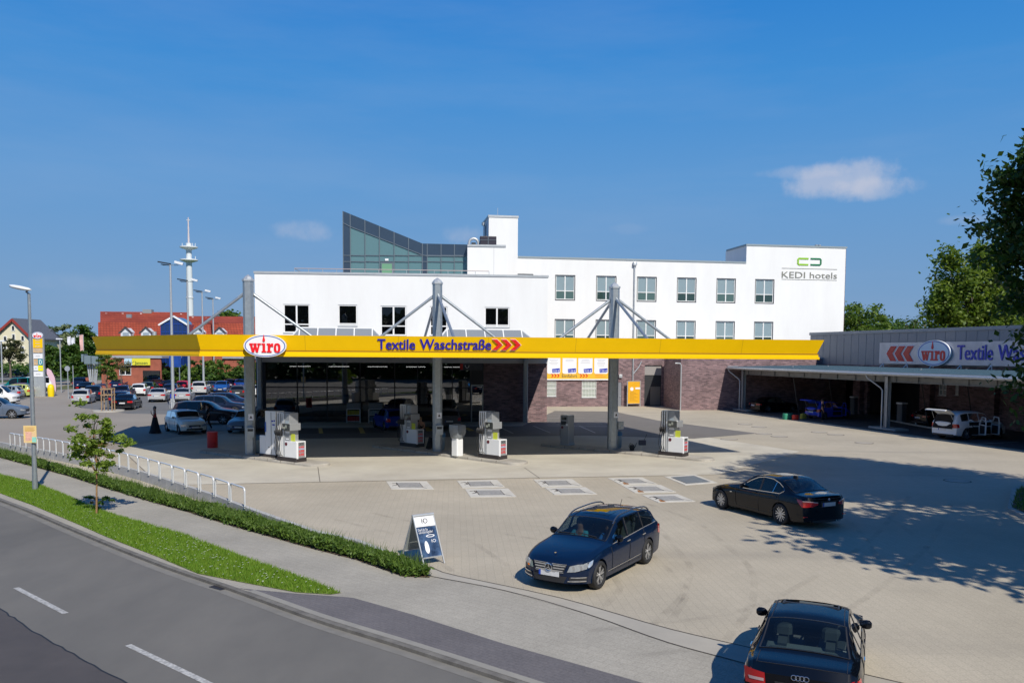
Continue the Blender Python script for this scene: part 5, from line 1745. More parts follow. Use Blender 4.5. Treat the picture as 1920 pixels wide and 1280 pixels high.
def make_pump(label, loc, rz, nh=4, notice=True):
	"""u runs along the island towards the low cabinet; v<0 is the visible flank. origin: bottom corner of the low cabinet"""
	t = thing('fuel_pump', label, 'fuel pump', loc, rz, 'fuel pumps')
	MB().bbox(-1.42, .02, -.03, .62, 0, .20, .03).build('plinth', M_plin, t)
	MB().bbox(-.86, 0, 0, .58, .141, .98, .02).build('cabinet', M_pw, t)
	# end face insert with price lettering
	e = MB().box(.002, .012, .10, .50, .18, .94).build('end_panel', M_pg, t)
	for k, (txt, m_) in enumerate([('DIESEL', M_dark), ('SUPER', M_red), ('SUPER', M_red), ('SUPER', M_red)]):
		vs, fs = text_mesh(txt, .17, .003, .002)
		x1 = max(p[0] for p in vs); s = .34 / x1
		mb = MB(); mb.add([(.016 - p[1], .13 + p[0] * s, .80 - k * .17 + p[2]) for p in vs], fs); mb.build('price_text', m_, e)
	MB().box(.0125, .0135, .12, .48, .585, .68).build('blue_band', mat('pale_blue', (.25, .50, .65), .5), e)
	MB().box(.002, .02, .0, .098, .15, .97).build('corner_trim', M_signw, t)
	# tall housing
	MB().bbox(-.86, -.50, .02, .56, .981, 2.32, .02).build('tower', M_pg, t)
	MB().box(-.90, -.86, -.02, .60, .141, 2.33).build('side_rail', M_galvl, t)
	MB().box(-.80, -.56, .0, .019, 1.78, 1.95).build('tower_panel', mat('tower_blue_grey', (.35, .40, .44), .4), t)
	# display head
	hd = MB().bbox(-.82, -.28, -.14, .52, 1.50, 1.83, .02).build('display_head', M_pg, t)
	MB().box(-.82, -.29, -.152, -.141, 1.505, 1.825).build('screen', M_scr, hd)
	MB().box(-.76, -.62, -.160, -.153, 1.57, 1.68).build('display', M_lcd, hd); MB().box(-.60, -.50, -.160, -.153, 1.62, 1.76).build('display', M_lcd, hd)
	# nozzle price labels
	lb = MB(); [lb.box(-.80 + .075 * k, -.745 + .075 * k, .008, .019, 1.36, 1.44) for k in range(4)]; lb.build('grade_labels', M_signw, t)
	MB().box(-.78, -.56, .008, .019, 1.04, 1.10).build('grade_strip', M_signw, t)
	if notice:
		MB().box(-.52, -.22, .10, .12, .98, 1.32).build('counter_notice', M_ygs, t)
	MB().lathe([(.085, 0), (.085, .012)], 14, (-.74, -.013, .83), 'y').build('round_badge', M_maroon, t)
	# hose bank
	for k in range(nh):
		u = -.96 - k * .125
		MB().box(u - .034, u + .034, .0, .52, .201, 2.33).build('hose_rail', M_pw, t)
	MB().box(-.96 - nh * .125 + .04, -.90, .08, .47, .14, 2.30).build('hose_backing', mat('hose_backing', (.05, .05, .055), .6), t)
	for k in range(nh):
		u = -1.02 - k * .125
		hb = MB(); hb.tube([(u, .0, 2.28), (u, -.02, 1.75), (u - .01, -.05, 1.45)], .016, 6)
		hb.tube([(u, -.09, 1.22), (u - .05, -.12, .9), (u - .06 + .02 * (k % 2), -.13, .55), (u - .01, -.09, .30), (u + .05, -.03, .24)], .017, 6)
		hb.build('hose', M_hose, t, smooth=60)
		nb = MB(); nb.bbox(u - .035, u + .035, -.13, .0, 1.22, 1.48, .02); nb.tube([(u, -.10, 1.25), (u, -.17, 1.33), (u, -.17, 1.42), (u, -.08, 1.50)], .018, 6)
		nb.build('nozzle', M_hose, t, smooth=60)
	return t

def pump_at(px, py, rz, label, **k):
	p = G(px, py, .13)
	return make_pump(label, p, rz, **k)

pump_at(556, 866.5, idir[0], 'white fuel pump at the sunlit tip of the left island, red lettering on its end')
pump_at(780.5, 838.5, idir[1], 'shaded fuel pump beside the middle column with a woman standing behind it')
pump_at(935.5, 861.5, idir[1], 'white fuel pump at the sunlit tip of the middle island with yellow notice')
pump_at(1280, 856, idir[2], 'white fuel pump at the sunlit tip of the right island', nh=3)
# tall wide dispenser behind the first pump
q = G(517, 858, .13)
t = thing('fuel_dispenser', 'tall plain white dispenser cabinet standing behind the leftmost pump', 'fuel pump', q, idir[0])
MB().bbox(-1.3, .02, -.02, .60, 0, .14, .03).build('plinth', M_plin, t)
MB().bbox(-.80, 0, 0, .56, .141, 2.30, .02).build('tower', M_pw, t)
MB().box(-.34, -.30, -.012, -.001, .16, 2.26).build('panel_joint', M_pg, t)
MB().bbox(-1.28, -.82, .02, .56, .141, 1.05, .02).build('cabinet', M_pw, t)
for k, (a, b, z) in enumerate([(-.28, -.16, 1.78), (-.12, -.02, 1.80), (-.22, -.04, 1.60)]):
	MB().box(a, b, -.010, -.001, z, z + .07).build('badge', M_blue, t)
MB().box(-.80, -.70, -.012, -.001, 1.25, 1.75).build('blue_label', mat('label_blue', (.03, .12, .45), .4), t)
MB().lathe([(.035, 0), (.035, .01)], 10, (-.5, -.012, .5), 'y').build('lock', M_dark, t)
# small single dispenser on the right island
q = G(1066, 835, .13)
t = thing('fuel_dispenser', 'short grey single hose dispenser at the shaded end of the right island', 'fuel pump', q, idir[2])
MB().bbox(-.62, .02, -.02, .60, 0, .10, .02).build('plinth', M_galv, t)
MB().bbox(-.60, 0, 0, .56, .101, 1.72, .03).build('tower', M_pg, t)
MB().box(-.50, -.16, -.012, -.001, 1.45, 1.62).build('screen', M_scr, t)
MB().box(-.54, -.18, -.012, -.001, 1.18, 1.38).build('nozzle_recess', M_dark, t)
MB().box(-.20, -.06, -.013, -.002, 1.12, 1.24).build('label', M_signw, t)
MB().lathe([(.08, 0), (.08, .012)], 14, (-.45, -.013, 1.02), 'y').build('round_badge', M_maroon, t)
mb = MB(); mb.tube([(-.64, .2, 1.3), (-.70, .15, .8), (-.68, .15, .35), (-.62, .2, .25)], .018, 6); mb.build('hose', M_hose, t)
# post with a grey bag over it
q = G(857.5, 853.5, .13)
t = thing('covered_post', 'white service post with a grey plastic bag tied over its top', 'post', q, idir[1])
MB().bbox(-.22, .22, -.22, .22, 0, .97, .04).build('post', M_pw, t)
mb = MB(); rd = random.Random(4)
prof = []
n = 18; vs = []; fs = []
for k, (r_, z) in enumerate([(.27, .90), (.31, 1.0), (.34, 1.2), (.36, 1.45), (.34, 1.58), (.12, 1.62)]):
	for j in range(n):
		a = 2 * pi * j / n; rr = r_ * (1 + (.10 if k in (0, 1, 2) else .03) * sin(j * 2.7 + k)) / max(abs(cos(a)), abs(sin(a))) ** .6
		vs.append((rr * cos(a), rr * sin(a), z))
for k in range(5):
	for j in range(n):
		j2 = (j + 1) % n; fs.append((k * n + j, k * n + j2, (k + 1) * n + j2, (k + 1) * n + j))
fs.append(tuple(5 * n + j for j in range(n)))
mb.add(vs, fs); mb.build('plastic_cover', mat('plastic_bag', (.20, .22, .24), .35, var=.2, scale=6, coat=.4), t, smooth=50)

def bin_(px, py, lab, name='waste_bin', s=1.0, group='waste bins on the islands'):
	t = thing(name, lab, 'bin', G(px, py, .13), 0, group)
	MB().lathe([(.20 * s, .0), (.23 * s, .05), (.26 * s, .68), (.26 * s, .70)], 18).build('body', mat('bin_grey_blue', (.22, .30, .36), .45, .2), t, smooth=50)
	MB().lathe([(.275 * s, .70), (.28 * s, .74), (.27 * s, .90), (.22 * s, .93), (.2 * s, .90)], 18).build('lid', mat('bin_lid_blue', (.02, .12, .26), .45), t, smooth=50)
	MB().lathe([(.16 * s, -.0), (.16 * s, .04)], 12).build('foot', M_dark, t)
	return t

bin_(480.5, 849, 'grey waste bin with a blue lid at the left column')
bin_(826, 842.5, 'grey waste bin with a blue lid at the middle column', s=.98)
bin_(1157.5, 839.5, 'grey waste bin with a dull lid at the right column', s=.98)
# watering can and squeegee bucket
t = thing('watering_can', 'black watering can on the right island beside the column bin', 'watering can', G(1185, 844, .13), .5)
MB().lathe([(.12, 0), (.13, .26), (.11, .30)], 14).build('body', M_black, t, smooth=50)
mb = MB(); mb.tube([(.11, 0, .08), (.22, 0, .22), (.30, 0, .40)], .025, 6, .015); mb.build('spout', M_black, t)
mb = MB(); mb.tube([(-.12, 0, .10), (-.22, 0, .25), (-.12, 0, .40), (.05, 0, .33)], .014, 6); mb.build('handle', M_black, t)
t = thing('squeegee_stand', 'dark bucket with a squeegee on a thin stand near the right pump', 'bucket stand', G(1204, 846, .13), .3)
MB().bbox(-.18, .18, -.12, .12, .35, .62, .03).build('bucket', mat('bucket_navy', (.02, .03, .06), .5), t)
mb = MB(); mb.tube([(.0, .1, 0), (0, .1, .40)], .014, 6); mb.tube([(.08, .1, 0), (.08, .1, .40)], .014, 6); mb.build('stand', M_galv, t)
mb = MB(); mb.tube([(.05, 0, .5), (.26, 0, .92)], .014, 6); mb.build('squeegee', M_black, t)
t = thing('folding_board', 'small dark folding board leaning near the shaded middle pump', 'board', G(803, 842, .13), idir[1])
MB().obox((0, 0, 0), (0, .25, .62), .4, .02, (1, 0, 0)).build('panel', M_dark, t)
MB().obox((-.0, .5, 0), (-.0, .27, .62), .4, .02, (1, 0, 0)).build('prop_panel', M_dark, t)
# red oil drum
t = thing('oil_drum', 'red steel drum standing on the forecourt left of the pumps', 'drum', G(398.5, 839), 0)
MB().lathe([(.285, 0), (.285, .30), (.30, .31), (.30, .33), (.285, .34), (.285, .62), (.30, .63), (.30, .65), (.285, .66), (.285, .88), (.30, .885), (.30, .90), (.27, .90), (.27, .885)], 24).build('shell', mat('drum_red', (.55, .015, .02), .4, var=.1, scale=3), t, smooth=40)
MB().lathe([(.268, .86), (.268, .87)], 24).build('lid', mat('drum_lid', (.40, .012, .015), .5), t)

# goods racks in front of the shop
for k, (x, y, lab) in enumerate([(663, 792, 'goods rack with yellow and red packs in front of the shop glass'), (704, 792.5, 'second goods rack with pale packs beside the blue car')]):
	t = thing('goods_rack', lab, 'rack', SHOP.w(SHOP.hit(x, y, -.9)[0], -.9, 0), SHOP.a)
	MB().box(-.52, -.47, -.25, .25, 0, 1.05).build('side_panel', M_pw, t); MB().box(.47, .52, -.25, .25, 0, 1.05).build('side_panel', M_pw, t)
	for z in (.12, .60, 1.05):
		MB().box(-.47, .47, -.25, .25, z, z + .04).build('shelf', M_pw, t)
	MB().box(-.52, .52, .20, .24, 1.092, 1.5).build('header', mat('header_grey', (.25, .27, .28), .5), t)
	gb = MB(); [gb.bbox(-.44 + j * .18, -.29 + j * .18, -.2, .1, .641, .95, .02) for j in range(5)]
	gb.build('packs', mat('pack_yellow' if k == 0 else 'pack_pale', (.45, .38, .04) if k == 0 else (.35, .42, .45), .5, var=.2), t)
	gb = MB(); [gb.bbox(-.44 + j * .18, -.29 + j * .18, -.2, .1, .161, .50, .02) for j in range(5)]
	gb.build('packs', mat('pack_red' if k == 0 else 'pack_blue', (.35, .03, .03) if k == 0 else (.12, .2, .3), .5, var=.2), t)

# ------------------------------------------------------------------ tank covers in the paving
TC = [[(725, 902), (799, 902), (815, 917), (733, 917)], [(854, 900.6), (935, 899.6), (944, 913), (870, 915)], [(870.5, 916.5), (954, 915.6), (967, 931), (883.6, 932)],
      [(998.7, 899), (1074, 898), (1091, 911.6), (1017.6, 913)], [(1021, 914), (1098, 913.4), (1119.7, 926.4), (1040, 927.5)],
      [(1138.7, 896), (1205, 895), (1232.5, 907.5), (1166, 909)], [(1167, 910), (1237.5, 908.8), (1268.7, 922.5), (1190, 924)], [(1202.5, 927.5), (1272.5, 927), (1303.7, 940), (1235, 942)],
      [(1241, 892), (1307.5, 890.7), (1345, 905), (1285, 909.5)]]
tl = ['leftmost single tank cover in the paving, farthest from the black estate', 'upper cover of the second pair of tank covers from the left', 'lower cover of the second pair of tank covers from the left',
      'upper cover of the pair of tank covers above the black estate car', 'lower cover of the pair of tank covers above the black estate car',
      'topmost of the three stepped tank covers', 'middle one of the three stepped tank covers', 'rust stained lowest of the three stepped tank covers nearest the black saloon', 'rectangular concrete frame with a plain blue grey steel plate']
M_tcf = mat('cover_concrete', (.60, .575, .51), .8, col2=(.50, .47, .41), scale=2)
M_tcp = mat('cover_plate', (.36, .35, .33), .7, .2, var=.2, scale=7, bump=.5, bscale=60)
M_tcd = mat('cover_groove', (.06, .05, .045), .8)
for i, q in enumerate(TC):
	P = [G(x, y, 0) for x, y in q]
	c = sum(P, Vector()) / 4
	# square up: axes from the near edge and the left edge
	e = (P[2] - P[3]); ang = atan2(e.y, e.x)
	w_ = ((P[1] - P[0]).length + (P[2] - P[3]).length) / 2
	Vx = Vector((-sin(ang), cos(ang), 0)); d_ = abs(((P[0] + P[1]) / 2 - (P[2] + P[3]) / 2).dot(Vx))
	sh_ = ((P[0] + P[1]) / 2 - (P[2] + P[3]) / 2).dot(Vector((cos(ang), sin(ang), 0)))
	t = thing('tank_cover', tl[i], 'manhole cover', (c.x, c.y, .0), ang, 'tank covers set in the forecourt')
	def sk(x, y, k): return (x + sh_ * y / d_, y)
	def rect(a, b, z): return [sk(-a, -b, 0) + (z,), sk(a, -b, 0) + (z,), sk(a, b, 0) + (z,), sk(-a, b, 0) + (z,)]
	mb = MB(); mb.prism([p[:2] for p in rect(w_ / 2, d_ / 2, 0)], .0, .012); mb.build('frame', M_tcf, t)
	a, b = w_ * .27, d_ * .27
	if i == 8:
		a, b = w_ * .36, d_ * .36
	mb = MB(); mb.prism([p[:2] for p in rect(a + .03, b + .03, 0)], .012, .015); mb.build('seal', M_tcd, t)
	mb = MB(); mb.prism([p[:2] for p in rect(a, b, 0)], .015, .020); mb.build('plate', M_tcp if i != 8 else mat('cover_blue', (.20, .23, .26), .5, .4), t)
	if i != 8:
		mb = MB()
		mb.obox((-w_ * .44, d_ * .18, .015), (-w_ * .34, d_ * .25, .015), .05, .006); mb.obox((-w_ * .34, d_ * .25, .015), (-w_ * .30, 0, .015), .05, .006); mb.obox((-w_ * .40, -d_ * .1, .015), (-w_ * .31, -.02, .015), .05, .006)
		mb.build('lifting_groove', M_tcd, t)
		MB().obox((w_ * .28, -d_ * .2, .015), (w_ * .45, -d_ * .42, .015), .02, .006).build('drain_groove', M_tcd, t)
	if i in (5, 6, 7):
		mb = MB(); mb.prism([(-w_ * .40, -d_ * .44), (-w_ * .26, -d_ * .46), (-w_ * .24, -d_ * .22), (-w_ * .34, -d_ * .16)], .0122, .0136); mb.build('rust_stain', mat('rust', (.30, .13, .04), .9, var=.3, scale=8), t)
# round manholes
rl = [(1397, 795, 'faint round manhole cover nearest the left shelter post'), (1423, 800, 'faint round manhole rim left of three dark rings'), (1432, 813, 'round manhole ring left in the row before the shelter'), (1461, 818, 'dark rimmed round manhole in front of the shelter'), (1536, 810, 'round manhole ring in front of the blue hatchback'), (1567, 814.5, 'thin round manhole ring right of its twin before the shelter'), (1620, 830, 'long faint manhole ring in the sun before the middle post'), (1795, 901, 'round manhole lying in the tree shade'), (1367, 823, 'dark small drain plate in the sunlit paving')]
for k, (x, y, lab) in enumerate(rl):
	t = thing('round_manhole', lab, 'manhole cover', G(x, y, .004), 0, 'round manholes in the paving')
	r_ = .50
	MB().lathe([(r_ + .05, 0), (r_ + .05, .004), (r_ - .0, .004)], 28, cap=False).build('rim', M_tcd, t)
	MB().lathe([(.001, .006), (r_, .006), (r_, .0)], 28, cap=False).build('lid', mat('manhole_lid', (.38, .34, .28), .8, var=.15, scale=5), t)
t = thing('gully_grate', 'dark road gully grate in the gutter beside the grass tip', 'drain', G(418, 1099, ROADZ + .006), -.62)
MB().box(-.22, .22, -.22, .22, 0, .012).build('frame', M_dark, t)
mb = MB(); [mb.box(-.19, .19, -.18 + k * .06, -.155 + k * .06, .0125, .018) for k in range(7)]; mb.build('bars', M_plin, t)

# ------------------------------------------------------------------ hoops along the wall
HL = [(42, 65), (65, 90), (90, 118), (118, 146), (146, 174), (174, 203), (203, 232), (232, 262), (263, 295), (297, 330), (331, 364), (366, 403), (404, 441), (443, 480), (482, 521), (524, 564), (567, 608), (611, 655), (658, 705), (708, 757), (762, 819), (824, 880), (888, 945), (955, 1018), (1027, 1092), (1100, 1167)]
for i, (a, b) in enumerate(HL):
	a, b = a / 2.56, b / 2.56
	def wy(x): return interp(x, WALL_H) + 1.5
	z = interp(a, WZ)
	p, q = G(a, wy(a), z), G(b, wy(b), z)
	p = p + Vector((.03, .08, 0)); q = q + Vector((.03, .08, 0))
	d = q - p; wd = d.length
	t = thing('steel_hoop', 'bent galvanised steel hoop set in the low concrete kerb wall', 'barrier hoop', p, atan2(d.y, d.x), 'row of steel hoops on the kerb wall')
	h = .62; r_ = .11
	pts = [(0, 0, -.05), (0, 0, h - r_)] + [(r_ - r_ * cos(k * pi / 8), 0, h - r_ + r_ * sin(k * pi / 8)) for k in range(1, 5)] + [(wd - r_ + r_ * sin(k * pi / 8), 0, h - r_ + r_ * cos(k * pi / 8)) for k in range(0, 5)] + [(wd, 0, -.05)]
	MB().tube(pts, .032, 8).build('tube', mat('hoop_steel', (.72, .73, .74), .4, .35), t, smooth=60)
	MB().lathe([(.045, 0), (.045, .02)], 10, (wd, 0, -.005)).build('foot_collar', M_galv, t)

# ------------------------------------------------------------------ A-board
AB = fr2(G(797 - 3, 1062), G(834.5, 1055.5))
wb = AB.hit(834.5, 1055.5)[0]
ab = th('a_board', 'white topped advertising A-board with a blue poster at the planting tip', 'sign', AB)
ztb = 1.30
bk = AB.loc(G(763.5, 1042))
dep = max(.75, bk[1] if bk[1] > .3 else .75)
top_v = dep / 2
print('ABOARD', wb, bk, AB.hit(776, 967, top_v), AB.hit(816, 961, top_v))
ztb = AB.hit(816, 962, top_v)[1]

def ap(u, s, side=0):
	"""point on the sloping face: s from foot to top"""
	v = lerp(0, top_v, s) if side == 0 else lerp(dep, top_v, s)
	return Vector((u, v, s * ztb))

for side in (0, 1):
	for u in (.02, wb - .02):
		MB().obox(ap(u, 0, side), ap(u, 1, side), .035, .025, (1, 0, 0)).build('leg', M_galvl, ab)
	f = MB()
	for s in (.16, .99):
		f.obox(ap(.04, s, side), ap(wb - .04, s, side), .05, .03)
	f.build('cross_rail', M_galvl, ab)
n_ = Vector((0, -ztb, top_v)).normalized()

def face(u0, u1, s0, s1, off, side=0):
	nn = n_ if side == 0 else Vector((0, ztb, top_v)).normalized()
	return [ap(u0, s0, side) + nn * off, ap(u1, s0, side) + nn * off, ap(u1, s1, side) + nn * off, ap(u0, s1, side) + nn * off]

def slab(u0, u1, s0, s1, o0, o1, side=0):
	a, b = face(u0, u1, s0, s1, o0, side), face(u0, u1, s0, s1, o1, side)
	return MB().add(a + b, [(0, 3, 2, 1), (4, 5, 6, 7), (0, 1, 5, 4), (1, 2, 6, 5), (2, 3, 7, 6), (3, 0, 4, 7)])

slab(.04, wb - .04, .16, .99, -.012, .0, 1).build('back_panel', mat('board_back', (.30, .33, .32), .4), ab)
slab(.04, wb - .04, .16, .76, -.012, .0).build('poster', mat('poster_blue', (.012, .025, .06), .25, col2=(.09, .16, .30), scale=3.2, coat=.6), ab)
hd_ = slab(.03, wb - .03, .77, .99, -.012, .004).build('header_panel', M_signw, ab)
MB().tube([ap(-.0, 1.0), ap(wb, 1.0)], .035, 8).build('top_rail', M_galvl, ab)

def face_text(txt, u, s, size, m, fit, name='lettering', par=ab, bold=.0):
	vs, fs = text_mesh(txt, size, bold, .001)
	x0 = min(p[0] for p in vs); x1 = max(p[0] for p in vs); k = fit / (x1 - x0)
	slope = sqrt(1 + (top_v / ztb) ** 2)
	mb = MB()
	mb.add([ap(u + (p[0] - x0) * k, s + p[2] / (ztb * slope)) + n_ * (.010 - p[1]) for p in vs], fs)
	mb.build(name, m, par)

face_text('IO', wb * .36, .83, .19, mat('print_black', (.02, .02, .02), .5), wb * .28)
slab(wb * .42, wb * .50, .875, .885, .006, .012).build('emblem_bar', mat('print_black', (.02, .02, .02), .5), ab)
slab(wb * .38, wb * .62, .795, .799, .006, .010).build('small_print', M_pg, ab)
face_text('Darf ich Sie', wb * .12, .685, .09, M_signw, wb * .44)
face_text('zum Stück begrüßen?', wb * .12, .635, .09, M_signw, wb * .66)
face_text('IO', wb * .62, .44, .12, M_signw, wb * .2)
# pale bottle and plate ring on the poster
mb = MB(); cu_, cs = wb * .36, .36
pp = []
for k in range(16):
	a = 2 * pi * k / 16; pp.append(ap(cu_ + wb * .105 * cos(a) * (1.0 if sin(a) < 0 else .9), cs + .125 * sin(a)) + n_ * .003)
mb.add(pp, [tuple(range(16))]); mb.build('poster_figure', M_signw, ab)
mb = MB(); n = 20; o1 = []; o2 = []
for k in range(n):
	a = 2 * pi * k / n
	o1.append(ap(wb * .62 + wb * .20 * cos(a), .575 + .028 * sin(a)) + n_ * .003); o2.append(ap(wb * .62 + wb * .15 * cos(a), .575 + .016 * sin(a)) + n_ * .003)
mb.add(o1 + o2, [(k, (k + 1) % n, n + (k + 1) % n, n + k) for k in range(n)]); mb.build('poster_figure', M_signw, ab)
# ------------------------------------------------------------------ cars
M_paint = paint_mat()
M_cgl = glass_mat('car_glass', (.42, .50, .50), ior=1.52, see=.80, solid=(.01, .014, .016))
M_cgld = glass_mat('car_glass_dark', (.10, .12, .13), ior=1.6, see=.6, solid=(.008, .011, .014))
M_tyre = mat('tyre', (.018, .018, .019), .75)
M_rim = mat('alloy_rim', (.55, .56, .58), .25, .8)
M_rimd = mat('rim_shadow', (.03, .03, .032), .6)
M_chr = mat('chrome', (.75, .76, .78), .12, 1.0)
M_trim = mat('plastic_trim', (.022, .022, .024), .5)
M_tail = mat('tail_lamp_red', (.50, .008, .010), .15, coat=1)
M_tailw = mat('tail_lamp_clear', (.60, .40, .38), .15, coat=1)
M_head = mat('headlamp_clear', (.42, .45, .48), .12, .55, coat=1, col2=(.75, .78, .80), scale=9)
M_plate = mat('number_plate', (.62, .62, .62), .4, var=.06, scale=9)
M_pblue = mat('plate_blue', (.01, .06, .40), .4)
M_seat = mat('seat_grey', (.13, .145, .15), .8)
M_shelfm = mat('parcel_shelf', (.34, .38, .38), .8)
M_orange = mat('indicator_orange', (.85, .22, .01), .2)

class CarShape:
	"""a closed body lofted through many cross sections. x runs from the nose (0) to the tail (L), z up"""

	def __init__(s, L, Wd, top, belt, wheels, Rw, roofw=.74, sill=.20, nose=.34, tail=.22, nosez=.0, tailz=.0, ends=.07, bump_f=.45, dome=.05, fade_f=.9, fade_r=.7):
		s.L, s.W, s.top, s.belt, s.wh, s.Rw = L, Wd / 2, top, belt, wheels, Rw
		s.roofw = roofw * Wd / 2; s.sill = sill
		s.nose, s.tail, s.nosez, s.tailz, s.ends = nose, tail, nosez, tailz, ends
		s.H = max(z for _, z in top); s.dome = dome
		s.ff, s.fr = fade_f, fade_r

	def zt(s, x): return spline(x, s.top)
	def zb(s, x): return min(spline(x, s.belt), s.zt(x) - .03)

	def fade(s, x):
		a = max(0, 1 - x / s.ff); b = max(0, 1 - (s.L - x) / s.fr)
		return a, b

	def wid(s, x):
		a, b = s.fade(x)
		return s.W * (1 - s.ends * (a ** 1.6 + b ** 1.6))

	def side_w(s, x, z):
		"""half width of the lower body at height z"""
		zb = s.zb(x); t = min(max((z - s.sill) / (zb - s.sill), 0), 1)
		w = s.wid(x)
		return w * (1 - .055 * (1 - t) ** 2.2 - .065 * max(0, (t - .62) / .38) ** 2) if True else w

	def bot(s, x):
		z = s.sill
		for c in s.wh:
			d = abs(x - c); r = s.Rw * 1.14
			if d < r:
				z = max(z, s.Rw + sqrt(r * r - d * d))
		a, b = s.fade(x)
		return z + .05 * (a ** 3 + b ** 3)

	def roof_edge(s, x):
		zb, zt = s.zb(x), s.zt(x)
		h = min(max((zt - zb) / (s.H - s.belt_mid()), 0), 1)
		wb = s.side_w(x, zb)
		q = h ** .8
		w = lerp(wb * .93, s.roofw, q)
		z = zb + (zt - zb) * lerp(.55, 1 - s.dome / max(.2, (zt - zb)), min(1, h * 1.2))
		return w, z

	def belt_mid(s): return spline(s.L * .5, s.belt)

	def shift(s, x, y, z):
		a, b = s.fade(x)
		k = abs(y) / s.W
		dx = a ** 1.5 * (s.nose * k ** 3.2 + s.nosez * max(0, z - .5) ** 1.0)
		dx -= b ** 1.5 * (s.tail * k ** 3.2 + s.tailz * max(0, z - .55))
		return x + dx

	def side(s, x, z, off=0.0, sg=1):
		zb = s.zb(x)
		if z <= zb:
			y = s.side_w(x, z)
		else:
			wr, zr = s.roof_edge(x)
			t = min(1, (z - zb) / max(.01, zr - zb))
			wb = s.side_w(x, zb)
			y = wb * .985 + (wr - wb * .985) * t
		y += off
		return Vector((s.shift(x, y, z), sg * y, z))

	def over(s, x, y, off=0.0):
		"""upper surface (bonnet, screens, roof) at plan position x,y"""
		wr, zr = s.roof_edge(x); zt = s.zt(x)
		k = min(1, abs(y) / wr)
		z = zt - (zt - zr) * k ** 2.6
		e = .03
		g = (s.zt(x + e) - s.zt(x - e)) / (2 * e)
		n = Vector((-g, 0, 1)).normalized()
		return Vector((s.shift(x, y, z), y, z)) + n * off

	def front(s, y, z, off=0.0):
		y = max(-s.W * .97, min(s.W * .97, y))
		return Vector((s.shift(0, y, z) - off, y, z))

	def rear(s, y, z, off=0.0):
		return Vector((s.shift(s.L, y, z) + off, y, z))

	def section(s, x):
		zb = s.zb(x); b = s.bot(x)
		P = []
		b = min(b, zb - .04)
		for t in (0, .0, .12, .3, .5, .7, .85, .95, 1):
			z = lerp(b, zb, t)
			w = s.side_w(x, z) if not (t == 0 and not P) else s.side_w(x, z) * .90
			if not P:
				P.append((w, b - .0))
			else:
				P.append((w, z))
		wr, zr = s.roof_edge(x); wb = s.side_w(x, zb) * .985
		P.append((wb, zb + .006))
		for t in (.33, .66, .92):
			P.append((lerp(wb, wr, t), lerp(zb, zr, t)))
		zt = s.zt(x)
		for k in (1.0, .93, .8, .55, .28):
			P.append((wr * k, zt - (zt - zr) * k ** 2.6))
		P.append((0, zt))
		return P

	def stations(s, n=46):
		X = set(round(i * s.L / n, 4) for i in range(n + 1))
		for c in s.wh:
			for k in range(-8, 9):
				X.add(round(c + s.Rw * 1.14 * sin(k * pi / 16), 4))
		for x, _ in s.top:
			X.add(round(x, 4))
		X = sorted(x for x in X if 0 <= x <= s.L)
		out = [X[0]]
		for x in X[1:]:
			if x - out[-1] > .012:
				out.append(x)
		out[-1] = s.L
		return out

	def body(s, n=46, holes=()):
		X = s.stations(n); vs = []; fs = []
		secs = [s.section(x) for x in X]; m_ = len(secs[0])
		ring = 2 * m_ - 1
		for x, S in zip(X, secs):
			row = [(w, z) for w, z in S] + [(-w, z) for w, z in reversed(S[:-1])]
			for w, z in row:
				vs.append((s.shift(x, w, z), w, z))
		def hole(i, j):
			if not holes:
				return False
			c = Vector((0, 0, 0))
			for a, b in ((i, j), (i, j + 1), (i + 1, j), (i + 1, j + 1)):
				c += Vector(vs[a * ring + b])
			c /= 4
			return any(h(c.x, c.y, c.z, j if j < m_ - 1 else ring - 2 - j) for h in holes)
		for i in range(len(X) - 1):
			for j in range(ring - 1):
				if hole(i, j):
					continue
				fs.append((i * ring + j, i * ring + j + 1, (i + 1) * ring + j + 1, (i + 1) * ring + j))
			fs.append((i * ring + ring - 1, i * ring, (i + 1) * ring, (i + 1) * ring + ring - 1))
		# end caps: join left and right of equal height
		for i, rev in ((0, False), (len(X) - 1, True)):
			b0 = i * ring; prev = None; q = 6
			S = secs[i]; rows = []
			for j in range(m_ - 1):
				w, z = S[j]
				ids = [b0 + j]
				for k in range(1, q):
					y = w * (1 - 2 * k / q)
					vs.append((s.shift(X[i], y, z), y, z)); ids.append(len(vs) - 1)
				ids.append(b0 + ring - 1 - j)
				rows.append(ids)
			for a, b in zip(rows, rows[1:]):
				for k in range(q):
					f = (a[k], a[k + 1], b[k + 1], b[k])
					fs.append(f if rev else f[::-1])
			top_ = rows[-1]
			f = tuple(top_) + (b0 + m_ - 1,)
			fs.append(f[::-1] if rev else f)
		mb = MB(); mb.add(vs, fs)
		return mb

def strip(mapf, lo, hi, n, th=0.0):
	"""patch between two polylines given in surface coordinates; mapf(a,b,off)->point"""
	def at(L, t):
		f = t * (len(L) - 1); i = min(int(f), len(L) - 2); k = f - i
		return (lerp(L[i][0], L[i + 1][0], k), lerp(L[i][1], L[i + 1][1], k))
	vs = []; m_ = 4
	for i in range(n + 1):
		a, b = at(lo, i / n), at(hi, i / n)
		for j in range(m_ + 1):
			vs.append(mapf(lerp(a[0], b[0], j / m_), lerp(a[1], b[1], j / m_)))
	fs = []
	for i in range(n):
		for j in range(m_):
			k = i * (m_ + 1) + j
			fs.append((k, k + m_ + 1, k + m_ + 2, k + 1))
	mb = MB(); mb.add(vs, fs)
	return mb

def fix(o):
	bm = bmesh.new(); bm.from_mesh(o.data); bmesh.ops.recalc_face_normals(bm, faces=bm.faces[:]); bm.to_mesh(o.data); bm.free()
	return o

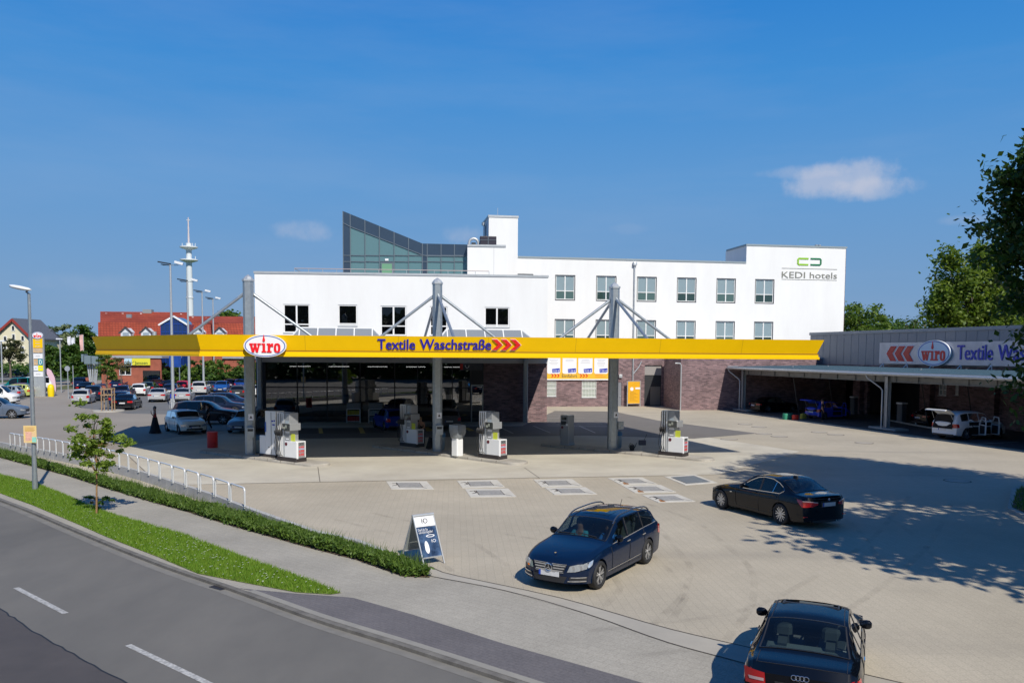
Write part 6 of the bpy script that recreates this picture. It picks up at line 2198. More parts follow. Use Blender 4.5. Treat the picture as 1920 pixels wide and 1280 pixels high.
def wheel(parent, x, y, r, w, spokes=5, sg=1, twin=False, rimc=None, name='wheel', steer=0.0):
	t = MB()
	pr = [(r * .72, -w / 2), (r * .90, -w / 2), (r * .985, -w * .38), (r, -w * .2), (r, w * .2), (r * .985, w * .38), (r * .90, w / 2), (r * .72, w / 2), (r * .70, w * .2), (r * .70, -w * .2)]
	t.lathe(pr + [pr[0]], 26, axis='y', cap=False)
	o = t.build(name, M_tyre, parent, smooth=35)
	o.location = (x, y, r); o.rotation_euler = (0, 0, steer)
	fix(o)
	rb = MB(); e = sg * w * .36
	rb.lathe([(r * .72, e + sg * .02), (r * .72, e - sg * .05), (r * .66, e - sg * .06), (r * .66, e + sg * .0)], 24, axis='y', cap=False)
	rb.lathe([(0.001, e + sg * .005), (r * .13, e + sg * .0), (r * .15, e - sg * .04)], 14, axis='y', cap=False)
	n = spokes
	for k in range(n):
		a = 2 * pi * k / n + .3
		for da in ((-.13, .13) if twin else (0,)):
			c, s_ = cos(a + da * .4), sin(a + da * .4); c2, s2 = cos(a + da * 1.5), sin(a + da * 1.5)
			rb.obox((r * .12 * c, e - sg * .012, r * .12 * s_), (r * .69 * c2, e - sg * .006, r * .69 * s2), r * (.10 if twin else .16), .02, (0, 1, 0))
	ro = rb.build('rim', rimc or M_rim, o)
	fix(ro)
	d = MB(); d.lathe([(.001, e - sg * .075), (r * .705, e - sg * .075)], 20, axis='y', cap=False); d.build('rim_shade', M_rimd, o)  # near-black disc paints the shade behind the spokes
	return o

def side_window(C, par, lo, hi, sg, m, name='side_window', off=.006, n=10):
	o = strip(lambda x, z: C.side(x, z, off, sg), lo, hi, n).build(name, m, par, smooth=60)
	return fix(o) if False else o

def seam(C, par, segs, name='door_seam', w=.012, m=None, off=.004):
	mb = MB()
	for sg in (1, -1):
		for a, b in segs:
			n = 6
			pts = [C.side(lerp(a[0], b[0], k / n), lerp(a[1], b[1], k / n), off, sg) for k in range(n + 1)]
			for p, q in zip(pts, pts[1:]):
				mb.obox(p, q, .006, w)
	return mb.build(name, m or M_trim, par)

def mirror(C, par, x, z, m=None, color=None, size=1.0):
	for sg in (1, -1):
		p = C.side(x, z, .0, sg)
		mb = MB(); s_ = size
		prof = [(-.03, .03), (.02, .07), (.08, .082), (.13, .075), (.165, .04)]
		# rounded housing as a squashed lathe along y
		vs = []; fs = []; n = 10
		for yy, r_ in prof:
			for j in range(n):
				a = 2 * pi * j / n
				vs.append((p.x + (.05 * cos(a)) * (r_ / .085) * s_ + .01, p.y + sg * (yy * s_ + .02), p.z + .06 + r_ * sin(a) * s_))
		for i in range(len(prof) - 1):
			for j in range(n):
				j2 = (j + 1) % n
				fs.append((i * n + j, i * n + j2, (i + 1) * n + j2, (i + 1) * n + j))
		fs.append(tuple(range(n))); fs.append(tuple((len(prof) - 1) * n + j for j in range(n)))
		mb.add(vs, fs)
		o = mb.build('wing_mirror', m or M_paint, par, smooth=50, color=color); fix(o)

def plate(par, C, front, z, m=None, w=.52, blue=True):
	f = C.front if front else C.rear
	off = .014
	mb = MB(); h = .057
	a = [f(-w / 2, z - h, off), f(w / 2, z - h, off), f(w / 2, z + h, off), f(-w / 2, z + h, off)]
	d = Vector((-.012 if front else .012, 0, 0))
	x = a[0].x if False else (min(p.x for p in a) if front else max(p.x for p in a))
	x0, x1 = (x - .012, x) if front else (x, x + .012)
	mb.box(x0, x1, -w / 2, w / 2, z - h, z + h)
	o = mb.build('number_plate', M_plate, par)
	if blue:
		s_ = -1 if not front else 1      # left end as read
		ya, yb = (w / 2 - .045, w / 2) if not front else (-w / 2, -w / 2 + .045)
		ya, yb = (-w / 2, -w / 2 + .05) if front is False and False else (ya, yb)
		ya, yb = (w / 2 - .05, w / 2) if front else (-w / 2, -w / 2 + .05)
		xx = (x0 - .002, x0) if front else (x1, x1 + .002)
		MB().box(xx[0], xx[1], ya, yb, z - h, z + h).build('plate_band', M_pblue, o)
	return o

# silhouettes ---------------------------------------------------------------------------------
TYPES = {
	# top profile (x,z), belt profile, L, W, wheels, wheel radius, windows
	'hatch': dict(L=4.05, W=1.72, top=[(0, .66), (.10, .76), (.45, .86), (.98, .97), (1.22, 1.04), (1.78, 1.40), (2.2, 1.48), (2.9, 1.49), (3.45, 1.43), (3.66, 1.34), (3.98, .98), (4.05, .90)],
                  belt=[(0, .60), (.4, .74), (1.1, .89), (2.2, .93), (3.4, .98), (3.95, .92), (4.05, .86)], wheels=(.78, 3.28), Rw=.31,
                  ws=(1.24, 1.80), rw=(3.62, 3.95), sw=[(1.42, 2.34), (2.42, 3.14), (3.22, 3.50)]),
	'estate': dict(L=4.60, W=1.78, top=[(0, .62), (.10, .72), (.5, .84), (1.18, .95), (1.42, 1.02), (2.05, 1.37), (2.5, 1.45), (3.3, 1.455), (4.0, 1.40), (4.22, 1.30), (4.50, .98), (4.60, .92)],
                   belt=[(0, .57), (.4, .72), (1.3, .87), (2.4, .91), (3.8, .97), (4.5, .92), (4.6, .88)], wheels=(.82, 3.58), Rw=.32,
                   ws=(1.44, 2.05), rw=(4.20, 4.48), sw=[(1.66, 2.52), (2.60, 3.34), (3.42, 4.08)]),
	'saloon': dict(L=4.70, W=1.80, top=[(0, .60), (.10, .70), (.5, .82), (1.25, .95), (1.52, 1.02), (2.18, 1.36), (2.6, 1.43), (3.1, 1.43), (3.5, 1.36), (4.02, 1.08), (4.18, 1.03), (4.60, 1.00), (4.70, .92)],
                   belt=[(0, .56), (.4, .70), (1.4, .86), (2.5, .90), (3.9, .96), (4.55, .93), (4.70, .86)], wheels=(.84, 3.62), Rw=.325,
                   ws=(1.54, 2.20), rw=(3.44, 4.06), sw=[(1.78, 2.66), (2.74, 3.62)]),
	'suv': dict(L=4.55, W=1.85, top=[(0, .78), (.08, .90), (.5, 1.02), (1.1, 1.10), (1.35, 1.17), (1.95, 1.58), (2.4, 1.67), (3.4, 1.67), (4.05, 1.60), (4.22, 1.50), (4.47, 1.10), (4.55, 1.02)],
				belt=[(0, .72), (.4, .88), (1.2, 1.01), (2.4, 1.06), (3.8, 1.12), (4.45, 1.06), (4.55, .98)], wheels=(.86, 3.55), Rw=.36,
				ws=(1.38, 1.96), rw=(4.18, 4.44), sw=[(1.6, 2.5), (2.58, 3.34), (3.42, 4.02)], sill=.28),
	'van': dict(L=4.75, W=1.86, top=[(0, .80), (.06, .95), (.35, 1.10), (.62, 1.18), (1.35, 1.82), (1.7, 1.92), (3.0, 1.94), (4.45, 1.92), (4.62, 1.82), (4.72, 1.10), (4.75, .95)],
				belt=[(0, .72), (.3, .92), (1.0, 1.06), (2.4, 1.10), (4.3, 1.10), (4.68, 1.04), (4.75, .9)], wheels=(.85, 3.75), Rw=.33,
				ws=(.66, 1.36), rw=(4.62, 4.71), sw=[(1.1, 2.05), (2.15, 3.2), (3.3, 4.4)], sill=.26, roofw=.86),
	'mini': dict(L=3.70, W=1.68, top=[(0, .66), (.08, .78), (.45, .88), (1.02, .95), (1.16, 1.01), (1.50, 1.34), (1.8, 1.405), (2.6, 1.405), (3.2, 1.36), (3.38, 1.28), (3.62, .96), (3.70, .88)],
                 belt=[(0, .60), (.4, .76), (1.1, .89), (2.2, .92), (3.3, .94), (3.62, .90), (3.7, .84)], wheels=(.62, 3.09), Rw=.30,
                 ws=(1.18, 1.52), rw=(3.36, 3.60), sw=[(1.34, 2.30), (2.38, 3.18)], roofw=.78),
}

def shape_of(kind, **kw):
	T = TYPES[kind]
	d = dict(L=T['L'], Wd=T['W'], top=T['top'], belt=T['belt'], wheels=T['wheels'], Rw=T['Rw'], sill=T.get('sill', .20), roofw=T.get('roofw', .74))
	d.update(kw)
	return CarShape(**d), T

def screen_patch(C, x0, x1, off, shrink=.93, n=8):
	"""curved glass across the car between two x positions"""
	vs = []; fs = []; m_ = 10
	for i in range(n + 1):
		x = lerp(x0, x1, i / n)
		w = C.roof_edge(x)[0] * shrink
		for j in range(m_ + 1):
			y = lerp(-w, w, j / m_)
			vs.append(C.over(x, y, off))
	for i in range(n):
		for j in range(m_):
			k = i * (m_ + 1) + j
			fs.append((k, k + m_ + 1, k + m_ + 2, k + 1))
	return MB().add(vs, fs)

def win_outline(C, a, b, first, last, zlo=.02, zhi=.09, rake_f=None, rake_r=None):
	"""lower and upper edge of a side window between x=a and b"""
	lo = [(lerp(a, b, t), C.zb(lerp(a, b, t)) + zlo) for t in (0, .33, .66, 1)]
	hi = []
	for t in (0, .33, .66, 1):
		x = lerp(a, b, t)
		hi.append((x, max(C.zb(x) + zlo + .01, C.roof_edge(x)[1] - zhi * .55)))
	return lo, hi

def basic_car(kind, label, color, loc=(0, 0, 0), rz=0.0, group=None, low=True, glass=None, name=None, tail='side', cat=None, **kw):
	C, T = shape_of(kind, **kw)
	nm = name or {'hatch': 'hatchback_car', 'estate': 'estate_car', 'saloon': 'saloon_car', 'suv': 'offroad_car', 'van': 'minivan', 'mini': 'small_hatchback'}[kind]
	t = thing(nm, label, cat or ('van' if kind == 'van' else 'car'), loc, rz, group)
	g = glass or M_cgld
	b = C.body(34 if low else 60).build('body', M_paint, t, smooth=42, color=color); fix(b)
	screen_patch(C, T['ws'][0], T['ws'][1], .006).build('windscreen', g, t, smooth=60)
	screen_patch(C, T['rw'][0], T['rw'][1], .006).build('rear_window', g, t, smooth=60)
	n = len(T['sw'])
	for sg in (1, -1):
		for i, (a, c) in enumerate(T['sw']):
			lo, hi = win_outline(C, a, c, i == 0, i == n - 1)
			side_window(C, t, lo, hi, sg, g, n=6)
	# lamps, grille, plates
	zh = C.zt(0) - .05
	for sg in (1, -1):
		f = strip(lambda y, z: C.front(sg * y, z, .006), [(C.W * .50, zh - .14), (C.W * .93, zh - .10)], [(C.W * .48, zh - .02), (C.W * .93, zh + .03)], 6).build('headlight', M_head, t)
		z0 = C.zt(C.L) - .06
		if kind in ('hatch', 'suv', 'van', 'estate', 'mini'):
			r_ = strip(lambda y, z: C.rear(sg * y, z, .008), [(C.W * .66, z0 - .22), (C.W * .93, z0 - .22)], [(C.W * .70, z0 - .0), (C.W * .92, z0 + .02)], 6).build('tail_light', M_tail, t)
			s_ = strip(lambda x, z: C.side(x, z, .008, sg), [(C.L - .26, z0 - .2), (C.L - .01, z0 - .22)], [(C.L - .20, z0 + .0), (C.L - .01, z0 + .02)], 4).build('tail_light_wrap', M_tail, r_)
		else:
			r_ = strip(lambda y, z: C.rear(sg * y, z, .008), [(C.W * .50, z0 - .16), (C.W * .93, z0 - .18)], [(C.W * .50, z0 - .03), (C.W * .92, z0 - .01)], 6).build('tail_light', M_tail, t)
			s_ = strip(lambda x, z: C.side(x, z, .008, sg), [(C.L - .28, z0 - .14), (C.L - .01, z0 - .18)], [(C.L - .24, z0 - .03), (C.L - .01, z0 - .01)], 4).build('tail_light_wrap', M_tail, r_)
	strip(lambda y, z: C.front(y, z, .006), [(-C.W * .42, zh - .16), (0, zh - .18), (C.W * .42, zh - .16)], [(-C.W * .42, zh - .04), (0, zh - .03), (C.W * .42, zh - .04)], 8).build('grille', M_trim, t)
	strip(lambda y, z: C.front(y, z, .006), [(-C.W * .6, .27), (C.W * .6, .27)], [(-C.W * .55, .38), (C.W * .55, .38)], 8).build('lower_grille', M_trim, t)
	strip(lambda y, z: C.rear(y, z, .006), [(-C.W * .8, .26), (C.W * .8, .26)], [(-C.W * .75, .36), (C.W * .75, .36)], 8).build('rear_valance', M_trim, t)
	plate(t, C, True, .44); plate(t, C, False, .62 if kind in ('hatch', 'suv', 'van', 'estate') else .66)
	ds = [(T['sw'][0][1] + .04), T['sw'][0][0] - .12]
	seam(C, t, [((x, .28), (x + .02, C.zb(x))) for x in ds] + ([((T['sw'][1][1] + .02, .45), (T['sw'][1][1] + .04, C.zb(3)))] if n > 1 and kind != 'mini' else []))
	mirror(C, t, T['sw'][0][0] + .05, C.zb(T['sw'][0][0]) + .02, color=color)
	for x in T['wheels']:
		for sg in (1, -1):
			wheel(t, x, sg * (C.W - .115), T['Rw'], .20, spokes=random.choice([5, 6, 7]), sg=sg)
	# axle box so that daylight does not pass under the floor pan
	MB().box(.5, C.L - .5, -C.W * .72, C.W * .72, C.sill - .02, C.sill + .25).build('floor_pan', M_trim, t)
	# centre the car's origin on its middle
	for ch in t.children:
		if ch.name.startswith('wheel'):
			ch.location.x -= C.L / 2
		else:
			for v in ch.data.vertices:
				v.co.x -= C.L / 2
			for g2 in ch.children:
				for v in g2.data.vertices:
					v.co.x -= C.L / 2
	t['len'] = C.L
	return t

# heading(vector towards the nose) -> rotation: the nose is at -x
def head(dx, dy): return atan2(-dy, -dx)

PROTO = {}
BLK, NAVY, SILV, WHT, GRY = (.002, .003, .006), (.008, .018, .055), (.42, .43, .44), (.72, .72, .71), (.10, .105, .11)
DRED, RED, TEAL, LIME, DGRY, BLUE, BRN, LBL = (.12, .012, .02), (.45, .02, .04), (.0, .13, .13), (.45, .48, .13), (.045, .048, .052), (.012, .05, .24), (.05, .035, .035), (.16, .24, .34)

def park(kind, px, py, color, hd, label, group='cars in the car park', scale=1.0, far=0.0):
	"""stand a car with the middle of its nearest end/side on the pixel (px,py)"""
	p = G(px, py)
	rz = head(*hd)
	if kind not in PROTO:
		PROTO[kind] = basic_car(kind, label, color, group=group)
		c = PROTO[kind]
	else:
		c = copy_tree(PROTO[kind]); c['label'] = label
		if group:
			c['group'] = group
		elif 'group' in c:
			del c['group']
		c['category'] = PROTO[kind]['category']
	for ch in c.children:
		if ch.name.startswith(('body', 'wing_mirror')):
			ch.color = (*color, 1)
	v = Vector((p.x, p.y, 0)); L = PROTO[kind]['len']; Wd = TYPES[kind]['W']
	d = Vector((hd[0], hd[1], 0)).normalized()
	view = Vector((p.x, p.y, 0)).normalized()
	# push back from the touching pixel by the car's half depth along the view
	n = Vector((-d.y, d.x, 0))
	half = abs(d.dot(view)) * L / 2 * scale * .92 + abs(n.dot(view)) * Wd / 2 * scale * .8
	v += view * half
	c.location = v; c.rotation_euler = (0, 0, rz); c.scale = (scale,) * 3
	return c

AW = (-.20, .98)           # nose away from the camera
TW = (.20, -.98)
RT = (.98, .20)
LFT = (-.98, -.20)
park('hatch', 158, 757.5, SILV, (-.28, .96), 'silver hatchback parked left of the framed young tree')
park('suv', 157, 729.5, NAVY, AW, 'dark blue off-roader parked far back at the end of the lane')
park('suv', 184, 752, (.012, .02, .04), AW, 'dark blue off-roader half hidden between silver hatchback and tree frame')
park('saloon', 166, 738, BLK, AW, 'black saloon roof showing behind the silver hatchback')
park('saloon', 240, 769, BLK, (-.22, .97), 'black saloon standing nearest in the car park behind the walking woman')
park('estate', 231, 762, NAVY, (-.22, .97), 'dark blue estate parked just left behind the black saloon')
park('hatch', 235, 747, (.01, .02, .06), AW, 'dark blue hatchback roof behind the dark blue estate')
park('saloon', 224, 731, NAVY, AW, 'dark blue saloon beside the low brick shop in the back row')
park('hatch', 264, 742.5, WHT, (-.26, .965), 'white hatchback in the middle of the car park')
park('estate', 257, 727, NAVY, AW, 'dark estate seen behind the white hatchback')
park('van', 255, 717, WHT, AW, 'white high van in the back row before the yellow banner')
park('saloon', 298, 730.5, (.03, .012, .03), AW, 'dark purple saloon left of the tall lamp mast, red lights facing')
park('saloon', 300, 716.5, (.74, .73, .70), RT, 'white coupe standing sideways at the back of the car park')
park('saloon', 299.5, 754, SILV, (-.25, .968), 'silver saloon left of the parking pay machine')
park('saloon', 346, 753.5, (.38, .39, .40), (-.23, .973), 'silver grey saloon right of the parking pay machine')
park('estate', 325, 742, NAVY, AW, 'navy estate between the two silver saloons')
park('hatch', 346, 735, RED, AW, 'crimson hatchback in the middle row')
park('van', 332, 721, (.30, .31, .32), AW, 'grey small van behind the lamp mast')
park('suv', 353, 719, WHT, AW, 'white off-roader in the back row behind the crimson hatchback')
park('estate', 369, 729, NAVY, AW, 'long dark blue estate behind the pale silver off-roader')
park('suv', 377, 740.5, (.48, .48, .47), (-.23, .973), 'pale silver off-roader with red lamps near the second mast')
park('saloon', 397, 735, DGRY, AW, 'dark grey saloon right of the pale silver off-roader')
park('suv', 386, 716, DRED, AW, 'dark red off-roader in the back row by the third mast')
park('hatch', 416, 736, (.012, .07, .26), TW, 'bright blue hatchback facing the camera')
park('hatch', 417, 716, DRED, AW, 'maroon hatchback in the back row right of the last mast')
park('estate', 435, 729, (.03, .015, .05), AW, 'purple black estate behind the dark grey estate')
park('hatch', 450, 721.5, WHT, AW, 'white hatchback at the right end of the back row')
park('estate', 448, 746, DGRY, (-.23, .973), 'dark grey estate with red lamps just left of the canopy column')
park('hatch', 453, 730, (.01, .05, .22), AW, 'blue hatchback roof beside the canopy column in the back')
park('saloon', 482, 745, WHT, AW, 'white car glimpsed between canopy column and porch post')
park('saloon', 194, 743, NAVY, AW, 'navy saloon seen through the wooden tree frame')
park('hatch', 281, 738, (.012, .03, .03), AW, 'dark green hatchback right behind the white hatchback')
park('saloon', 318, 732, BLK, AW, 'black saloon beside the base of the nearest mast')
park('hatch', 364, 724, (.02, .02, .05), AW, 'dark hatchback in the back row between two masts')
park('hatch', 403, 727, GRY, AW, 'small grey hatchback behind the bright blue one')
park('estate', 432, 718, NAVY, AW, 'navy estate in the very back row behind the maroon hatchback')
park('suv', 276, 722, BLK, AW, 'black off-roader in the back row right of the white van')
park('estate', 432, 765, NAVY, (.99, .12), 'dark blue estate farthest of the three parked side on')
park('suv', 412, 779, (.008, .014, .035), (.99, .12), 'navy off-roader middle of the three parked side on')
park('suv', 386, 796.5, BRN, (.99, .10), 'brown black high car nearest of those parked side on', scale=1.03)
park('estate', 392, 789, (.01, .025, .06), (.99, .12), 'blue black estate squeezed between brown high car and navy off-roader')
mini = park('mini', 348, 815, (.78, .79, .72), (.62, -.78), 'cream small hatchback turning out of the car park', group=None, scale=1.06)
park('estate', 467, 813, LBL, (.0, -1), 'pale blue estate nosing towards the pumps behind the left column')
park('suv', -6, 786, (.10, .13, .18), RT, 'blue grey off-roader cut by the left edge, nose pointing right')
park('van', -14, 759, WHT, RT, 'white van cut by the left edge of the photo')
park('hatch', 6, 748.5, (.22, .26, .31), LFT, 'silver blue hatchback in the left row behind the white van')
park('hatch', 26, 745, LIME, LFT, 'lime yellow hatchback in the left row')
park('saloon', 33, 740.5, DRED, LFT, 'dark red saloon behind the lime yellow hatchback')
park('hatch', 41, 737, RED, LFT, 'red hatchback before the teal van')
park('van', 43, 737, TEAL, LFT, 'teal people carrier in front of the white van')
park('van', 66, 734, WHT, LFT, 'white van with a dark bumper at the end of the left row')
park('saloon', 30, 706, (.03, .035, .06), RT, 'dark car driving on the far road before the cream house', group='cars on the far road')
park('hatch', 47, 696, (.03, .08, .3), RT, 'blue car far away on the road behind the dark car', group='cars on the far road')
park('hatch', 732, 808, (.01, .04, .30), (-.42, .9), 'bright blue hatchback stopped under the canopy by the goods rack', group=None)
park('estate', 836, 806, (.10, .10, .11), (-.18, .98), 'dark grey estate waiting under the canopy right of the middle column', group=None)
# ------------------------------------------------------------------ the three black cars in front

def hero_base(kind_shape, name, label, loc, rz, color, wins, ws, rw, glass, wheels_spec, top_h=None):
	pass

def cut_holes(C, ws, rw, sws, shrink=.93):
	H = []

	def f_top(x0, x1):
		def h(x, y, z, j):
			return j >= 12 and x0 + .03 < x < x1 - .03 and abs(y) < C.roof_edge(x)[0] * shrink - .03
		return h
	H.append(f_top(*ws)); H.append(f_top(*rw))

	def f_side(poly):
		def h(x, y, z, j):
			if z < C.zb(x) + .02:
				return False
			P = poly; c = False; n = len(P); k = n - 1
			for i in range(n):
				if ((P[i][1] > z) != (P[k][1] > z)) and x < (P[k][0] - P[i][0]) * (z - P[i][1]) / (P[k][1] - P[i][1] + 1e-9) + P[i][0]:
					c = not c
				k = i
			return c and j >= 8 and j <= 13
		return h
	for lo, hi in sws:
		cx_ = sum(p[0] for p in lo + hi) / len(lo + hi); cz = sum(p[1] for p in lo + hi) / len(lo + hi)
		poly = [(cx_ + (p[0] - cx_) * .95, cz + (p[1] - cz) * .88) for p in lo + hi[::-1]]
		H.append(f_side(poly))
	return H

def frit(C, x0, x1, shrink, w=.035, par=None):
	"""black printed border along a screen"""
	mb = MB(); n = 10
	for sg in (1, -1):
		pts = [C.over(lerp(x0, x1, k / n), sg * C.roof_edge(lerp(x0, x1, k / n))[0] * shrink, .004) for k in range(n + 1)]
		for p, q in zip(pts, pts[1:]):
			mb.obox(p, q, w, .006)
	for x in (x0, x1):
		wd = C.roof_edge(x)[0] * shrink
		pts = [C.over(x, lerp(-wd, wd, k / n), .004) for k in range(n + 1)]
		for p, q in zip(pts, pts[1:]):
			mb.obox(p, q, w, .006)
	return mb.build('screen_border', M_trim, par)

def interior(C, par, xs, zfloor=.35, steer_x=None, shelf=None):
	"""floor, seats with headrests, dash"""
	MB().box(1.0, C.L - .45, -C.W * .80, C.W * .80, C.sill, zfloor).build('floor_pan', M_trim, par)
	for k, x in enumerate(xs):
		for sg in (1, -1):
			y = sg * C.W * .42
			s = MB(); s.bbox(x - .5, x + .05, y - .25, y + .25, zfloor, .62, .06); s.obox((x + .02, y, .58), (x + .22, y, 1.08), .46, .14, (0, 1, 0))
			so = s.build('seat', M_seat, par)
			hrb = MB(); hrb.bbox(x + .17, x + .30, y - .14, y + .14, 1.10, 1.27, .05); hrb.build('headrest', M_seat, so)
	MB().bbox(xs[0] - 1.0, xs[0] - .72, -C.W * .78, C.W * .78, .70, .93, .05).build('dashboard', M_trim, par)
	if steer_x:
		mb = MB(); c = Vector((steer_x, -.36, .92)); n = 16
		pts = [c + Vector((.05 * sin(a) * .6, .18 * cos(a), .18 * sin(a))) for a in [2 * pi * k / n for k in range(n + 1)]]
		mb.tube(pts, .014, 6, cap=False); mb.build('steering_wheel', M_trim, par)

def shift_car(t, L):
	def rec(o, first=True):
		if o.type == 'MESH' and o.data.users >= 1:
			for v in o.data.vertices:
				v.co.x -= L / 2
		for c in o.children:
			rec(c)
	for ch in t.children:
		if ch.name.startswith('wheel'):
			ch.location.x -= L / 2
		else:
			rec(ch)

def ring(center, normal_axis, R_, r_, n=20):
	pts = []
	for k in range(n + 1):
		a = 2 * pi * k / n
		pts.append(Vector(center) + (Vector((0, cos(a), sin(a))) * R_ if normal_axis == 'x' else Vector((cos(a), 0, sin(a))) * R_))
	return pts

def place(t, p_fw, p_rw, x_fw, x_rw, ysg, Wt, L):
	"""put the car so that its visible front and rear wheels touch two measured ground points"""
	d = (p_rw - p_fw); d.z = 0
	u = d.normalized(); rz = atan2(u.y, u.x)
	base = p_fw.lerp(p_rw, .5)
	xm = (x_fw + x_rw) / 2 - L / 2
	n = Vector((-u.y, u.x, 0))
	o = base - u * xm - n * (ysg * Wt)
	t.location = (o.x, o.y, 0); t.rotation_euler = (0, 0, rz)
	print('place', t.name, 'measured wheelbase', d.length, 'model', x_rw - x_fw, 'loc', o[:2], math.degrees(rz))

# ---- black estate, front three quarter view
C = CarShape(L=4.60, Wd=1.78, roofw=.73, sill=.19, nose=.42, tail=.20, nosez=.16, ends=.06, Rw=.325, wheels=(.84, 3.60),
             top=[(0, .66), (.06, .74), (.22, .80), (.6, .88), (1.22, .965), (1.40, 1.01), (2.10, 1.36), (2.5, 1.435), (3.2, 1.445), (3.9, 1.40), (4.14, 1.34), (4.48, 1.00), (4.60, .92)],
             belt=[(0, .60), (.2, .70), (.6, .79), (1.3, .875), (2.4, .925), (3.6, .985), (4.3, 1.0), (4.5, .95), (4.6, .88)], fade_f=1.0)
BLK_SKYTINT = (.002, .010, .034)  # black paint with the blue of the reflected sky put into it
est = thing('estate_car', 'black estate car with silver roof rails driving out, two men inside', 'car')
sw = [([(1.60, .93), (2.42, .955)], [(1.98, 1.21), (2.20, 1.31), (2.42, 1.355)]),
      ([(2.50, .955), (3.32, .99)], [(2.50, 1.365), (3.28, 1.365)]),
      ([(3.40, 1.0), (3.70, 1.01), (4.12, 1.06)], [(3.40, 1.36), (3.75, 1.33), (4.02, 1.24)])]
sw[0] = ([(1.62, .925), (1.9, .935), (2.2, .945), (2.42, .955)], [(1.66, .94), (1.95, 1.15), (2.2, 1.30), (2.42, 1.355)])
ws, rw = (1.44, 2.10), (4.15, 4.46)
bd = C.body(64, cut_holes(C, ws, rw, sw)).build('body', M_paint, est, smooth=38, color=BLK_SKYTINT)
screen_patch(C, ws[0], ws[1], .006, .95, 10).build('windscreen', M_cgl, est, smooth=60); frit(C, ws[0], ws[1], .95, par=est)
screen_patch(C, rw[0], rw[1], .006, .90, 8).build('rear_window', M_cgld, est, smooth=60)
for sg in (1, -1):
	for lo, hi in sw:
		side_window(C, est, lo, hi, sg, M_cgl, n=12)
	# bright line under the windows and roof rail
	mb = MB(); n = 16; pts = [C.side(lerp(1.58, 4.2, k / n), C.zb(lerp(1.58, 4.2, k / n)) + .008, .010, sg) for k in range(n + 1)]
	for p, q in zip(pts, pts[1:]):
		mb.obox(p, q, .008, .020)
	mb.build('chrome_strip', M_chr, est)
	pts = []
	for k in range(17):
		x = lerp(1.98, 4.12, k / 16); w, z = C.roof_edge(x)
		lift = .055 * min(1, min(k, 16 - k) / 1.6)
		p = C.over(x, sg * w * .93, .01); pts.append(Vector((p.x, p.y, p.z + lift)))
	mb = MB(); mb.tube(pts, .019, 8); mb.build('roof_rail', mat('rail_dark_chrome', (.25, .26, .28), .25, .9), est, smooth=60)
	for k, (x0, z0_, x1, z1_) in enumerate([(2.45, .965, 2.47, 1.37), (3.35, 1.0, 3.34, 1.37)]):
		a, b = C.side(x0, z0_, .012, sg), C.side(x1, z1_, .012, sg)
		MB().obox(a, b, .010, .05, (1, 0, 0)).build('window_pillar', M_chr if k == 0 and False else M_trim, est)
seam(C, est, [((1.50, .30), (1.44, .86)), ((2.46, .26), (2.46, .93)), ((3.36, .62), (3.32, .95)), ((3.12, .30), (3.36, .60)), ((1.50, .28), (3.12, .28))])
# sill line, handles
seam(C, est, [((1.25, .33), (3.15, .36))], 'sill_strip', .014, M_chr, .008)
for sg in (1, -1):
	for x in (2.28, 3.18):
		a, b = C.side(x, .845, .022, sg), C.side(x + .17, .85, .022, sg)
		MB().obox(a, b, .022, .026).build('door_handle', M_chr, est)
mirror(C, est, 1.78, .94, color=BLK, size=1.05)
# face: grille with three bars and the ringed star
zg = .60
strip(lambda y, z: C.front(y, z, .004), [(-.36, zg - .115), (0, zg - .125), (.36, zg - .115)], [(-.42, zg + .055), (0, zg + .075), (.42, zg + .055)], 14).build('grille', M_trim, est)
g = est.children[-1]
g = [c for c in est.children if c.name.startswith('grille')][0]
mb = MB()
for dz, w_ in ((-.085, .345), (-.028, .375), (.030, .40)):
	n = 12; pts = [C.front(lerp(-w_, w_, k / n), zg + dz, .014) for k in range(n + 1)]
	for p, q in zip(pts, pts[1:]):
		mb.obox(p, q, .022, .028)
for z0_, a_, b_ in ((-.12, -.36, .36), (.064, -.42, .42)):
	n = 12; pts = [C.front(lerp(a_, b_, k / n), zg + z0_, .010) for k in range(n + 1)]
	for p, q in zip(pts, pts[1:]):
		mb.obox(p, q, .02, .012)
mb.build('grille_bar', M_chr, g)
c = C.front(0, zg - .025, .045)
mb = MB(); mb.tube(ring(c, 'x', .088, .011), .012, 8, cap=False); mb.build('emblem_ring', M_chr, g)
for k in range(3):
	a = pi / 2 + k * 2 * pi / 3
	MB().obox(c, c + Vector((0, cos(a), sin(a))) * .082, .014, .020, (1, 0, 0)).build('emblem_arm', M_chr, g)
MB().lathe([(.078, c.x + .012), (.078, c.x + .016)], 20, (0, c.y, c.z), 'x').build('emblem_ground', M_trim, g)
e = C.over(.26, 0, .03); MB().lathe([(.001, 0), (.028, .0), (.028, .01)], 12, e).build('bonnet_badge', M_chr, est)
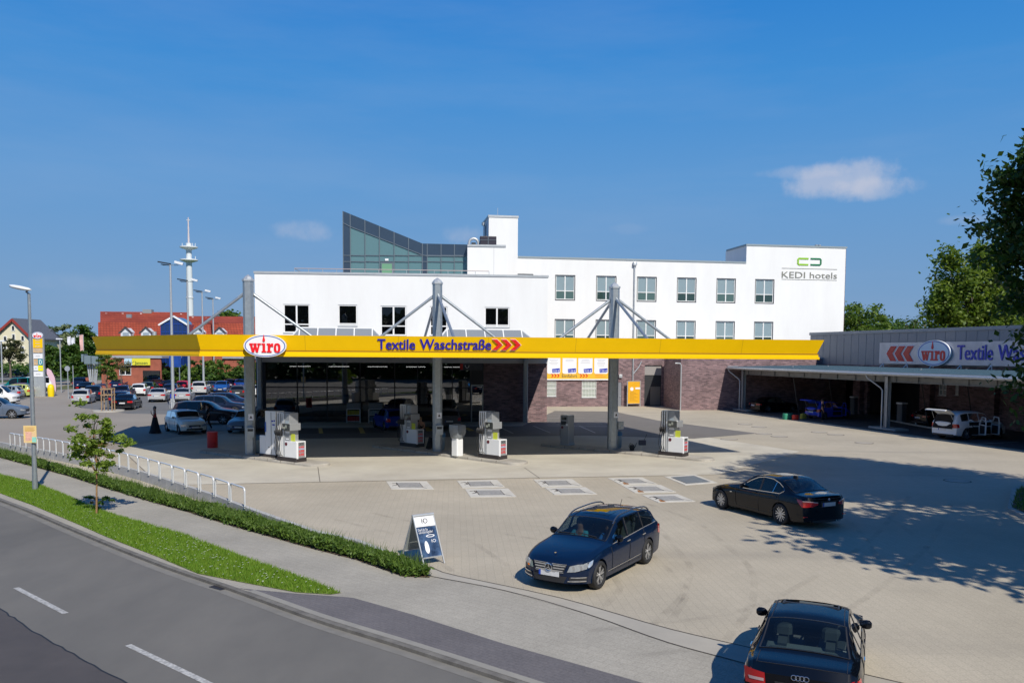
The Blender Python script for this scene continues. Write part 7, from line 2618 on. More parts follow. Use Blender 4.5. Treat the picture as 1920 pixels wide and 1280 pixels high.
for sg in (1, -1):
	h = strip(lambda y, z: C.front(sg * y, z, .006), [(.44, zg - .10), (.60, zg - .09), (.80, zg - .03)], [(.49, zg + .035), (.64, zg + .075), (.83, zg + .085)], 10).build('headlight', M_head, est, smooth=60)
	for yy in (.56, .70):
		p = C.front(sg * yy, zg - .0, .012); mb = MB(); mb.lathe([(.05, p.x - .004), (.038, p.x + .003), (.001, p.x + .006)], 14, (0, p.y, p.z), 'x'); mb.build('lamp_lens', M_chr, h)
	lf = strip(lambda x, z: C.side(x, z, .006, sg), [(.05, zg - .02), (.26, zg + .03)], [(.06, zg + .08), (.40, zg + .13)], 6).build('lamp_wrap', M_head, h)
	strip(lambda y, z: C.front(sg * y, z, .006), [(.50, .30), (.80, .30)], [(.48, .39), (.82, .40)], 8).build('fog_recess', M_trim, est)
	mb = MB()
	for z_, a_, b_ in ((.385, .52, .80), (.300, .46, .80)):
		n = 8; pts = [C.front(sg * lerp(a_, b_, k / n), z_, .016) for k in range(n + 1)]
		for p, q in zip(pts, pts[1:]):
			mb.obox(p, q, .02, .022)
	mb.build('running_light', M_chr, est)
	r_ = strip(lambda y, z: C.rear(sg * y, z, .008), [(C.W * .62, .66), (C.W * .93, .66)], [(C.W * .66, .88), (C.W * .92, .90)], 6).build('tail_light', M_tail, est)
	strip(lambda x, z: C.side(x, z, .008, sg), [(C.L - .30, .72), (C.L - .01, .66)], [(C.L - .22, .93), (C.L - .01, .90)], 4).build('tail_light_wrap', M_tail, r_)
p = C.front(.60, zg - .06, .02)
MB().lathe([(.001, p.x - .004), (.03, p.x)], 10, (0, p.y, p.z), 'x').build('indicator_lamp', M_orange, est)
strip(lambda y, z: C.front(y, z, .005), [(-.36, .25), (.36, .25)], [(-.44, .40), (.44, .40)], 10).build('lower_grille', M_trim, est)
plate(est, C, True, .435)
plate(est, C, False, .74)
strip(lambda x, y: C.over(x, y, .005), [(2.30, -.36), (2.78, -.36)], [(2.30, .36), (2.78, .36)], 6).build('sunroof', M_cgld, est)
mb = MB(); a = C.over(3.75, 0, 0); mb.tube([a, a + Vector((.10, 0, .14))], .008, 6); mb.build('roof_aerial', M_trim, est)
interior(C, est, [2.35, 3.30], steer_x=1.72)
wip = MB()
for y0_ in (-.45, .12):
	p, q = C.over(1.47, y0_, .02), C.over(1.53, y0_ + .52, .022); wip.obox(p, q, .02, .02)
wip.build('wiper', M_trim, est)
for x in (.84, 3.60):
	for sg in (1, -1):
		wheel(est, x, sg * (C.W - .11), .325, .225, spokes=5, sg=sg, twin=True)
shift_car(est, C.L)
place(est, G(1125, 1104), G(1216, 1056), .84, 3.60, -1, C.W - .01, C.L)
est_C = C

# ---- black saloon, rear three quarter view
C = CarShape(L=4.84, Wd=1.85, roofw=.70, sill=.20, nose=.40, tail=.26, nosez=.10, ends=.06, Rw=.335, wheels=(.82, 3.71),
             top=[(0, .62), (.08, .72), (.5, .83), (1.30, .97), (1.52, 1.02), (2.25, 1.38), (2.7, 1.455), (3.15, 1.45), (3.5, 1.385), (4.08, 1.11), (4.22, 1.065), (4.62, 1.045), (4.76, 1.02), (4.84, .90)],
             belt=[(0, .57), (.4, .72), (1.4, .88), (2.5, .915), (3.8, .965), (4.5, .965), (4.74, .94), (4.84, .84)])
sal = thing('saloon_car', 'black saloon car seen from behind at the edge of the tree shade', 'car')
sw = [([(1.78, .915), (2.1, .925), (2.4, .935), (2.68, .94)], [(1.82, .93), (2.12, 1.14), (2.4, 1.28), (2.68, 1.35)]),
      ([(2.74, .94), (3.1, .955), (3.4, .965), (3.62, .985)], [(2.74, 1.355), (3.1, 1.36), (3.42, 1.27), (3.74, 1.08)])]
ws, rw = (1.54, 2.25), (3.50, 4.12)
C.body(64, cut_holes(C, ws, rw, sw)).build('body', M_paint, sal, smooth=38, color=BLK)
screen_patch(C, ws[0], ws[1], .006, .93, 10).build('windscreen', M_cgl, sal, smooth=60)
screen_patch(C, rw[0], rw[1], .006, .88, 10).build('rear_window', M_cgl, sal, smooth=60); frit(C, rw[0], rw[1], .88, .03, sal)
for sg in (1, -1):
	for lo, hi in sw:
		side_window(C, sal, lo, hi, sg, M_cgl, n=12)
	# chrome surround
	mb = MB(); out = []
	lo_all = [(lerp(1.74, 3.62, k / 14), C.zb(lerp(1.74, 3.62, k / 14)) + .012) for k in range(15)]
	hi_all = [(3.76, 1.07), (3.66, 1.18), (3.45, 1.29), (3.15, 1.372), (2.74, 1.378), (2.45, 1.325), (2.15, 1.19), (1.76, .93)]
	poly = lo_all + hi_all
	pts = [C.side(x, z, .010, sg) for x, z in poly]
	for p, q in zip(pts, pts[1:]):
		mb.obox(p, q, .010, .020)
	mb.build('chrome_strip', M_chr, sal)
	a, b = C.side(2.71, .95, .010, sg), C.side(2.71, 1.36, .010, sg)
	MB().obox(a, b, .008, .07, (1, 0, 0)).build('window_pillar', M_trim, sal)
	a, b = C.side(3.30, .98, .011, sg), C.side(3.36, 1.30, .011, sg)
	MB().obox(a, b, .008, .02, (1, 0, 0)).build('window_divider', M_chr, sal)
	for x in (2.42, 3.36):
		p, q = C.side(x, .86, .022, sg), C.side(x + .18, .865, .022, sg)
		MB().obox(p, q, .02, .026).build('door_handle', M_paint, sal, color=BLK)
	z0 = .865
	r_ = strip(lambda y, z: C.rear(sg * y, z, .008), [(.42, z0 - .09), (.62, z0 - .15), (.86, z0 - .17)], [(.44, z0 - .02), (.62, z0 + .01), (.88, z0 + .03)], 8).build('tail_light', M_tail, sal)
	strip(lambda x, z: C.side(x, z, .008, sg), [(C.L - .34, z0 + .0), (C.L - .01, z0 - .17)], [(C.L - .38, z0 + .06), (C.L - .01, z0 + .03)], 6).build('tail_light_wrap', M_tail, r_)
	mb = MB(); pts = [C.rear(sg * y, z, .016) for y, z in ((.44, z0 - .02), (.62, z0 + .005), (.88, z0 + .025))]
	for p, q in zip(pts, pts[1:]):
		mb.obox(p, q, .012, .03)
	mb.build('clear_band', M_tailw, r_)
	p = C.rear(sg * .78, .40, .01); MB().box(p.x - .02, p.x + .008, p.y - .10, p.y + .10, .385, .415).build('reflector', M_tail, sal)
	p = C.side(1.32, .70, .012, sg); MB().obox(p, C.side(1.42, .71, .012, sg), .008, .028).build('side_badge', M_chr, sal)
	strip(lambda y, z: C.front(sg * y, z, .006), [(C.W * .5, .54), (C.W * .93, .58)], [(C.W * .48, .64), (C.W * .93, .68)], 6).build('headlight', M_head, sal)
seam(C, sal, [((1.62, .30), (1.56, .87)), ((2.70, .26), (2.70, .93)), ((3.62, .70), (3.60, .95)), ((3.22, .30), (3.62, .68)), ((1.62, .29), (3.22, .29)), ((4.28, .95), (4.70, .93))])
mb = MB(); n = 12
for z_ in (.70, .955):
	pts = [C.rear(lerp(-.66, .66, k / n), z_, .006) for k in range(n + 1)]
	for p, q in zip(pts, pts[1:]):
		mb.obox(p, q, .006, .012)
mb.build('boot_seam', M_trim, sal)
strip(lambda y, z: C.rear(y, z, .006), [(-.30, .70), (.30, .70)], [(-.32, .86), (.32, .86)], 6).build('plate_recess', M_trim, sal)
plate(sal, C, False, .775)
p = C.rear(0, .925, .016)
em = MB().lathe([(.001, p.x + .004), (.040, p.x + .002), (.042, p.x - .006)], 18, (0, 0, .925), 'x').build('emblem', M_chr, sal)
MB().add([(p.x + .007, 0, .925), (p.x + .007, .028, .925), (p.x + .007, 0, .953)], [(0, 1, 2)]).build('emblem_blue', M_pblue, em)
MB().add([(p.x + .007, 0, .925), (p.x + .007, -.028, .925), (p.x + .007, 0, .897)], [(0, 1, 2)]).build('emblem_blue', M_pblue, em)
mb = MB(); a = C.over(3.42, .0, .01); mb.bbox(a.x - .10, a.x + .10, -.03, .03, a.z - .03, a.z + .06, .02); mb.build('roof_aerial', M_trim, sal)
strip(lambda y, z: C.rear(y, z, .006), [(-.55, .22), (.55, .22)], [(-.6, .30), (.6, .30)], 8).build('rear_valance', M_trim, sal)
mb = MB()
for y in (-.46, -.36):
	mb.lathe([(.036, C.L - .15), (.036, C.L - .005)], 12, (0, -y, .235), 'x')
mb.build('exhaust_pipe', M_chr, sal)
mirror(C, sal, 1.92, .93, color=BLK)
interior(C, sal, [2.45, 3.35], steer_x=1.85)
MB().box(3.62, 4.15, -.62, .62, .93, .95).build('parcel_shelf', mat('shelf_dark', (.05, .05, .055), .8), sal)
for x in (.82, 3.71):
	for sg in (1, -1):
		wheel(sal, x, sg * (C.W - .115), .335, .225, spokes=7, sg=sg, twin=True)
shift_car(sal, C.L)
place(sal, G(1346.5, 952.5), G(1466, 984), .82, 3.71, -1, C.W - .01, C.L)

# ---- black saloon nearest the camera, seen from behind and above
C = CarShape(L=4.48, Wd=1.735, roofw=.69, sill=.20, nose=.36, tail=.20, nosez=.1, ends=.055, Rw=.31, wheels=(.80, 3.42),
             top=[(0, .62), (.08, .70), (.5, .82), (1.20, .95), (1.42, 1.0), (2.05, 1.34), (2.5, 1.415), (2.95, 1.41), (3.24, 1.36), (3.84, 1.06), (3.96, 1.025), (4.34, 1.01), (4.40, .995), (4.48, .86)],
             belt=[(0, .57), (.4, .71), (1.3, .86), (2.4, .905), (3.6, .95), (4.2, .945), (4.40, .92), (4.48, .80)], fade_r=.6)
aud = thing('saloon_car', 'black saloon with open sunroof cut by the bottom edge of the photo', 'car')
sw = [([(1.66, .90), (1.95, .91), (2.2, .92), (2.46, .93)], [(1.70, .915), (1.98, 1.11), (2.22, 1.24), (2.46, 1.31)]),
      ([(2.53, .93), (2.8, .94), (3.05, .95), (3.42, .97)], [(2.53, 1.32), (2.8, 1.325), (3.1, 1.27), (3.46, 1.06)])]
ws, rw = (1.44, 2.04), (3.22, 3.84)

def sun_hole(x, y, z, j):
	return j >= 13 and 2.16 < x < 2.52 and abs(y) < .42

C.body(64, cut_holes(C, ws, rw, sw, .93) + [sun_hole]).build('body', M_paint, aud, smooth=38, color=BLK)
screen_patch(C, ws[0], ws[1], .006, .93, 10).build('windscreen', M_cgl, aud, smooth=60)
screen_patch(C, rw[0], rw[1], .006, .93, 10).build('rear_window', M_cgl, aud, smooth=60); frit(C, rw[0], rw[1], .93, .028, aud)
for sg in (1, -1):
	for lo, hi in sw:
		side_window(C, aud, lo, hi, sg, M_cgl, n=12)
	a, b = C.side(2.495, .94, .010, sg), C.side(2.495, 1.33, .010, sg)
	MB().obox(a, b, .008, .06, (1, 0, 0)).build('window_pillar', M_trim, aud)
	a, b = C.side(3.12, .96, .011, sg), C.side(3.17, 1.25, .011, sg)
	MB().obox(a, b, .008, .02, (1, 0, 0)).build('window_divider', M_trim, aud)
	for x in (2.22, 3.12):
		p, q = C.side(x, .84, .022, sg), C.side(x + .17, .845, .022, sg)
		MB().obox(p, q, .02, .028).build('door_handle', M_chr, aud)
	z0 = .85
	r_ = strip(lambda y, z: C.rear(sg * y, z, .008), [(.49, z0 - .20), (.80, z0 - .22)], [(.51, z0 + .0), (.83, z0 + .02)], 8).build('tail_light', M_tail, aud)
	strip(lambda y, z: C.rear(sg * y, z, .014), [(.52, z0 - .13), (.74, z0 - .145)], [(.52, z0 - .085), (.76, z0 - .10)], 6).build('clear_band', M_tailw, r_)
	strip(lambda x, z: C.side(x, z, .008, sg), [(C.L - .30, z0 - .18), (C.L - .01, z0 - .22)], [(C.L - .26, z0 + .03), (C.L - .01, z0 + .02)], 4).build('tail_light_wrap', M_tail, r_)
	seam_pts = [C.over(lerp(2.1, 3.2, k / 8), sg * C.roof_edge(lerp(2.1, 3.2, k / 8))[0] * .90, .003) for k in range(9)]
	mb = MB()
	for p, q in zip(seam_pts, seam_pts[1:]):
		mb.obox(p, q, .016, .005)
	mb.build('roof_gutter', M_trim, aud)
seam(C, aud, [((1.56, .30), (1.50, .85)), ((2.49, .26), (2.49, .92)), ((3.36, .66), (3.40, .94)), ((3.0, .30), (3.36, .64)), ((1.56, .29), (3.0, .29))])
seam(C, aud, [((.9, .52), (4.2, .55))], 'rub_strip', .045, M_trim, .010)
mb = MB(); n = 12
for a_, b_ in (((-.60, .985), (.60, .985)),):
	pts = [C.over(4.40, lerp(-.62, .62, k / n), .004) for k in range(n + 1)]
	for p, q in zip(pts, pts[1:]):
		mb.obox(p, q, .006, .008)
pts = [C.rear(lerp(-.66, .66, k / n), .56, .006) for k in range(n + 1)]
for p, q in zip(pts, pts[1:]):
	mb.obox(p, q, .006, .014)
for sg in (1, -1):
	pts = [C.over(lerp(3.92, 4.40, k / 6), sg * .64, .003) for k in range(7)]
	for p, q in zip(pts, pts[1:]):
		mb.obox(p, q, .010, .006)
mb.build('boot_seam', M_trim, aud)
strip(lambda y, z: C.rear(y, z, .006), [(-.34, .58), (.34, .58)], [(-.36, .755), (.36, .755)], 6).build('plate_recess', M_trim, aud)
plate(aud, C, False, .665)
for k in range(4):
	p = C.rear((k - 1.5) * .058, .855, .018)
	MB().tube(ring(p, 'x', .038, .007, 16), .0075, 6, cap=False).build('emblem_ring', M_chr, aud)
p = C.rear(0, .785, .016); MB().lathe([(.001, p.x), (.014, p.x)], 10, (0, 0, .785), 'x').build('boot_lock', M_chr, aud)
# sunroof opening
sr = MB(); fr_ = .03
for a, b in (((2.14, -.44), (2.54, -.44)), ((2.14, .44), (2.54, .44)), ((2.14, -.44), (2.14, .44)), ((2.54, -.44), (2.54, .44))):
	sr.obox(C.over(a[0], a[1], .004), C.over(b[0], b[1], .004), .035, .012)
so = sr.build('sunroof', M_trim, aud)
MB().obox(C.over(2.49, -.42, .012), C.over(2.49, .42, .012), .05, .012, (0, 0, 1)).build('sunroof_panel', M_trim, so)
MB().obox(C.over(2.2, -.2, -.03), C.over(2.2, .35, -.03), .02, .05).build('wind_deflector', M_seat, so)
MB().box(3.25, 3.90, -.60, .60, .925, .945).build('parcel_shelf', M_shelfm, aud)
ps_ = [c for c in aud.children if c.name.startswith('parcel_shelf')][0]
for y in (-.42, .42):
	MB().bbox(3.46, 3.66, y - .12, y + .12, .945, .953, .002).build('speaker_grille', mat('speaker_grey', (.20, .23, .23), .9), ps_)
MB().bbox(3.62, 3.74, -.14, .14, .945, 1.0, .02).build('brake_lamp', M_trim, aud)
MB().box(3.741, 3.748, -.11, .11, .955, .99).build('lamp_red', M_tail, [c for c in aud.children if c.name.startswith('brake_lamp')][0])
interior(C, aud, [2.25, 3.0], steer_x=1.75)
# hanging air freshener and aerial
MB().obox((2.02, -.02, 1.20), (2.02, .0, 1.06), .05, .01, (1, 0, 0)).build('air_freshener', mat('freshener_orange', (.75, .28, .12), .8), aud)
mirror(C, aud, 1.80, .92, color=BLK)
for sg in (1, -1):
	strip(lambda y, z: C.front(sg * y, z, .006), [(C.W * .5, .54), (C.W * .93, .58)], [(C.W * .48, .64), (C.W * .93, .68)], 6).build('headlight', M_head, aud)
for x in (.80, 3.42):
	for sg in (1, -1):
		wheel(aud, x, sg * (C.W - .11), .31, .20, spokes=7, sg=sg)
shift_car(aud, C.L)
# pose: the rear deck corners and the mirrors fix it
aud.location = (4.97, 13.50, 0); aud.rotation_euler = (0, 0, head(.40, .92)); aud.scale = (.96,) * 3
# ------------------------------------------------------------------ people
M_skin = mat('skin', (.50, .27, .18), .6)
M_blk = mat('cloth_black', (.012, .012, .014), .9)

def skinned(name, pts, edges, rad, m, parent, sub=1):
	me = bpy.data.meshes.new('s'); me.from_pydata([tuple(p) for p in pts], edges, [])
	ob = bpy.data.objects.new('s', me); COL.objects.link(ob)
	ob.modifiers.new('k', 'SKIN')
	for v, r in zip(me.skin_vertices[0].data, rad):
		v.radius = (r, r) if not isinstance(r, tuple) else r
	me.skin_vertices[0].data[0].use_root = True
	if sub:
		s = ob.modifiers.new('u', 'SUBSURF'); s.levels = sub; s.render_levels = sub
	dg = bpy.context.evaluated_depsgraph_get()
	m2 = bpy.data.meshes.new_from_object(ob.evaluated_get(dg)); m2.name = name
	bpy.data.objects.remove(ob)
	m2.materials.clear(); m2.materials.append(m); m2.shade_smooth()
	o = bpy.data.objects.new(name, m2); COL.objects.link(o); o.parent = parent
	return o

def person(label, loc, rz, J, top, low, hair, skirt=None, h=1.0, shoes=None, bare=False):
	"""J: joint overrides; the figure faces -y"""
	t = thing('person', label, 'person', loc, rz)
	P = dict(pel=(0, 0, .95), wai=(0, 0, 1.08), che=(0, 0, 1.30), nec=(0, 0, 1.46), he1=(0, -.01, 1.56), he2=(0, -.015, 1.67),
             shl=(-.18, 0, 1.40), ell=(-.24, .02, 1.12), wrl=(-.24, -.08, .88), hal=(-.24, -.11, .79),
             shr=(.18, 0, 1.40), elr=(.24, .02, 1.12), wrr=(.24, -.08, .88), har=(.24, -.11, .79),
             hil=(-.09, 0, .90), knl=(-.10, -.02, .50), anl=(-.10, .02, .09), tol=(-.11, -.12, .03),
             hir=(.09, 0, .90), knr=(.10, -.02, .50), anr=(.10, .02, .09), tor=(.11, -.12, .03))
	P.update(J)
	K = list(P); ix = {k: i for i, k in enumerate(K)}
	for k in K:
		P[k] = Vector(P[k]) * h
	E = [('pel', 'wai'), ('wai', 'che'), ('che', 'nec'), ('nec', 'he1'), ('he1', 'he2'), ('che', 'shl'), ('shl', 'ell'), ('ell', 'wrl'), ('wrl', 'hal'), ('che', 'shr'), ('shr', 'elr'), ('elr', 'wrr'), ('wrr', 'har'),
         ('pel', 'hil'), ('hil', 'knl'), ('knl', 'anl'), ('anl', 'tol'), ('pel', 'hir'), ('hir', 'knr'), ('knr', 'anr'), ('anr', 'tor')]
	Rd = dict(pel=.125, wai=.105, che=.13, nec=.065, he1=.10, he2=.115, shl=.055, ell=.038, wrl=.026, hal=.034, shr=.055, elr=.038, wrr=.026, har=.034, hil=.085, knl=.055, anl=.038, tol=.03, hir=.085, knr=.055, anr=.038, tor=.03)
	skinned('body', [P[k] for k in K], [(ix[a], ix[b]) for a, b in E], [Rd[k] * h for k in K], M_skin, t)
	def sub(keys, edges, grow, nm, m, cut=None):
		pts = []; rr = []; id2 = {}
		for k in keys:
			id2[k] = len(pts); pts.append(P[k]); rr.append(Rd[k] * h + grow)
		if cut:
			for a, b, f in cut:
				id2[a + b] = len(pts); pts.append(P[a].lerp(P[b], f)); rr.append(lerp(Rd[a], Rd[b], f) * h + grow * 1.1)
				edges = edges + [(a, a + b)]
		skinned(nm, pts, [(id2[a], id2[b]) for a, b in edges], rr, m, t)
	if top:
		sub(['pel', 'wai', 'che', 'shl', 'shr'], [('pel', 'wai'), ('wai', 'che'), ('che', 'shl'), ('che', 'shr')], .016, 'shirt', top, None if bare else [('shl', 'ell', .75), ('shr', 'elr', .75)])
	if low:
		sub(['pel', 'hil', 'knl', 'anl', 'hir', 'knr', 'anr'], [('pel', 'hil'), ('hil', 'knl'), ('knl', 'anl'), ('pel', 'hir'), ('hir', 'knr'), ('knr', 'anr')], .016, 'trousers', low)
	if skirt:
		c = P['wai']; mb = MB()
		mb.lathe([(.39, .03), (.30, .30), (.23, .62), (.17, .90), (.14, 1.06)], 18, (c.x * .5, c.y * .5, 0)); mb.build('skirt', skirt, t, smooth=60)
	c = P['he2']
	mb = MB(); mb.lathe([(.001, .125), (.06, .11), (.098, .05), (.103, -.02), (.085, -.075), (.05, -.08)], 12, (c.x, c.y + .022, c.z)); mb.build('hair', hair, t, smooth=60)
	fb = MB(); fb.lathe([(.012, -.02), (.004, .02)], 6, (c.x, c.y - .085 * h, c.z - .03)); fb.build('nose', M_skin, t)
	mb = MB()
	for s in (-1, 1):
		mb.box(c.x + s * .032 - .012, c.x + s * .032 + .012, c.y - .090 * h, c.y - .080 * h, c.z - .006, c.z + .008)
	mb.build('eyes', M_blk, t)
	# fingers
	for hk, wk_ in (('hal', 'wrl'), ('har', 'wrr')):
		d = (P[hk] - P[wk_]).normalized(); sd_ = d.cross(Vector((0, 1, 0)) if abs(d.y) < .8 else Vector((0, 0, 1))).normalized()
		for q in range(4):
			b0 = P[hk] + d * .02 + sd_ * ((q - 1.5) * .018); e0 = b0 + d * (.065 + .012 * (q in (1, 2))) + sd_.cross(d) * .015
			skinned('finger', [b0, b0.lerp(e0, .5) + sd_.cross(d) * .004, e0], [(0, 1), (1, 2)], [.009, .008, .007], M_skin, t, 0)
		b0 = P[hk] - sd_ * .02; skinned('thumb', [b0, b0 - sd_ * .03 + d * .03, b0 - sd_ * .03 + d * .055], [(0, 1), (1, 2)], [.010, .009, .008], M_skin, t, 0)
	return t

def facing(px, py, ang):
	return G(px, py), ang

M_hair1 = mat('hair_brown', (.06, .035, .02), .7); M_hair2 = mat('hair_grey', (.16, .15, .15), .8); M_hair3 = mat('hair_blond', (.30, .19, .09), .7)
person('woman in a dark red top and long black skirt walking across the forecourt', G(291, 812), -1.1,
       dict(elr=(.20, -.12, 1.15), wrr=(.12, -.22, 1.34), har=(.08, -.23, 1.43)), mat('top_maroon', (.42, .04, .05), .8), None, M_hair2, skirt=M_blk, bare=True)
person('man in black clothes walking between the cream car and the parked cars', G(389.5, 806), -.9,
       dict(ell=(-.25, .10, 1.15), wrl=(-.22, -.02, .95), hal=(-.22, -.06, .87), knl=(-.10, -.16, .52), anl=(-.10, -.06, .10), tol=(-.10, -.20, .05), knr=(.10, .06, .50), anr=(.10, .24, .12), tor=(.10, .14, .03)), M_blk, M_blk, M_blk, h=1.02)
person('woman with fair hair in a black sleeveless top bending behind the shaded pump', G(792, 834), -.4,
       dict(che=(0, -.12, 1.26), nec=(0, -.20, 1.38), he1=(0, -.25, 1.46), he2=(0, -.28, 1.56), shl=(-.17, -.13, 1.34), shr=(.17, -.13, 1.34), ell=(-.24, -.22, 1.10), wrl=(-.18, -.38, 1.0), hal=(-.16, -.46, .98), elr=(.24, -.20, 1.08), wrr=(.16, -.38, .98), har=(.14, -.46, .96)), M_blk, M_blk, M_hair3, bare=True)
person('man in a dark shirt and dark trousers standing behind the blue hatchback', G(1541, 790.5), 1.2,
       dict(elr=(.22, -.04, 1.12), wrr=(.22, -.12, .90), har=(.22, -.14, .82)), mat('shirt_dark', (.02, .02, .024), .9), M_blk, M_hair1, h=1.03)
# the two men in the estate car: seated
eM = Matrix.Translation(est.location) @ Matrix.Rotation(est.rotation_euler.z, 4, 'Z')
SEAT = dict(hil=(-.10, 0, .90), knl=(-.14, -.42, .98), anl=(-.14, -.62, .66), tol=(-.14, -.74, .62), hir=(.10, 0, .90), knr=(.14, -.42, .98), anr=(.14, -.62, .66), tor=(.14, -.74, .62),
			elr=(.24, -.16, 1.18), wrr=(.16, -.38, 1.22), har=(.14, -.44, 1.25), ell=(-.24, -.16, 1.18), wrl=(-.16, -.38, 1.22), hal=(-.14, -.44, 1.25))
for y, lab, shirt in ((.40, 'man in a light blue shirt on the viewer\'s left seat of the black estate', mat('shirt_cyan', (.10, .52, .68), .8)), (-.40, 'man in a bright blue top at the wheel of the black estate', mat('shirt_blue', (.03, .20, .62), .8))):
	w_ = eM @ Vector((2.26 - 2.30, y, -.44))
	person(lab, w_, est.rotation_euler.z - pi / 2, SEAT, shirt, M_blk, M_hair2, h=.97)

# ------------------------------------------------------------------ cars in the wash shelter
park('saloon', 1450, 774, BLK, (.93, .35), 'black car in the dark at the left end of the wash shelter', group=None)

def open_parts(t, kind, color, tail=True, doors=()):
	C, T = shape_of(kind)
	L = C.L
	for ch in list(t.children):
		if ch.name.startswith('rear_window'):
			bpy.data.objects.remove(ch)
	# black sheet paints the load bay's shade on the closed tail, raised tailgate on its hinges
	w = C.W * .74; zt = C.zt(T['rw'][0]) - .05; x0 = T['rw'][0] - L / 2
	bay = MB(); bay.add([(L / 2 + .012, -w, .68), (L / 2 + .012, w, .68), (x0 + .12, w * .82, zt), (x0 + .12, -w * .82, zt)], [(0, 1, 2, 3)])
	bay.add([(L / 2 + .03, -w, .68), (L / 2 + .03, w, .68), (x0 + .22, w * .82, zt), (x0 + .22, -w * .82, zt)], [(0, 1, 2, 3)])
	bay.build('load_bay_shade', mat('inside_shade', (.006, .006, .007), .9), t)
	mb = MB(); a = Vector((x0 + .05, 0, zt + .04)); n = 8; vs = []; fs = []
	for k in range(n + 1):
		f = k / n; x = a.x + .98 * f; z = a.z + .26 * sin(f * 2.2) + .06 * f
		wd = lerp(w * .86, w * 1.0, f)
		vs += [(x, -wd, z), (x, wd, z), (x, -wd, z - .05), (x, wd, z - .05)]
	for k in range(n):
		b = 4 * k
		fs += [(b, b + 1, b + 5, b + 4), (b + 2, b + 6, b + 7, b + 3), (b, b + 4, b + 6, b + 2), (b + 1, b + 3, b + 7, b + 5)]
	fs.append((4 * n, 4 * n + 1, 4 * n + 3, 4 * n + 2))
	mb.add(vs, fs); g = mb.build('tailgate', M_paint, t, color=color)
	MB().add([(a.x + .12, -w * .7, a.z + .115), (a.x + .12, w * .7, a.z + .115), (a.x + .55, w * .74, a.z + .30), (a.x + .55, -w * .74, a.z + .30)], [(0, 1, 2, 3)]).build('pane', M_cgld, g)
	for s in (-1, 1):
		MB().tube([(x0 + .3, s * w * .95, zt - .25), (a.x + .5, s * w * .9, a.z + .18)], .014, 6).build('gas_strut', M_galvl, t)
	for sg, xf, ln in doors:
		x = xf - L / 2; y = sg * (C.W - .02)
		# black panel paints the doorway's shade on the closed side; then the swung door
		ob = MB(); ob.box(x + .05, x + ln, y - .02 if sg > 0 else y - .012, y + .012 if sg > 0 else y + .02, .34, C.zb(xf + .4) - .02); ob.build('door_gap_shade', mat('inside_shade', (.006, .006, .007), .9), t)
		d = MB(); ang = 1.05; ex = Vector((cos(ang), sg * sin(ang), 0)); b = Vector((x, y, 0))
		p = [b + Vector((0, 0, .30)), b + ex * ln + Vector((0, 0, .36)), b + ex * ln + Vector((0, 0, .95)), b + ex * (ln * .85) + Vector((0, 0, 1.36)), b + ex * .3 + Vector((0, 0, 1.38)), b + Vector((0, 0, .95))]
		nn = Vector((-ex.y, ex.x, 0)) * .05
		vs = [q for q in p] + [q + nn for q in p]; m_ = len(p)
		# frame with a window gap: lower panel plus thin bars
		d.add([vs[0], vs[1], vs[2], vs[5], vs[6], vs[7], vs[8], vs[11]], [(0, 1, 2, 3), (7, 6, 5, 4), (0, 4, 5, 1), (1, 5, 6, 2), (2, 6, 7, 3), (3, 7, 4, 0)])
		for i, j in ((5, 4), (4, 3), (3, 2)):
			d.obox(vs[i] + nn * .5, vs[j] + nn * .5, .05, .05)
		do = d.build('open_door', M_paint, t, color=color)
		q = [v - nn * .1 for v in (vs[0].lerp(vs[2], .1), vs[1].lerp(vs[5], .1), vs[2].lerp(vs[0], .1), vs[5].lerp(vs[1], .1))]
		MB().add(q, [(0, 1, 2, 3)]).build('door_lining', M_trim, do)

u_ = Vector((.955, .30, 0))
bc = basic_car('hatch', 'blue hatchback with raised tailgate and open doors under the wash shelter', (.015, .06, .55), name='hatchback_car')
bc.location = G(1545, 788) + Vector((1.2, 2.3, 0)); bc.rotation_euler = (0, 0, head(.90, .44))
open_parts(bc, 'hatch', (.015, .06, .55), doors=[(1, 1.36, 1.0)])
wc = basic_car('suv', 'white off-roader with raised tailgate and open doors under the wash shelter', (.74, .76, .78), name='offroad_car')
wc.location = G(1822, 827) + Vector((.9, 2.0, 0)); wc.rotation_euler = (0, 0, head(.92, .39)); wc.scale = (1.08,) * 3
open_parts(wc, 'suv', (.74, .76, .78), doors=[(1, 1.55, 1.0), (1, 2.58, .85)])
park('saloon', 1765, 801, BLK, (.95, .31), 'black car half seen behind the white off-roader in the shelter', group=None)
for o in COL.objects:
	if 'len' in o:
		del o['len']

def bag(px, py, m, lab, s=(.5, .3, .32), name='bag'):
	t = thing(name, lab, 'bag', G(px, py), .4)
	MB().bbox(-s[0] / 2, s[0] / 2, -s[1] / 2, s[1] / 2, 0, s[2], .08).build('body', m, t, smooth=60)
	MB().tube([(-s[0] * .25, 0, s[2] - .02), (-.05, 0, s[2] + .12), (.05, 0, s[2] + .12), (s[0] * .25, 0, s[2] - .02)], .014, 6).build('handle', M_black, t)

bag(1477, 786, mat('bag_green', (.02, .22, .13), .7), 'green bag on the shelter floor left of the red one', (.9, .45, .5))
bag(1491, 787, mat('bag_red', (.85, .05, .02), .6), 'bright red bag on the shelter floor', (.5, .4, .42))
bag(1506, 785, mat('bag_yellow', (.45, .35, .03), .7), 'yellow bag at the tail of the blue hatchback', (.5, .4, .45))
bag(1763, 790, mat('box_orange', (.75, .28, .02), .6), 'orange box left of the white off-roader', (.4, .35, .5), 'box')
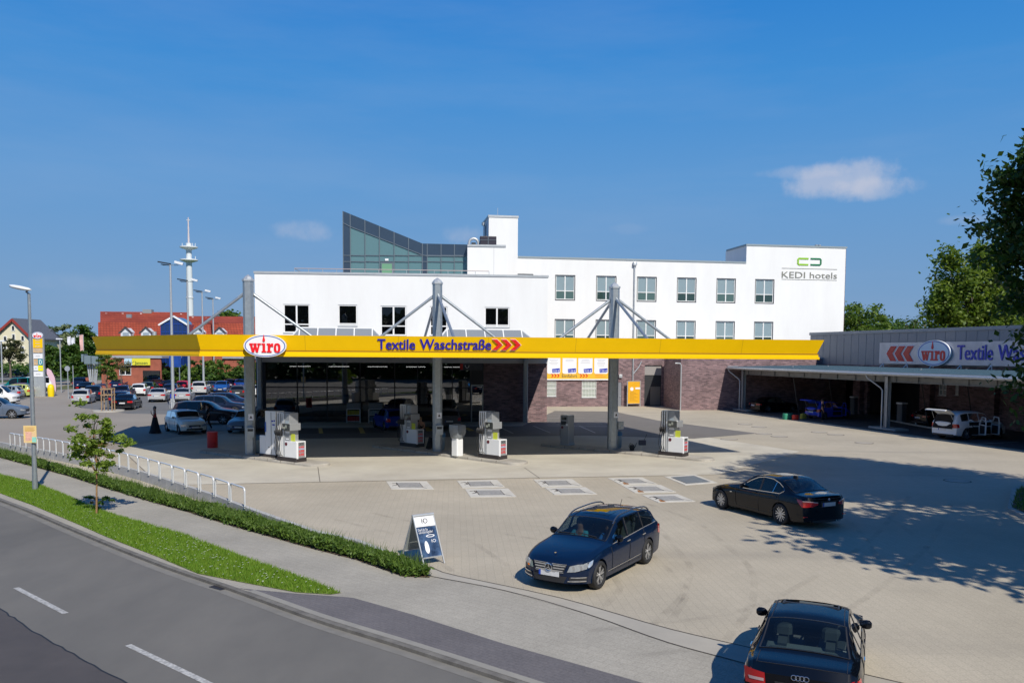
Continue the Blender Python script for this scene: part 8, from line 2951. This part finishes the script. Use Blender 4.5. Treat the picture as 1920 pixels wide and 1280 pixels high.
# vacuum units, hoses, bollards
for k, (x, y, lab) in enumerate([(1690, 792, 'grey vacuum unit standing left of the dark car in the shelter'), (1601, 776, 'dark vacuum unit beyond the blue hatchback')]):
	t = thing('vacuum_unit', lab, 'vacuum unit', G(x, y), SH.a)
	MB().bbox(-.3, .3, -.25, .25, 0, 1.5, .05).build('housing', mat('unit_grey', (.12, .13, .14), .5), t)
	MB().bbox(-.34, .34, -.3, .3, 1.5, 1.62, .03).build('cap', M_pw, t)
for k, (x, y, x1, lab) in enumerate([(1490, 778, 1500, 'long hanging vacuum hose left of the blue hatchback'), (1730, 800, 1722, 'hanging vacuum hose by the dark car'), (1815, 800, 1806, 'hanging vacuum hose behind the white off-roader'), (1556, 775, 1545, 'hanging hose above the blue hatchback')]):
	p = G(x, y); t = thing('vacuum_hose', lab, 'hose', p, 0)
	MB().tube([(-.3, 0, 4.2), (-.15, 0, 3.0), (.1, 0, 1.6), (.35, 0, .3), (.5, 0, .05)], .045, 6).build('hose', mat('hose_grey', (.05, .05, .055), .6), t, smooth=60)
	MB().lathe([(.07, 4.2), (.07, 4.42)], 8, (-.3, 0, 0)).build('hook', M_galv, t)
t = thing('bollard', 'thin pale bollard on the inner kerb of the shelter', 'bollard', G(1717, 796), 0)
MB().lathe([(.16, 0), (.10, .04), (.05, .06), (.045, 1.0), (.02, 1.03)], 10).build('post', M_pw, t); MB().lathe([(.047, .7), (.047, .85)], 10).build('band', M_red, t)
mb = MB(); a, b = G(1668, 789), G(1770, 808); mb.obox((a.x, a.y, .06), (b.x, b.y, .06), .2, .12); struct(mb.build('inner_kerb', M_kerbl))

# ------------------------------------------------------------------ lamps and masts
M_lampw = mat('lamp_white', (.72, .74, .76), .35)
p = G(66, 920)
t = thing('street_lamp', 'tall grey street lamp on the grass verge with a yellow notice on its pole', 'street lamp', p, 0)
top = AT(57, 548, p.y)
MB().tube([(0, 0, 0), (0, 0, 1.2), (0, 0, top.z - .05)], .105, 12, .055).build('pole', M_galv, t, smooth=60)
a = AT(24, 541, p.y - .2) - p
MB().tube([(0, 0, top.z - .06), (-.1, 0, top.z + .02), (a.x + .55, -.1, a.z - .02)], .035, 8).build('arm', M_galv, t)
mb = MB(); vs = []; fs = []; n = 12
for k, (f, w, h) in enumerate([(0, .04, .03), (.12, .12, .06), (.5, .15, .08), (.85, .13, .07), (1, .05, .05)]):
	c = Vector((a.x + .62, -.1, a.z - .03)).lerp(Vector((a.x - .10, -.2, a.z + .10)), f)
	for j in range(n):
		q = 2 * pi * j / n; vs.append((c.x, c.y + w * cos(q), c.z + h * sin(q)))
for k in range(4):
	for j in range(n):
		j2 = (j + 1) % n; fs.append((k * n + j, k * n + j2, (k + 1) * n + j2, (k + 1) * n + j))
fs += [tuple(range(n)), tuple(4 * n + j for j in range(n))]
mb.add(vs, fs); fix(mb.build('lamp_head', M_lampw, t, smooth=60))
z0 = AT(66, 829, p.y).z; z1 = AT(66, 797, p.y).z
nb = thing('pole_notice', 'yellow and pastel poster tied to the left street lamp pole', 'poster', (p.x - .03, p.y - .14, 0), .05)
MB().box(-.25, .23, -.012, .0, z0, z1).build('poster', mat('poster_yellow', (.80, .62, .18), .7, col2=(.75, .50, .30), scale=4), nb)
MB().box(-.18, .05, -.016, -.0125, z0 + .08, z0 + .42).build('print_block', mat('poster_pink', (.75, .42, .32), .7, var=.2, scale=9), nb)
MB().box(.06, .22, -.016, -.0125, z0 + .02, z0 + .22).build('print_block', mat('poster_teal', (.25, .60, .50), .7, var=.2), nb)
for k in range(4):
	MB().box(-.20, .18 - .05 * (k % 2), -.016, -.0125, z1 - .08 - k * .045, z1 - .062 - k * .045).build('print_line', mat('poster_line', (.55, .30, .08), .7), nb)
for i, (x, yt_, D, sc_) in enumerate([(323.5, 497, 78, 1), (354.5, 528, 96, 1), (381.5, 548, 115, 1), (401.5, 561, 129, 1)]):
	p = AT(x, 700, D); p.z = 0; zt_ = AT(x, yt_, D).z
	t = thing('floodlight_mast', ['nearest and tallest of the four car park floodlight masts', 'second floodlight mast, in line with the telecom tower', 'third floodlight mast from the left', 'farthest of the four floodlight masts'][i], 'lamp mast', p, 0, 'floodlight masts in the car park')
	MB().tube([(0, 0, 0), (0, 0, zt_ * .5), (0, 0, zt_)], .17, 8, .09).build('pole', M_galvl, t, smooth=60)
	MB().obox((-.7, 0, zt_), (.75, 0, zt_), .06, .06).build('cross_arm', M_galv, t)
	MB().obox((-1.0, .1, zt_ + .28), (-.1, -.1, zt_ + .12), .7, .12).build('floodlight', M_dark, t)
	MB().obox((-.75, .1, zt_ + .06), (-.1, -.1, zt_ - .02), .5, .08).build('floodlight', M_dark, t)
	fb = MB(); fb.obox((.45, -.1, zt_ + .28), (1.15, .1, zt_ + .10), .5, .22); fb.build('floodlight', M_lampw, t)
# telecom tower
D = 620
tt = thing('telecom_tower', 'slender white concrete telecom tower with two round platforms far behind', 'tower', AT(358.5, 700, D) * Vector((1, 1, 0)) if False else (AT(358.5, 700, D).x, D, 0), 0)
def tz(y): return AT(358.5, y, D).z
k = D / FPX
M_tt = mat('tower_white', (.62, .66, .68), .7, var=.06, scale=.05)
MB().lathe([(6.6 * k, 0), (6.0 * k, tz(560)), (5.0 * k, tz(490)), (5.0 * k, tz(456))], 24).build('shaft', M_tt, tt, smooth=40)
for y in (488.5, 464.5):
	MB().lathe([(5.2 * k, tz(y + 4)), (15.5 * k, tz(y + .3)), (16 * k, tz(y)), (16 * k, tz(y - 2)), (5.1 * k, tz(y - 2.3))], 28).build('platform', M_lampw, tt, smooth=30)
MB().lathe([(7 * k, tz(559)), (7 * k, tz(557))], 20).build('ring_gallery', M_lampw, tt)
MB().tube([(0, 0, tz(456)), (0, 0, tz(430)), (0, 0, tz(408))], 1.9 * k, 8, 1.0 * k).build('antenna_mast', mat('antenna_red_white', (.60, .52, .52), .6), tt)
MB().tube([(-3.5 * k, 0, tz(413)), (3.5 * k, 0, tz(413))], .8 * k, 6).build('cross_arm', M_tt, tt)
mb = MB(); [mb.tube([(s * 12 * k, 0, tz(y)), (s * 12 * k, 0, tz(y - 7))], .6 * k, 5) for s, y in ((-1, 463), (1, 463), (.6, 463), (1, 487))]; mb.build('aerials', M_tt, tt)

# ------------------------------------------------------------------ red roofed building
RB = Fr(AT(183, 640, 128).x, 128, R(5))
rb = thing('red_roof_building', 'wide building with stepped red tile roofs and a blue glass gable', 'building', RB.o, RB.a)
M_tile = brick_mat('roof_tiles', (.36, .066, .032), (.30, .053, .026), (.17, .032, .016), .45, .38, .05, .7, var=.25, vscale=.3, wall=True, bump=.3)
M_rbrick = mat('red_brick', (.34, .10, .06), .8, var=.2, scale=1)
def rz_(x, y, v=0.0): return RB.hit(x, y, v)
def roofband(x0, x1, ylo, yhi, v0, v1, nm='roof', m=None):
	a, z0 = rz_(x0, ylo, v0); b, _ = rz_(x1, ylo, v0); c, z1 = rz_(x1, yhi, v1); d, _ = rz_(x0, yhi, v1)
	return MB().add([(a, v0, z0), (b, v0, z0), (c, v1, z1), (d, v1, z1), (a, v0 + .3, z0 - .3), (b, v0 + .3, z0 - .3), (c, v1, z1 - .4), (d, v1, z1 - .4)], [(0, 1, 2, 3), (7, 6, 5, 4), (0, 4, 5, 1), (1, 5, 6, 2), (2, 6, 7, 3), (3, 7, 4, 0)]).build(nm, m or M_tile, rb)
u0, _ = rz_(186, 650); u1, _ = rz_(478, 650)
ze = rz_(186, 640)[1]
MB().box(u0, u1, .6, 14, 0, ze - .1).build('wall', M_rbrick, rb)
roofband(184, 480, 640, 606.5, 0, 3.0); roofband(188, 352, 606, 585.5, 3.6, 9); roofband(352, 480, 609, 593.5, 3.6, 9)
MB().box(u0 + .5, u1, 9.1, 9.4, 3, rz_(200, 587, 9)[1] - .5).build('back_wall', M_tile, rb)
a, b = rz_(302, 627, -1.2), rz_(350.5, 627, -1.2); ap_ = rz_(326, 594, -1.2); sh = rz_(302, 607, -1.2)[1]
gb = MB().xprism([(a[0], 3), (b[0], 3), (b[0], sh), (ap_[0], ap_[1]), (a[0], sh)], -1.2, 4).build('glass_gable', mat('gable_blue', (.01, .03, .12), .15, coat=1), rb)
mb = MB()
for k in range(7):
	u = lerp(a[0], b[0], k / 6); zt_ = sh + (ap_[1] - sh) * (1 - abs(k / 3 - 1)); mb.box(u - .03, u + .03, -1.28, -1.2, 3, zt_)
for z in (sh, sh - 1.2, sh - 2.4):
	mb.box(a[0], b[0], -1.28, -1.2, z - .06, z + .06)
mb.build('glazing_bars', mat('bars_blue', (.01, .05, .28), .4), gb)
mb = MB(); mb.obox((a[0] - .3, -1.3, sh - .2), (ap_[0], -1.3, ap_[1] + .1), .3, .25); mb.obox((b[0] + .3, -1.3, sh - .2), (ap_[0], -1.3, ap_[1] + .1), .3, .25); mb.build('verge', M_pw, gb)
for x in (236, 274, 372, 412):
	c, z = rz_(x, 632, -.2); w = .75
	ha = rz_(x, 622, -.2)[1]; hp = rz_(x, 614.5, -.2)[1]
	d = MB().xprism([(c - w, z), (c + w, z), (c + w, ha), (c, hp), (c - w, ha)], -.2, 2.6).build('dormer', mat('dormer_white', (.62, .66, .70), .6), rb)
	mb = MB(); mb.obox((c - w - .25, -.3, ha - .25), (c, -.3, hp + .12), .2, .18); mb.obox((c + w + .25, -.3, ha - .25), (c, -.3, hp + .12), .2, .18); mb.build('dormer_roof', mat('slate_dark', (.07, .05, .05), .6), d)
	MB().box(c - .45, c + .45, -.24, -.205, z + .1, ha - .1).build('pane', mat('pane_grey', (.30, .36, .42), .2), d)
c, z = rz_(278, 590, 9); MB().box(c - .7, c + .7, 8.4, 9.6, z - .5, z + .85).build('chimney', mat('chimney_zinc', (.25, .28, .29), .5), rb)
c, z = rz_(290, 630, -.5); MB().lathe([(.32, -.8), (.32, .7)], 12, (c, -.5, z)).build('flue', M_galvl, rb)
for x, y in ((200, 589), (231, 589), (265, 589), (340, 590), (362, 596), (387, 597), (441, 598)):
	c, z = rz_(x, y, 8.3); MB().box(c - .14, c + .14, 8.1, 8.4, z - .1, z + .16).build('snow_hook', M_pw, rb)
c, z = rz_(243, 595, 6.5); MB().box(c - .4, c + .4, 6.2, 6.6, z - .45, z + .5).build('roof_window', M_galv, rb)
# low brick shop with the banner
LB = Fr(AT(212, 690, 116).x, 116, R(3))
lb = thing('brick_shop', 'low brick shop front with a yellow banner over its window', 'building', LB.o, LB.a)
u1 = LB.hit(302, 690)[0]; zz = LB.hit(250, 671)[1]; zb = 0
wn = px_rect(LB, 223, 685, 246, 703)
mb = MB(); wall_with_holes(mb, 0, u1, 0, zz, 0, .3, [wn]); mb.box(0, .3, .3, 7, 0, zz); mb.build('wall', M_rbrick, lb)
MB().box(-.2, u1 + .2, -.2, 8, zz, zz + .3).build('flat_roof', M_cap, lb)
window(lb, wn[0] + .01, wn[1] - .01, wn[2] + .01, wn[3] - .01)
MB().box(u1 * .62, u1 - .1, -.05, .0, .2, 2.6).build('glazed_front', M_shopg, lb)
bn = px_rect(LB, 233, 671.5, 282, 684.5, -.3)
bo = thing('shop_banner', 'yellow and pale blue banner on the low brick shop', 'banner', LB.o, LB.a)
MB().box(bn[0], bn[1], -.36, -.30, bn[2], bn[3]).build('panel', mat('banner_yellow', (.72, .66, .04), .6), bo)
MB().box(bn[0], lerp(bn[0], bn[1], .3), -.37, -.361, bn[2], bn[3]).build('picture', mat('banner_blue', (.45, .62, .72), .6, var=.3, scale=1.5), bo)
text_obj('lettering', 'Janssen', .62, mat('print_green', (.10, .16, .03), .5), bo, lerp(bn[0], bn[1], .4), -.37, bn[2] + .12, bold=.012, fit=(bn[1] - bn[0]) * .5)
# blue board in the bushes
t = thing('advertising_board', 'dark blue advertising board standing in the bushes', 'sign', AT(329, 700, 112) * 1, 0); t.location.z = 0
w = 22 * 112 / FPX / 2; z0, z1 = AT(329, 688, 112).z, AT(329, 667, 112).z
MB().box(-w, w, -.05, .05, z0, z1).build('panel', mat('board_blue', (.01, .06, .30), .5, var=.4, scale=.7), t)
for s in (-.7, .7):
	MB().box(s * w - .06, s * w + .06, -.04, .04, 0, z0).build('post', M_galv, t)

# ------------------------------------------------------------------ cream house, pylon and street things on the left
CH = Fr(AT(-6, 640, 185).x, 185, R(-2))
chs = thing('gabled_house', 'cream house with red edged gable and grey roof at the far left', 'building', CH.o, CH.a)
u0, _ = CH.hit(-6, 660); u1, _ = CH.hit(58, 660); ua_, za_ = CH.hit(25.5, 600); zl = CH.hit(-6, 628)[1]; zr_ = CH.hit(57, 631)[1]
M_cream = mat('cream_render', (.72, .66, .48), .8)
MB().xprism([(u0, 0), (u1, 0), (u1, zr_), (ua_, za_), (u0, zl)], 0, .4).build('wall', M_cream, chs)
MB().box(u1 - .4, u1, .4, 10, 0, zr_).build('side_wall', M_cream, chs)
M_slate = mat('slate_grey', (.11, .115, .135), .6, var=.15)
for (x0, z0, x1, z1) in ((u0 - .8, zl - .7, ua_, za_ + .15), (u1 + .8, zr_ - .7, ua_, za_ + .15)):
	MB().add([(x0, -.5, z0), (x1, -.5, z1), (x1, 10, z1), (x0, 10, z0), (x0, -.5, z0 + .3), (x1, -.5, z1 + .3), (x1, 10, z1 + .3), (x0, 10, z0 + .3)], [(0, 1, 2, 3), (7, 6, 5, 4), (0, 4, 5, 1), (1, 5, 6, 2), (2, 6, 7, 3), (3, 7, 4, 0)]).build('roof', M_slate, chs)
	MB().obox((x0, -.6, z0 - .05), (x1, -.6, z1 - .05), .12, .5).build('verge_board', mat('verge_red', (.30, .04, .03), .6), chs)
for x, y0_, y1_ in ((25, 611, 619), (26, 627, 638), (10, 631, 638), (43, 630, 638), (10, 650, 660), (43, 650, 660)):
	r = px_rect(CH, x - 2.2, y0_, x + 2.2, y1_)
	w = MB().box(r[0] - .15, r[1] + .15, -.10, -.01, r[2] - .15, r[3] + .15).build('window', M_win, chs); MB().box(r[0], r[1], -.13, -.101, r[2], r[3]).build('pane', M_dark, w)
c, z = CH.hit(37, 606, 3); MB().box(c - .5, c + .5, 2.6, 3.4, z - 2, z + .8).build('chimney', M_slate, chs)
r = px_rect(CH, 58, 615, 78, 660, 6); wg = thing('house_wing', 'grey roofed lower wing right of the cream gabled house', 'building', CH.o, CH.a)
MB().box(r[0], r[1], 6, 14, 0, r[3] - 2.6).build('wall', M_cream, wg)
MB().add([(r[0], 5.4, r[3] - 2.8), (r[1] + .4, 5.4, r[3] - 2.8), (r[1] + .2, 10, r[3]), (r[0], 10, r[3]), (r[1] + .4, 14, r[3] - 2.8), (r[0], 14, r[3] - 2.8)], [(0, 1, 2, 3), (3, 2, 4, 5), (1, 4, 2)]).build('roof', M_slate, wg)
r = px_rect(CH, -60, 613, -4, 660, 8); w2 = thing('side_house', 'dark roofed house edge at the far left behind the cream gable', 'building', CH.o, CH.a)
MB().box(r[0], r[1] + 4, 8, 16, 0, r[3] - 3).build('wall', M_cream, w2)
MB().add([(r[0], 7, r[3] - 3.2), (r[1] + 5, 7, r[3] - 3.2), (r[1] + 5, 12, r[3]), (r[0], 12, r[3])], [(0, 1, 2, 3)]).build('roof', M_slate, w2)
# advertising pylon
PY = Fr(AT(61.5, 700, 96).x, 96, R(4))
py_ = thing('advertising_pylon', 'tall pylon stacked with coloured shop panels under a small oval brand sign', 'sign', PY.o, PY.a)
M_grn = mat('panel_teal', (.01, .28, .34), .5); M_tan = mat('panel_tan', (.60, .42, .24), .5, var=.2, scale=3)
wp_ = PY.hit(81, 660)[0]
MB().box(-.04, wp_ + .04, 0, .3, 0, PY.hit(70, 632)[1]).build('mast', M_galvl, py_)
for x0, x1, y0_, y1_, m_, nm in ((62, 80, 635, 652, M_yellow, ''), (62.5, 80, 652.5, 661, M_tan, ''), (63, 80.2, 663, 672, M_signw, ''), (63.5, 71.5, 673, 684, M_tan, ''), (72, 80.2, 673, 684, M_grn, 'D'), (63.5, 72, 685.5, 694.5, M_signw, ''), (72, 80.8, 685, 695, mat('panel_lemon', (.85, .80, .0), .5), ''), (63.5, 81, 696.5, 706, M_signw, '')):
	r = px_rect(PY, x0, y0_, x1, y1_)
	b = MB().box(r[0], r[1], -.06, -.005, r[2], r[3]).build('panel', m_, py_)
	if nm:
		text_obj('lettering', nm, .75, M_signw, b, r[0] + .12, -.07, r[2] + .08, bold=.02, fit=(r[1] - r[0]) * .6)
	else:
		n_ = 3 if y1_ - y0_ > 12 else 1
		for q in range(n_):
			zc = lerp(r[2], r[3], (q + .6) / (n_ + .2)); MB().box(lerp(r[0], r[1], .25), lerp(r[0], r[1], .75), -.07, -.061, zc - .035, zc + .035).build('print_line', mat('print_grey', (.42, .42, .45), .6), b)
a, b = px_rect(PY, 61, 622, 81, 635.5), 0
oval_sign(py_, (a[0] + a[1]) / 2, (a[2] + a[3]) / 2, (a[1] - a[0]) * 1.05, a[3] - a[2], -.01, .12)
# flags, poles, small signs
def pole_thing(nm, lab, cat, x, ytop, D, r=.05, m=None):
	p = AT(x, 700, D); t = thing(nm, lab, cat, (p.x, p.y, 0), 0)
	z = AT(x, ytop, D).z
	MB().tube([(0, 0, 0), (0, 0, z * .5), (0, 0, z)], r, 7).build('pole', m or M_galvl, t)
	return t, z
for x, yt_, D, h, col, lab in ((134.5, 630, 135, 2.0, (.75, .75, .8), 'white banner flag, left of the three by the trees'), (142, 632, 135, 2.0, (.7, .72, .78), 'white banner flag, middle of the three by the trees'), (158, 627, 125, 2.9, (.75, .45, .42), 'pink and white banner flag nearest the red roof')):
	t, z = pole_thing('banner_flag', lab, 'flag', x, yt_, D)
	vs = []
	for k in range(9):
		f = k / 8; vs += [(0, 0, z - f * h), (-.55 - .05 * sin(k), .06 * sin(k * 1.3), z - .1 - f * h * 1.02)]
	mb = MB(); mb.add(vs, [(2 * k, 2 * k + 1, 2 * k + 3, 2 * k + 2) for k in range(8)]); mb.build('flag', mat('flag_' + str(x), col, .8, var=.2, scale=1), t)
for x, yt_, D, lab in ((114, 636, 105, 'slim street lamp with a white head between the trees'), (4, 640, 88, 'thin grey lamp post at the far left edge')):
	t, z = pole_thing('street_lamp', lab, 'street lamp', x, yt_, D, .07)
	MB().bbox(-.45, .35, -.15, .15, z - .02, z + .12, .05).build('lamp_head', M_lampw, t)
t, z = pole_thing('traffic_sign', 'round grey backed traffic sign at the car park entrance', 'sign', 127, 690, 92, .05)
MB().lathe([(.30, -.02), (.30, .02)], 18, (0, -.06, z - .05), 'y').build('disc', M_galvl, t)
t, z = pole_thing('sign_post', 'thin signpost right of the round traffic sign', 'post', 137, 685, 98, .045)
p = AT(94, 731, 90)
t = thing('teardrop_flag', 'pink and white teardrop flag beside the yellow barrel', 'flag', (AT(103, 700, 98).x, 98, 0), 0)
mb = MB(); pts = [(0, 0, .4), (-.35, 0, 1.4), (-.95, 0, 2.5), (-1.15, 0, 3.0), (-.85, .03, 3.25), (-.35, .03, 2.9), (.05, 0, 1.9), (.1, 0, .9)]; mb.add(pts, [tuple(range(8))]); mb.build('flag', mat('flag_pink', (.72, .50, .58), .8), t)
MB().tube([(0, 0, 0), (.12, 0, 1.0), (0, 0, 2.2), (-.5, 0, 3.2)], .025, 5).build('pole', M_dark, t)
t = thing('yellow_barrel', 'yellow barrel shaped bin at the end of the left car row', 'bin', (AT(94.5, 700, 96).x, 96, 0), 0)
MB().lathe([(.32, 0), (.36, .4), (.36, 1.0), (.30, 1.3), (.1, 1.45)], 14).build('body', mat('bin_yellow', (.85, .62, .0), .5), t, smooth=50)
# steel lookout frame
t = thing('steel_frame_box', 'grey steel boxes raised on splayed legs beside the trees', 'structure', (AT(174, 700, 112).x, 112, 0), .1)
k = 112 / FPX
for x0, x1, y0_, y1_ in ((-11, 1, 667, 682), (2, 14, 668, 682), (-16, -12, 664, 678), (14.5, 18, 670, 680)):
	MB().bbox(x0 * k, x1 * k, -.8, .8, AT(174, y1_, 112).z, AT(174, y0_, 112).z, .05).build('box', mat('box_steel', (.20, .26, .29), .5, .3), t)
for s in (-9, -5, 0, 5, 9):
	MB().tube([(s * .45 * k, 0, 0), (s * k, 0, AT(174, 682, 112).z)], .10, 6).build('leg', M_galvl, t)
# parking pay machine and tree guard
t = thing('pay_machine', 'parking pay machine with a blue white sign at the foot of the nearest mast', 'pay machine', G(324, 765), 0)
for s in (-.35, .35):
	MB().tube([(s, -.2, 0), (s, -.2, .9), (s * .8, -.2, 1.0), (0, -.2, 1.0)], .04, 6).build('guard_hoop', M_galvl, t)
MB().bbox(-.22, .22, -.15, .15, 0, 1.35, .03).build('cabinet', M_pw, t)
h_ = MB().bbox(-.30, .30, -.12, .12, 1.36, 1.95, .03).build('sign_head', M_blue, t)
text_obj('lettering', 'P', .5, M_signw, h_, 0, -.14, 1.48, bold=.02, align='c'); t.scale = (.68,) * 3
t = thing('tree_guard', 'wooden stake frame around the young tree in the car park', 'tree guard', G(203, 772), .2)
M_wood = mat('stake_wood', (.32, .22, .13), .8, var=.25, scale=6)
for sx in (-.42, .42):
	for sy in (-.42, .42):
		MB().tube([(sx, sy, 0), (sx, sy, 2.1)], .055, 7).build('stake', M_wood, t)
for z in (1.5, 2.02):
	for a, b in (((-.5, -.42), (.5, -.42)), ((-.5, .42), (.5, .42)), ((-.42, -.5), (-.42, .5)), ((.42, -.5), (.42, .5))):
		MB().obox((a[0], a[1], z), (b[0], b[1], z), .03, .09).build('rail', M_wood, t)
t = thing('tree_island', 'round kerbed island under the framed tree', 'kerb', G(203, 771), 0)
MB().lathe([(1.35, 0), (1.32, .12), (1.2, .13), (.01, .10)], 22, cap=False).build('kerb_stone', M_kerbl, t, smooth=40)
# low outbuilding wall right of the shrubs and a far building line
t = thing('low_outbuilding', 'low brick outbuilding with a pale roof edge behind the last shrub', 'building', (AT(470, 700, 130).x, 130, 0), 0)
MB().box(-4, 6, 0, 4, 0, 4.2).build('wall', M_rbrick, t); MB().box(-4.3, 6.3, -.3, 4.3, 4.2, 4.5).build('roof_edge', M_cap, t)
t = thing('far_flat_building', 'long flat white building showing between the distant trees', 'building', (AT(105, 700, 260).x, 260, 0), 0)
MB().box(-9, 14, 0, 8, 0, 9).build('wall', mat('far_white', (.6, .6, .6), .8), t); MB().box(-9.3, 14.3, -.3, 8.3, 9, 10).build('roof_edge', M_pw, t); MB().box(-7, 12, -.05, -.01, 5, 7.4).build('window_band', mat('far_pink', (.35, .22, .20), .7), t)
# distant woods
for nm, x0, x1, D, h, N in (('distant_wood', -250, 560, 420, 15, 15000), ('distant_wood', 1540, 2500, 240, 13, 12000), ('meadow_hedge', -200, 480, 175, 4.5, 9000)):
	X0, X1 = AT(x0, 700, D).x, AT(x1, 700, D).x
	xs = rng.uniform(X0, X1, N); hh = h * (.65 + .35 * np.sin(xs * .045) * np.cos(xs * .11 + 1)) * (1 - .25 * rng.uniform(0, 1, N) ** 3)
	C_ = np.stack([xs, D + rng.normal(0, 6, N), hh * rng.uniform(0, 1, N) ** .55], 1)
	struct(fast_mesh(nm, leaf_cloud(C_, .8 if D > 200 else .4, flat=.4), 4, LF_mid), 'stuff')
# trees across the road behind the camera: they show only in glass and paint
xs = rng.uniform(-80, 80, 26000)
struct(fast_mesh('roadside_wood', leaf_cloud(np.stack([xs, -42 + rng.normal(0, 3, 26000), 21 * (.8 + .2 * np.sin(xs * .23)) * rng.uniform(0, 1, 26000)], 1), 1.0, flat=.4), 4, LF_dark), 'stuff')
# faint tyre arcs where cars swing out to the road
M_ty = bpy.data.materials.new('tyre_mark'); M_ty.use_nodes = True
_n, _l = M_ty.node_tree.nodes, M_ty.node_tree.links
_b = _n['Principled BSDF']; _b.inputs['Base Color'].default_value = (.10, .085, .07, 1); _b.inputs['Roughness'].default_value = .9
_z = _n.new('ShaderNodeTexNoise'); _z.inputs['Scale'].default_value = 1.3; _z.inputs['Detail'].default_value = 5
_r = _n.new('ShaderNodeMapRange'); _r.inputs['From Min'].default_value = .4; _r.inputs['From Max'].default_value = .7; _r.inputs['To Max'].default_value = .12
_t = _n.new('ShaderNodeTexCoord'); _l.new(_t.outputs['Object'], _z.inputs['Vector']); _l.new(_z.outputs['Fac'], _r.inputs['Value']); _l.new(_r.outputs[0], _b.inputs['Alpha'])
for k, pl in enumerate([[(1010, 985), (1150, 1010), (1240, 1050), (1290, 1100), (1270, 1160)], [(1180, 930), (1330, 990), (1400, 1050), (1420, 1120), (1370, 1200)], [(700, 960), (860, 1000), (960, 1060)],
						[(1330, 860), (1470, 890), (1650, 960), (1800, 1080)], [(1250, 800), (1420, 835), (1600, 850), (1900, 900)], [(1100, 1180), (1350, 1150), (1600, 1030), (1700, 930)]]):
	ln = refine([G(x, y, .005) for x, y in pl], 8)
	for d in (0, 1.5):
		band('tyre_mark', ln, d, d + .17, .005 + .001 * k, .005 + .001 * k, M_ty)
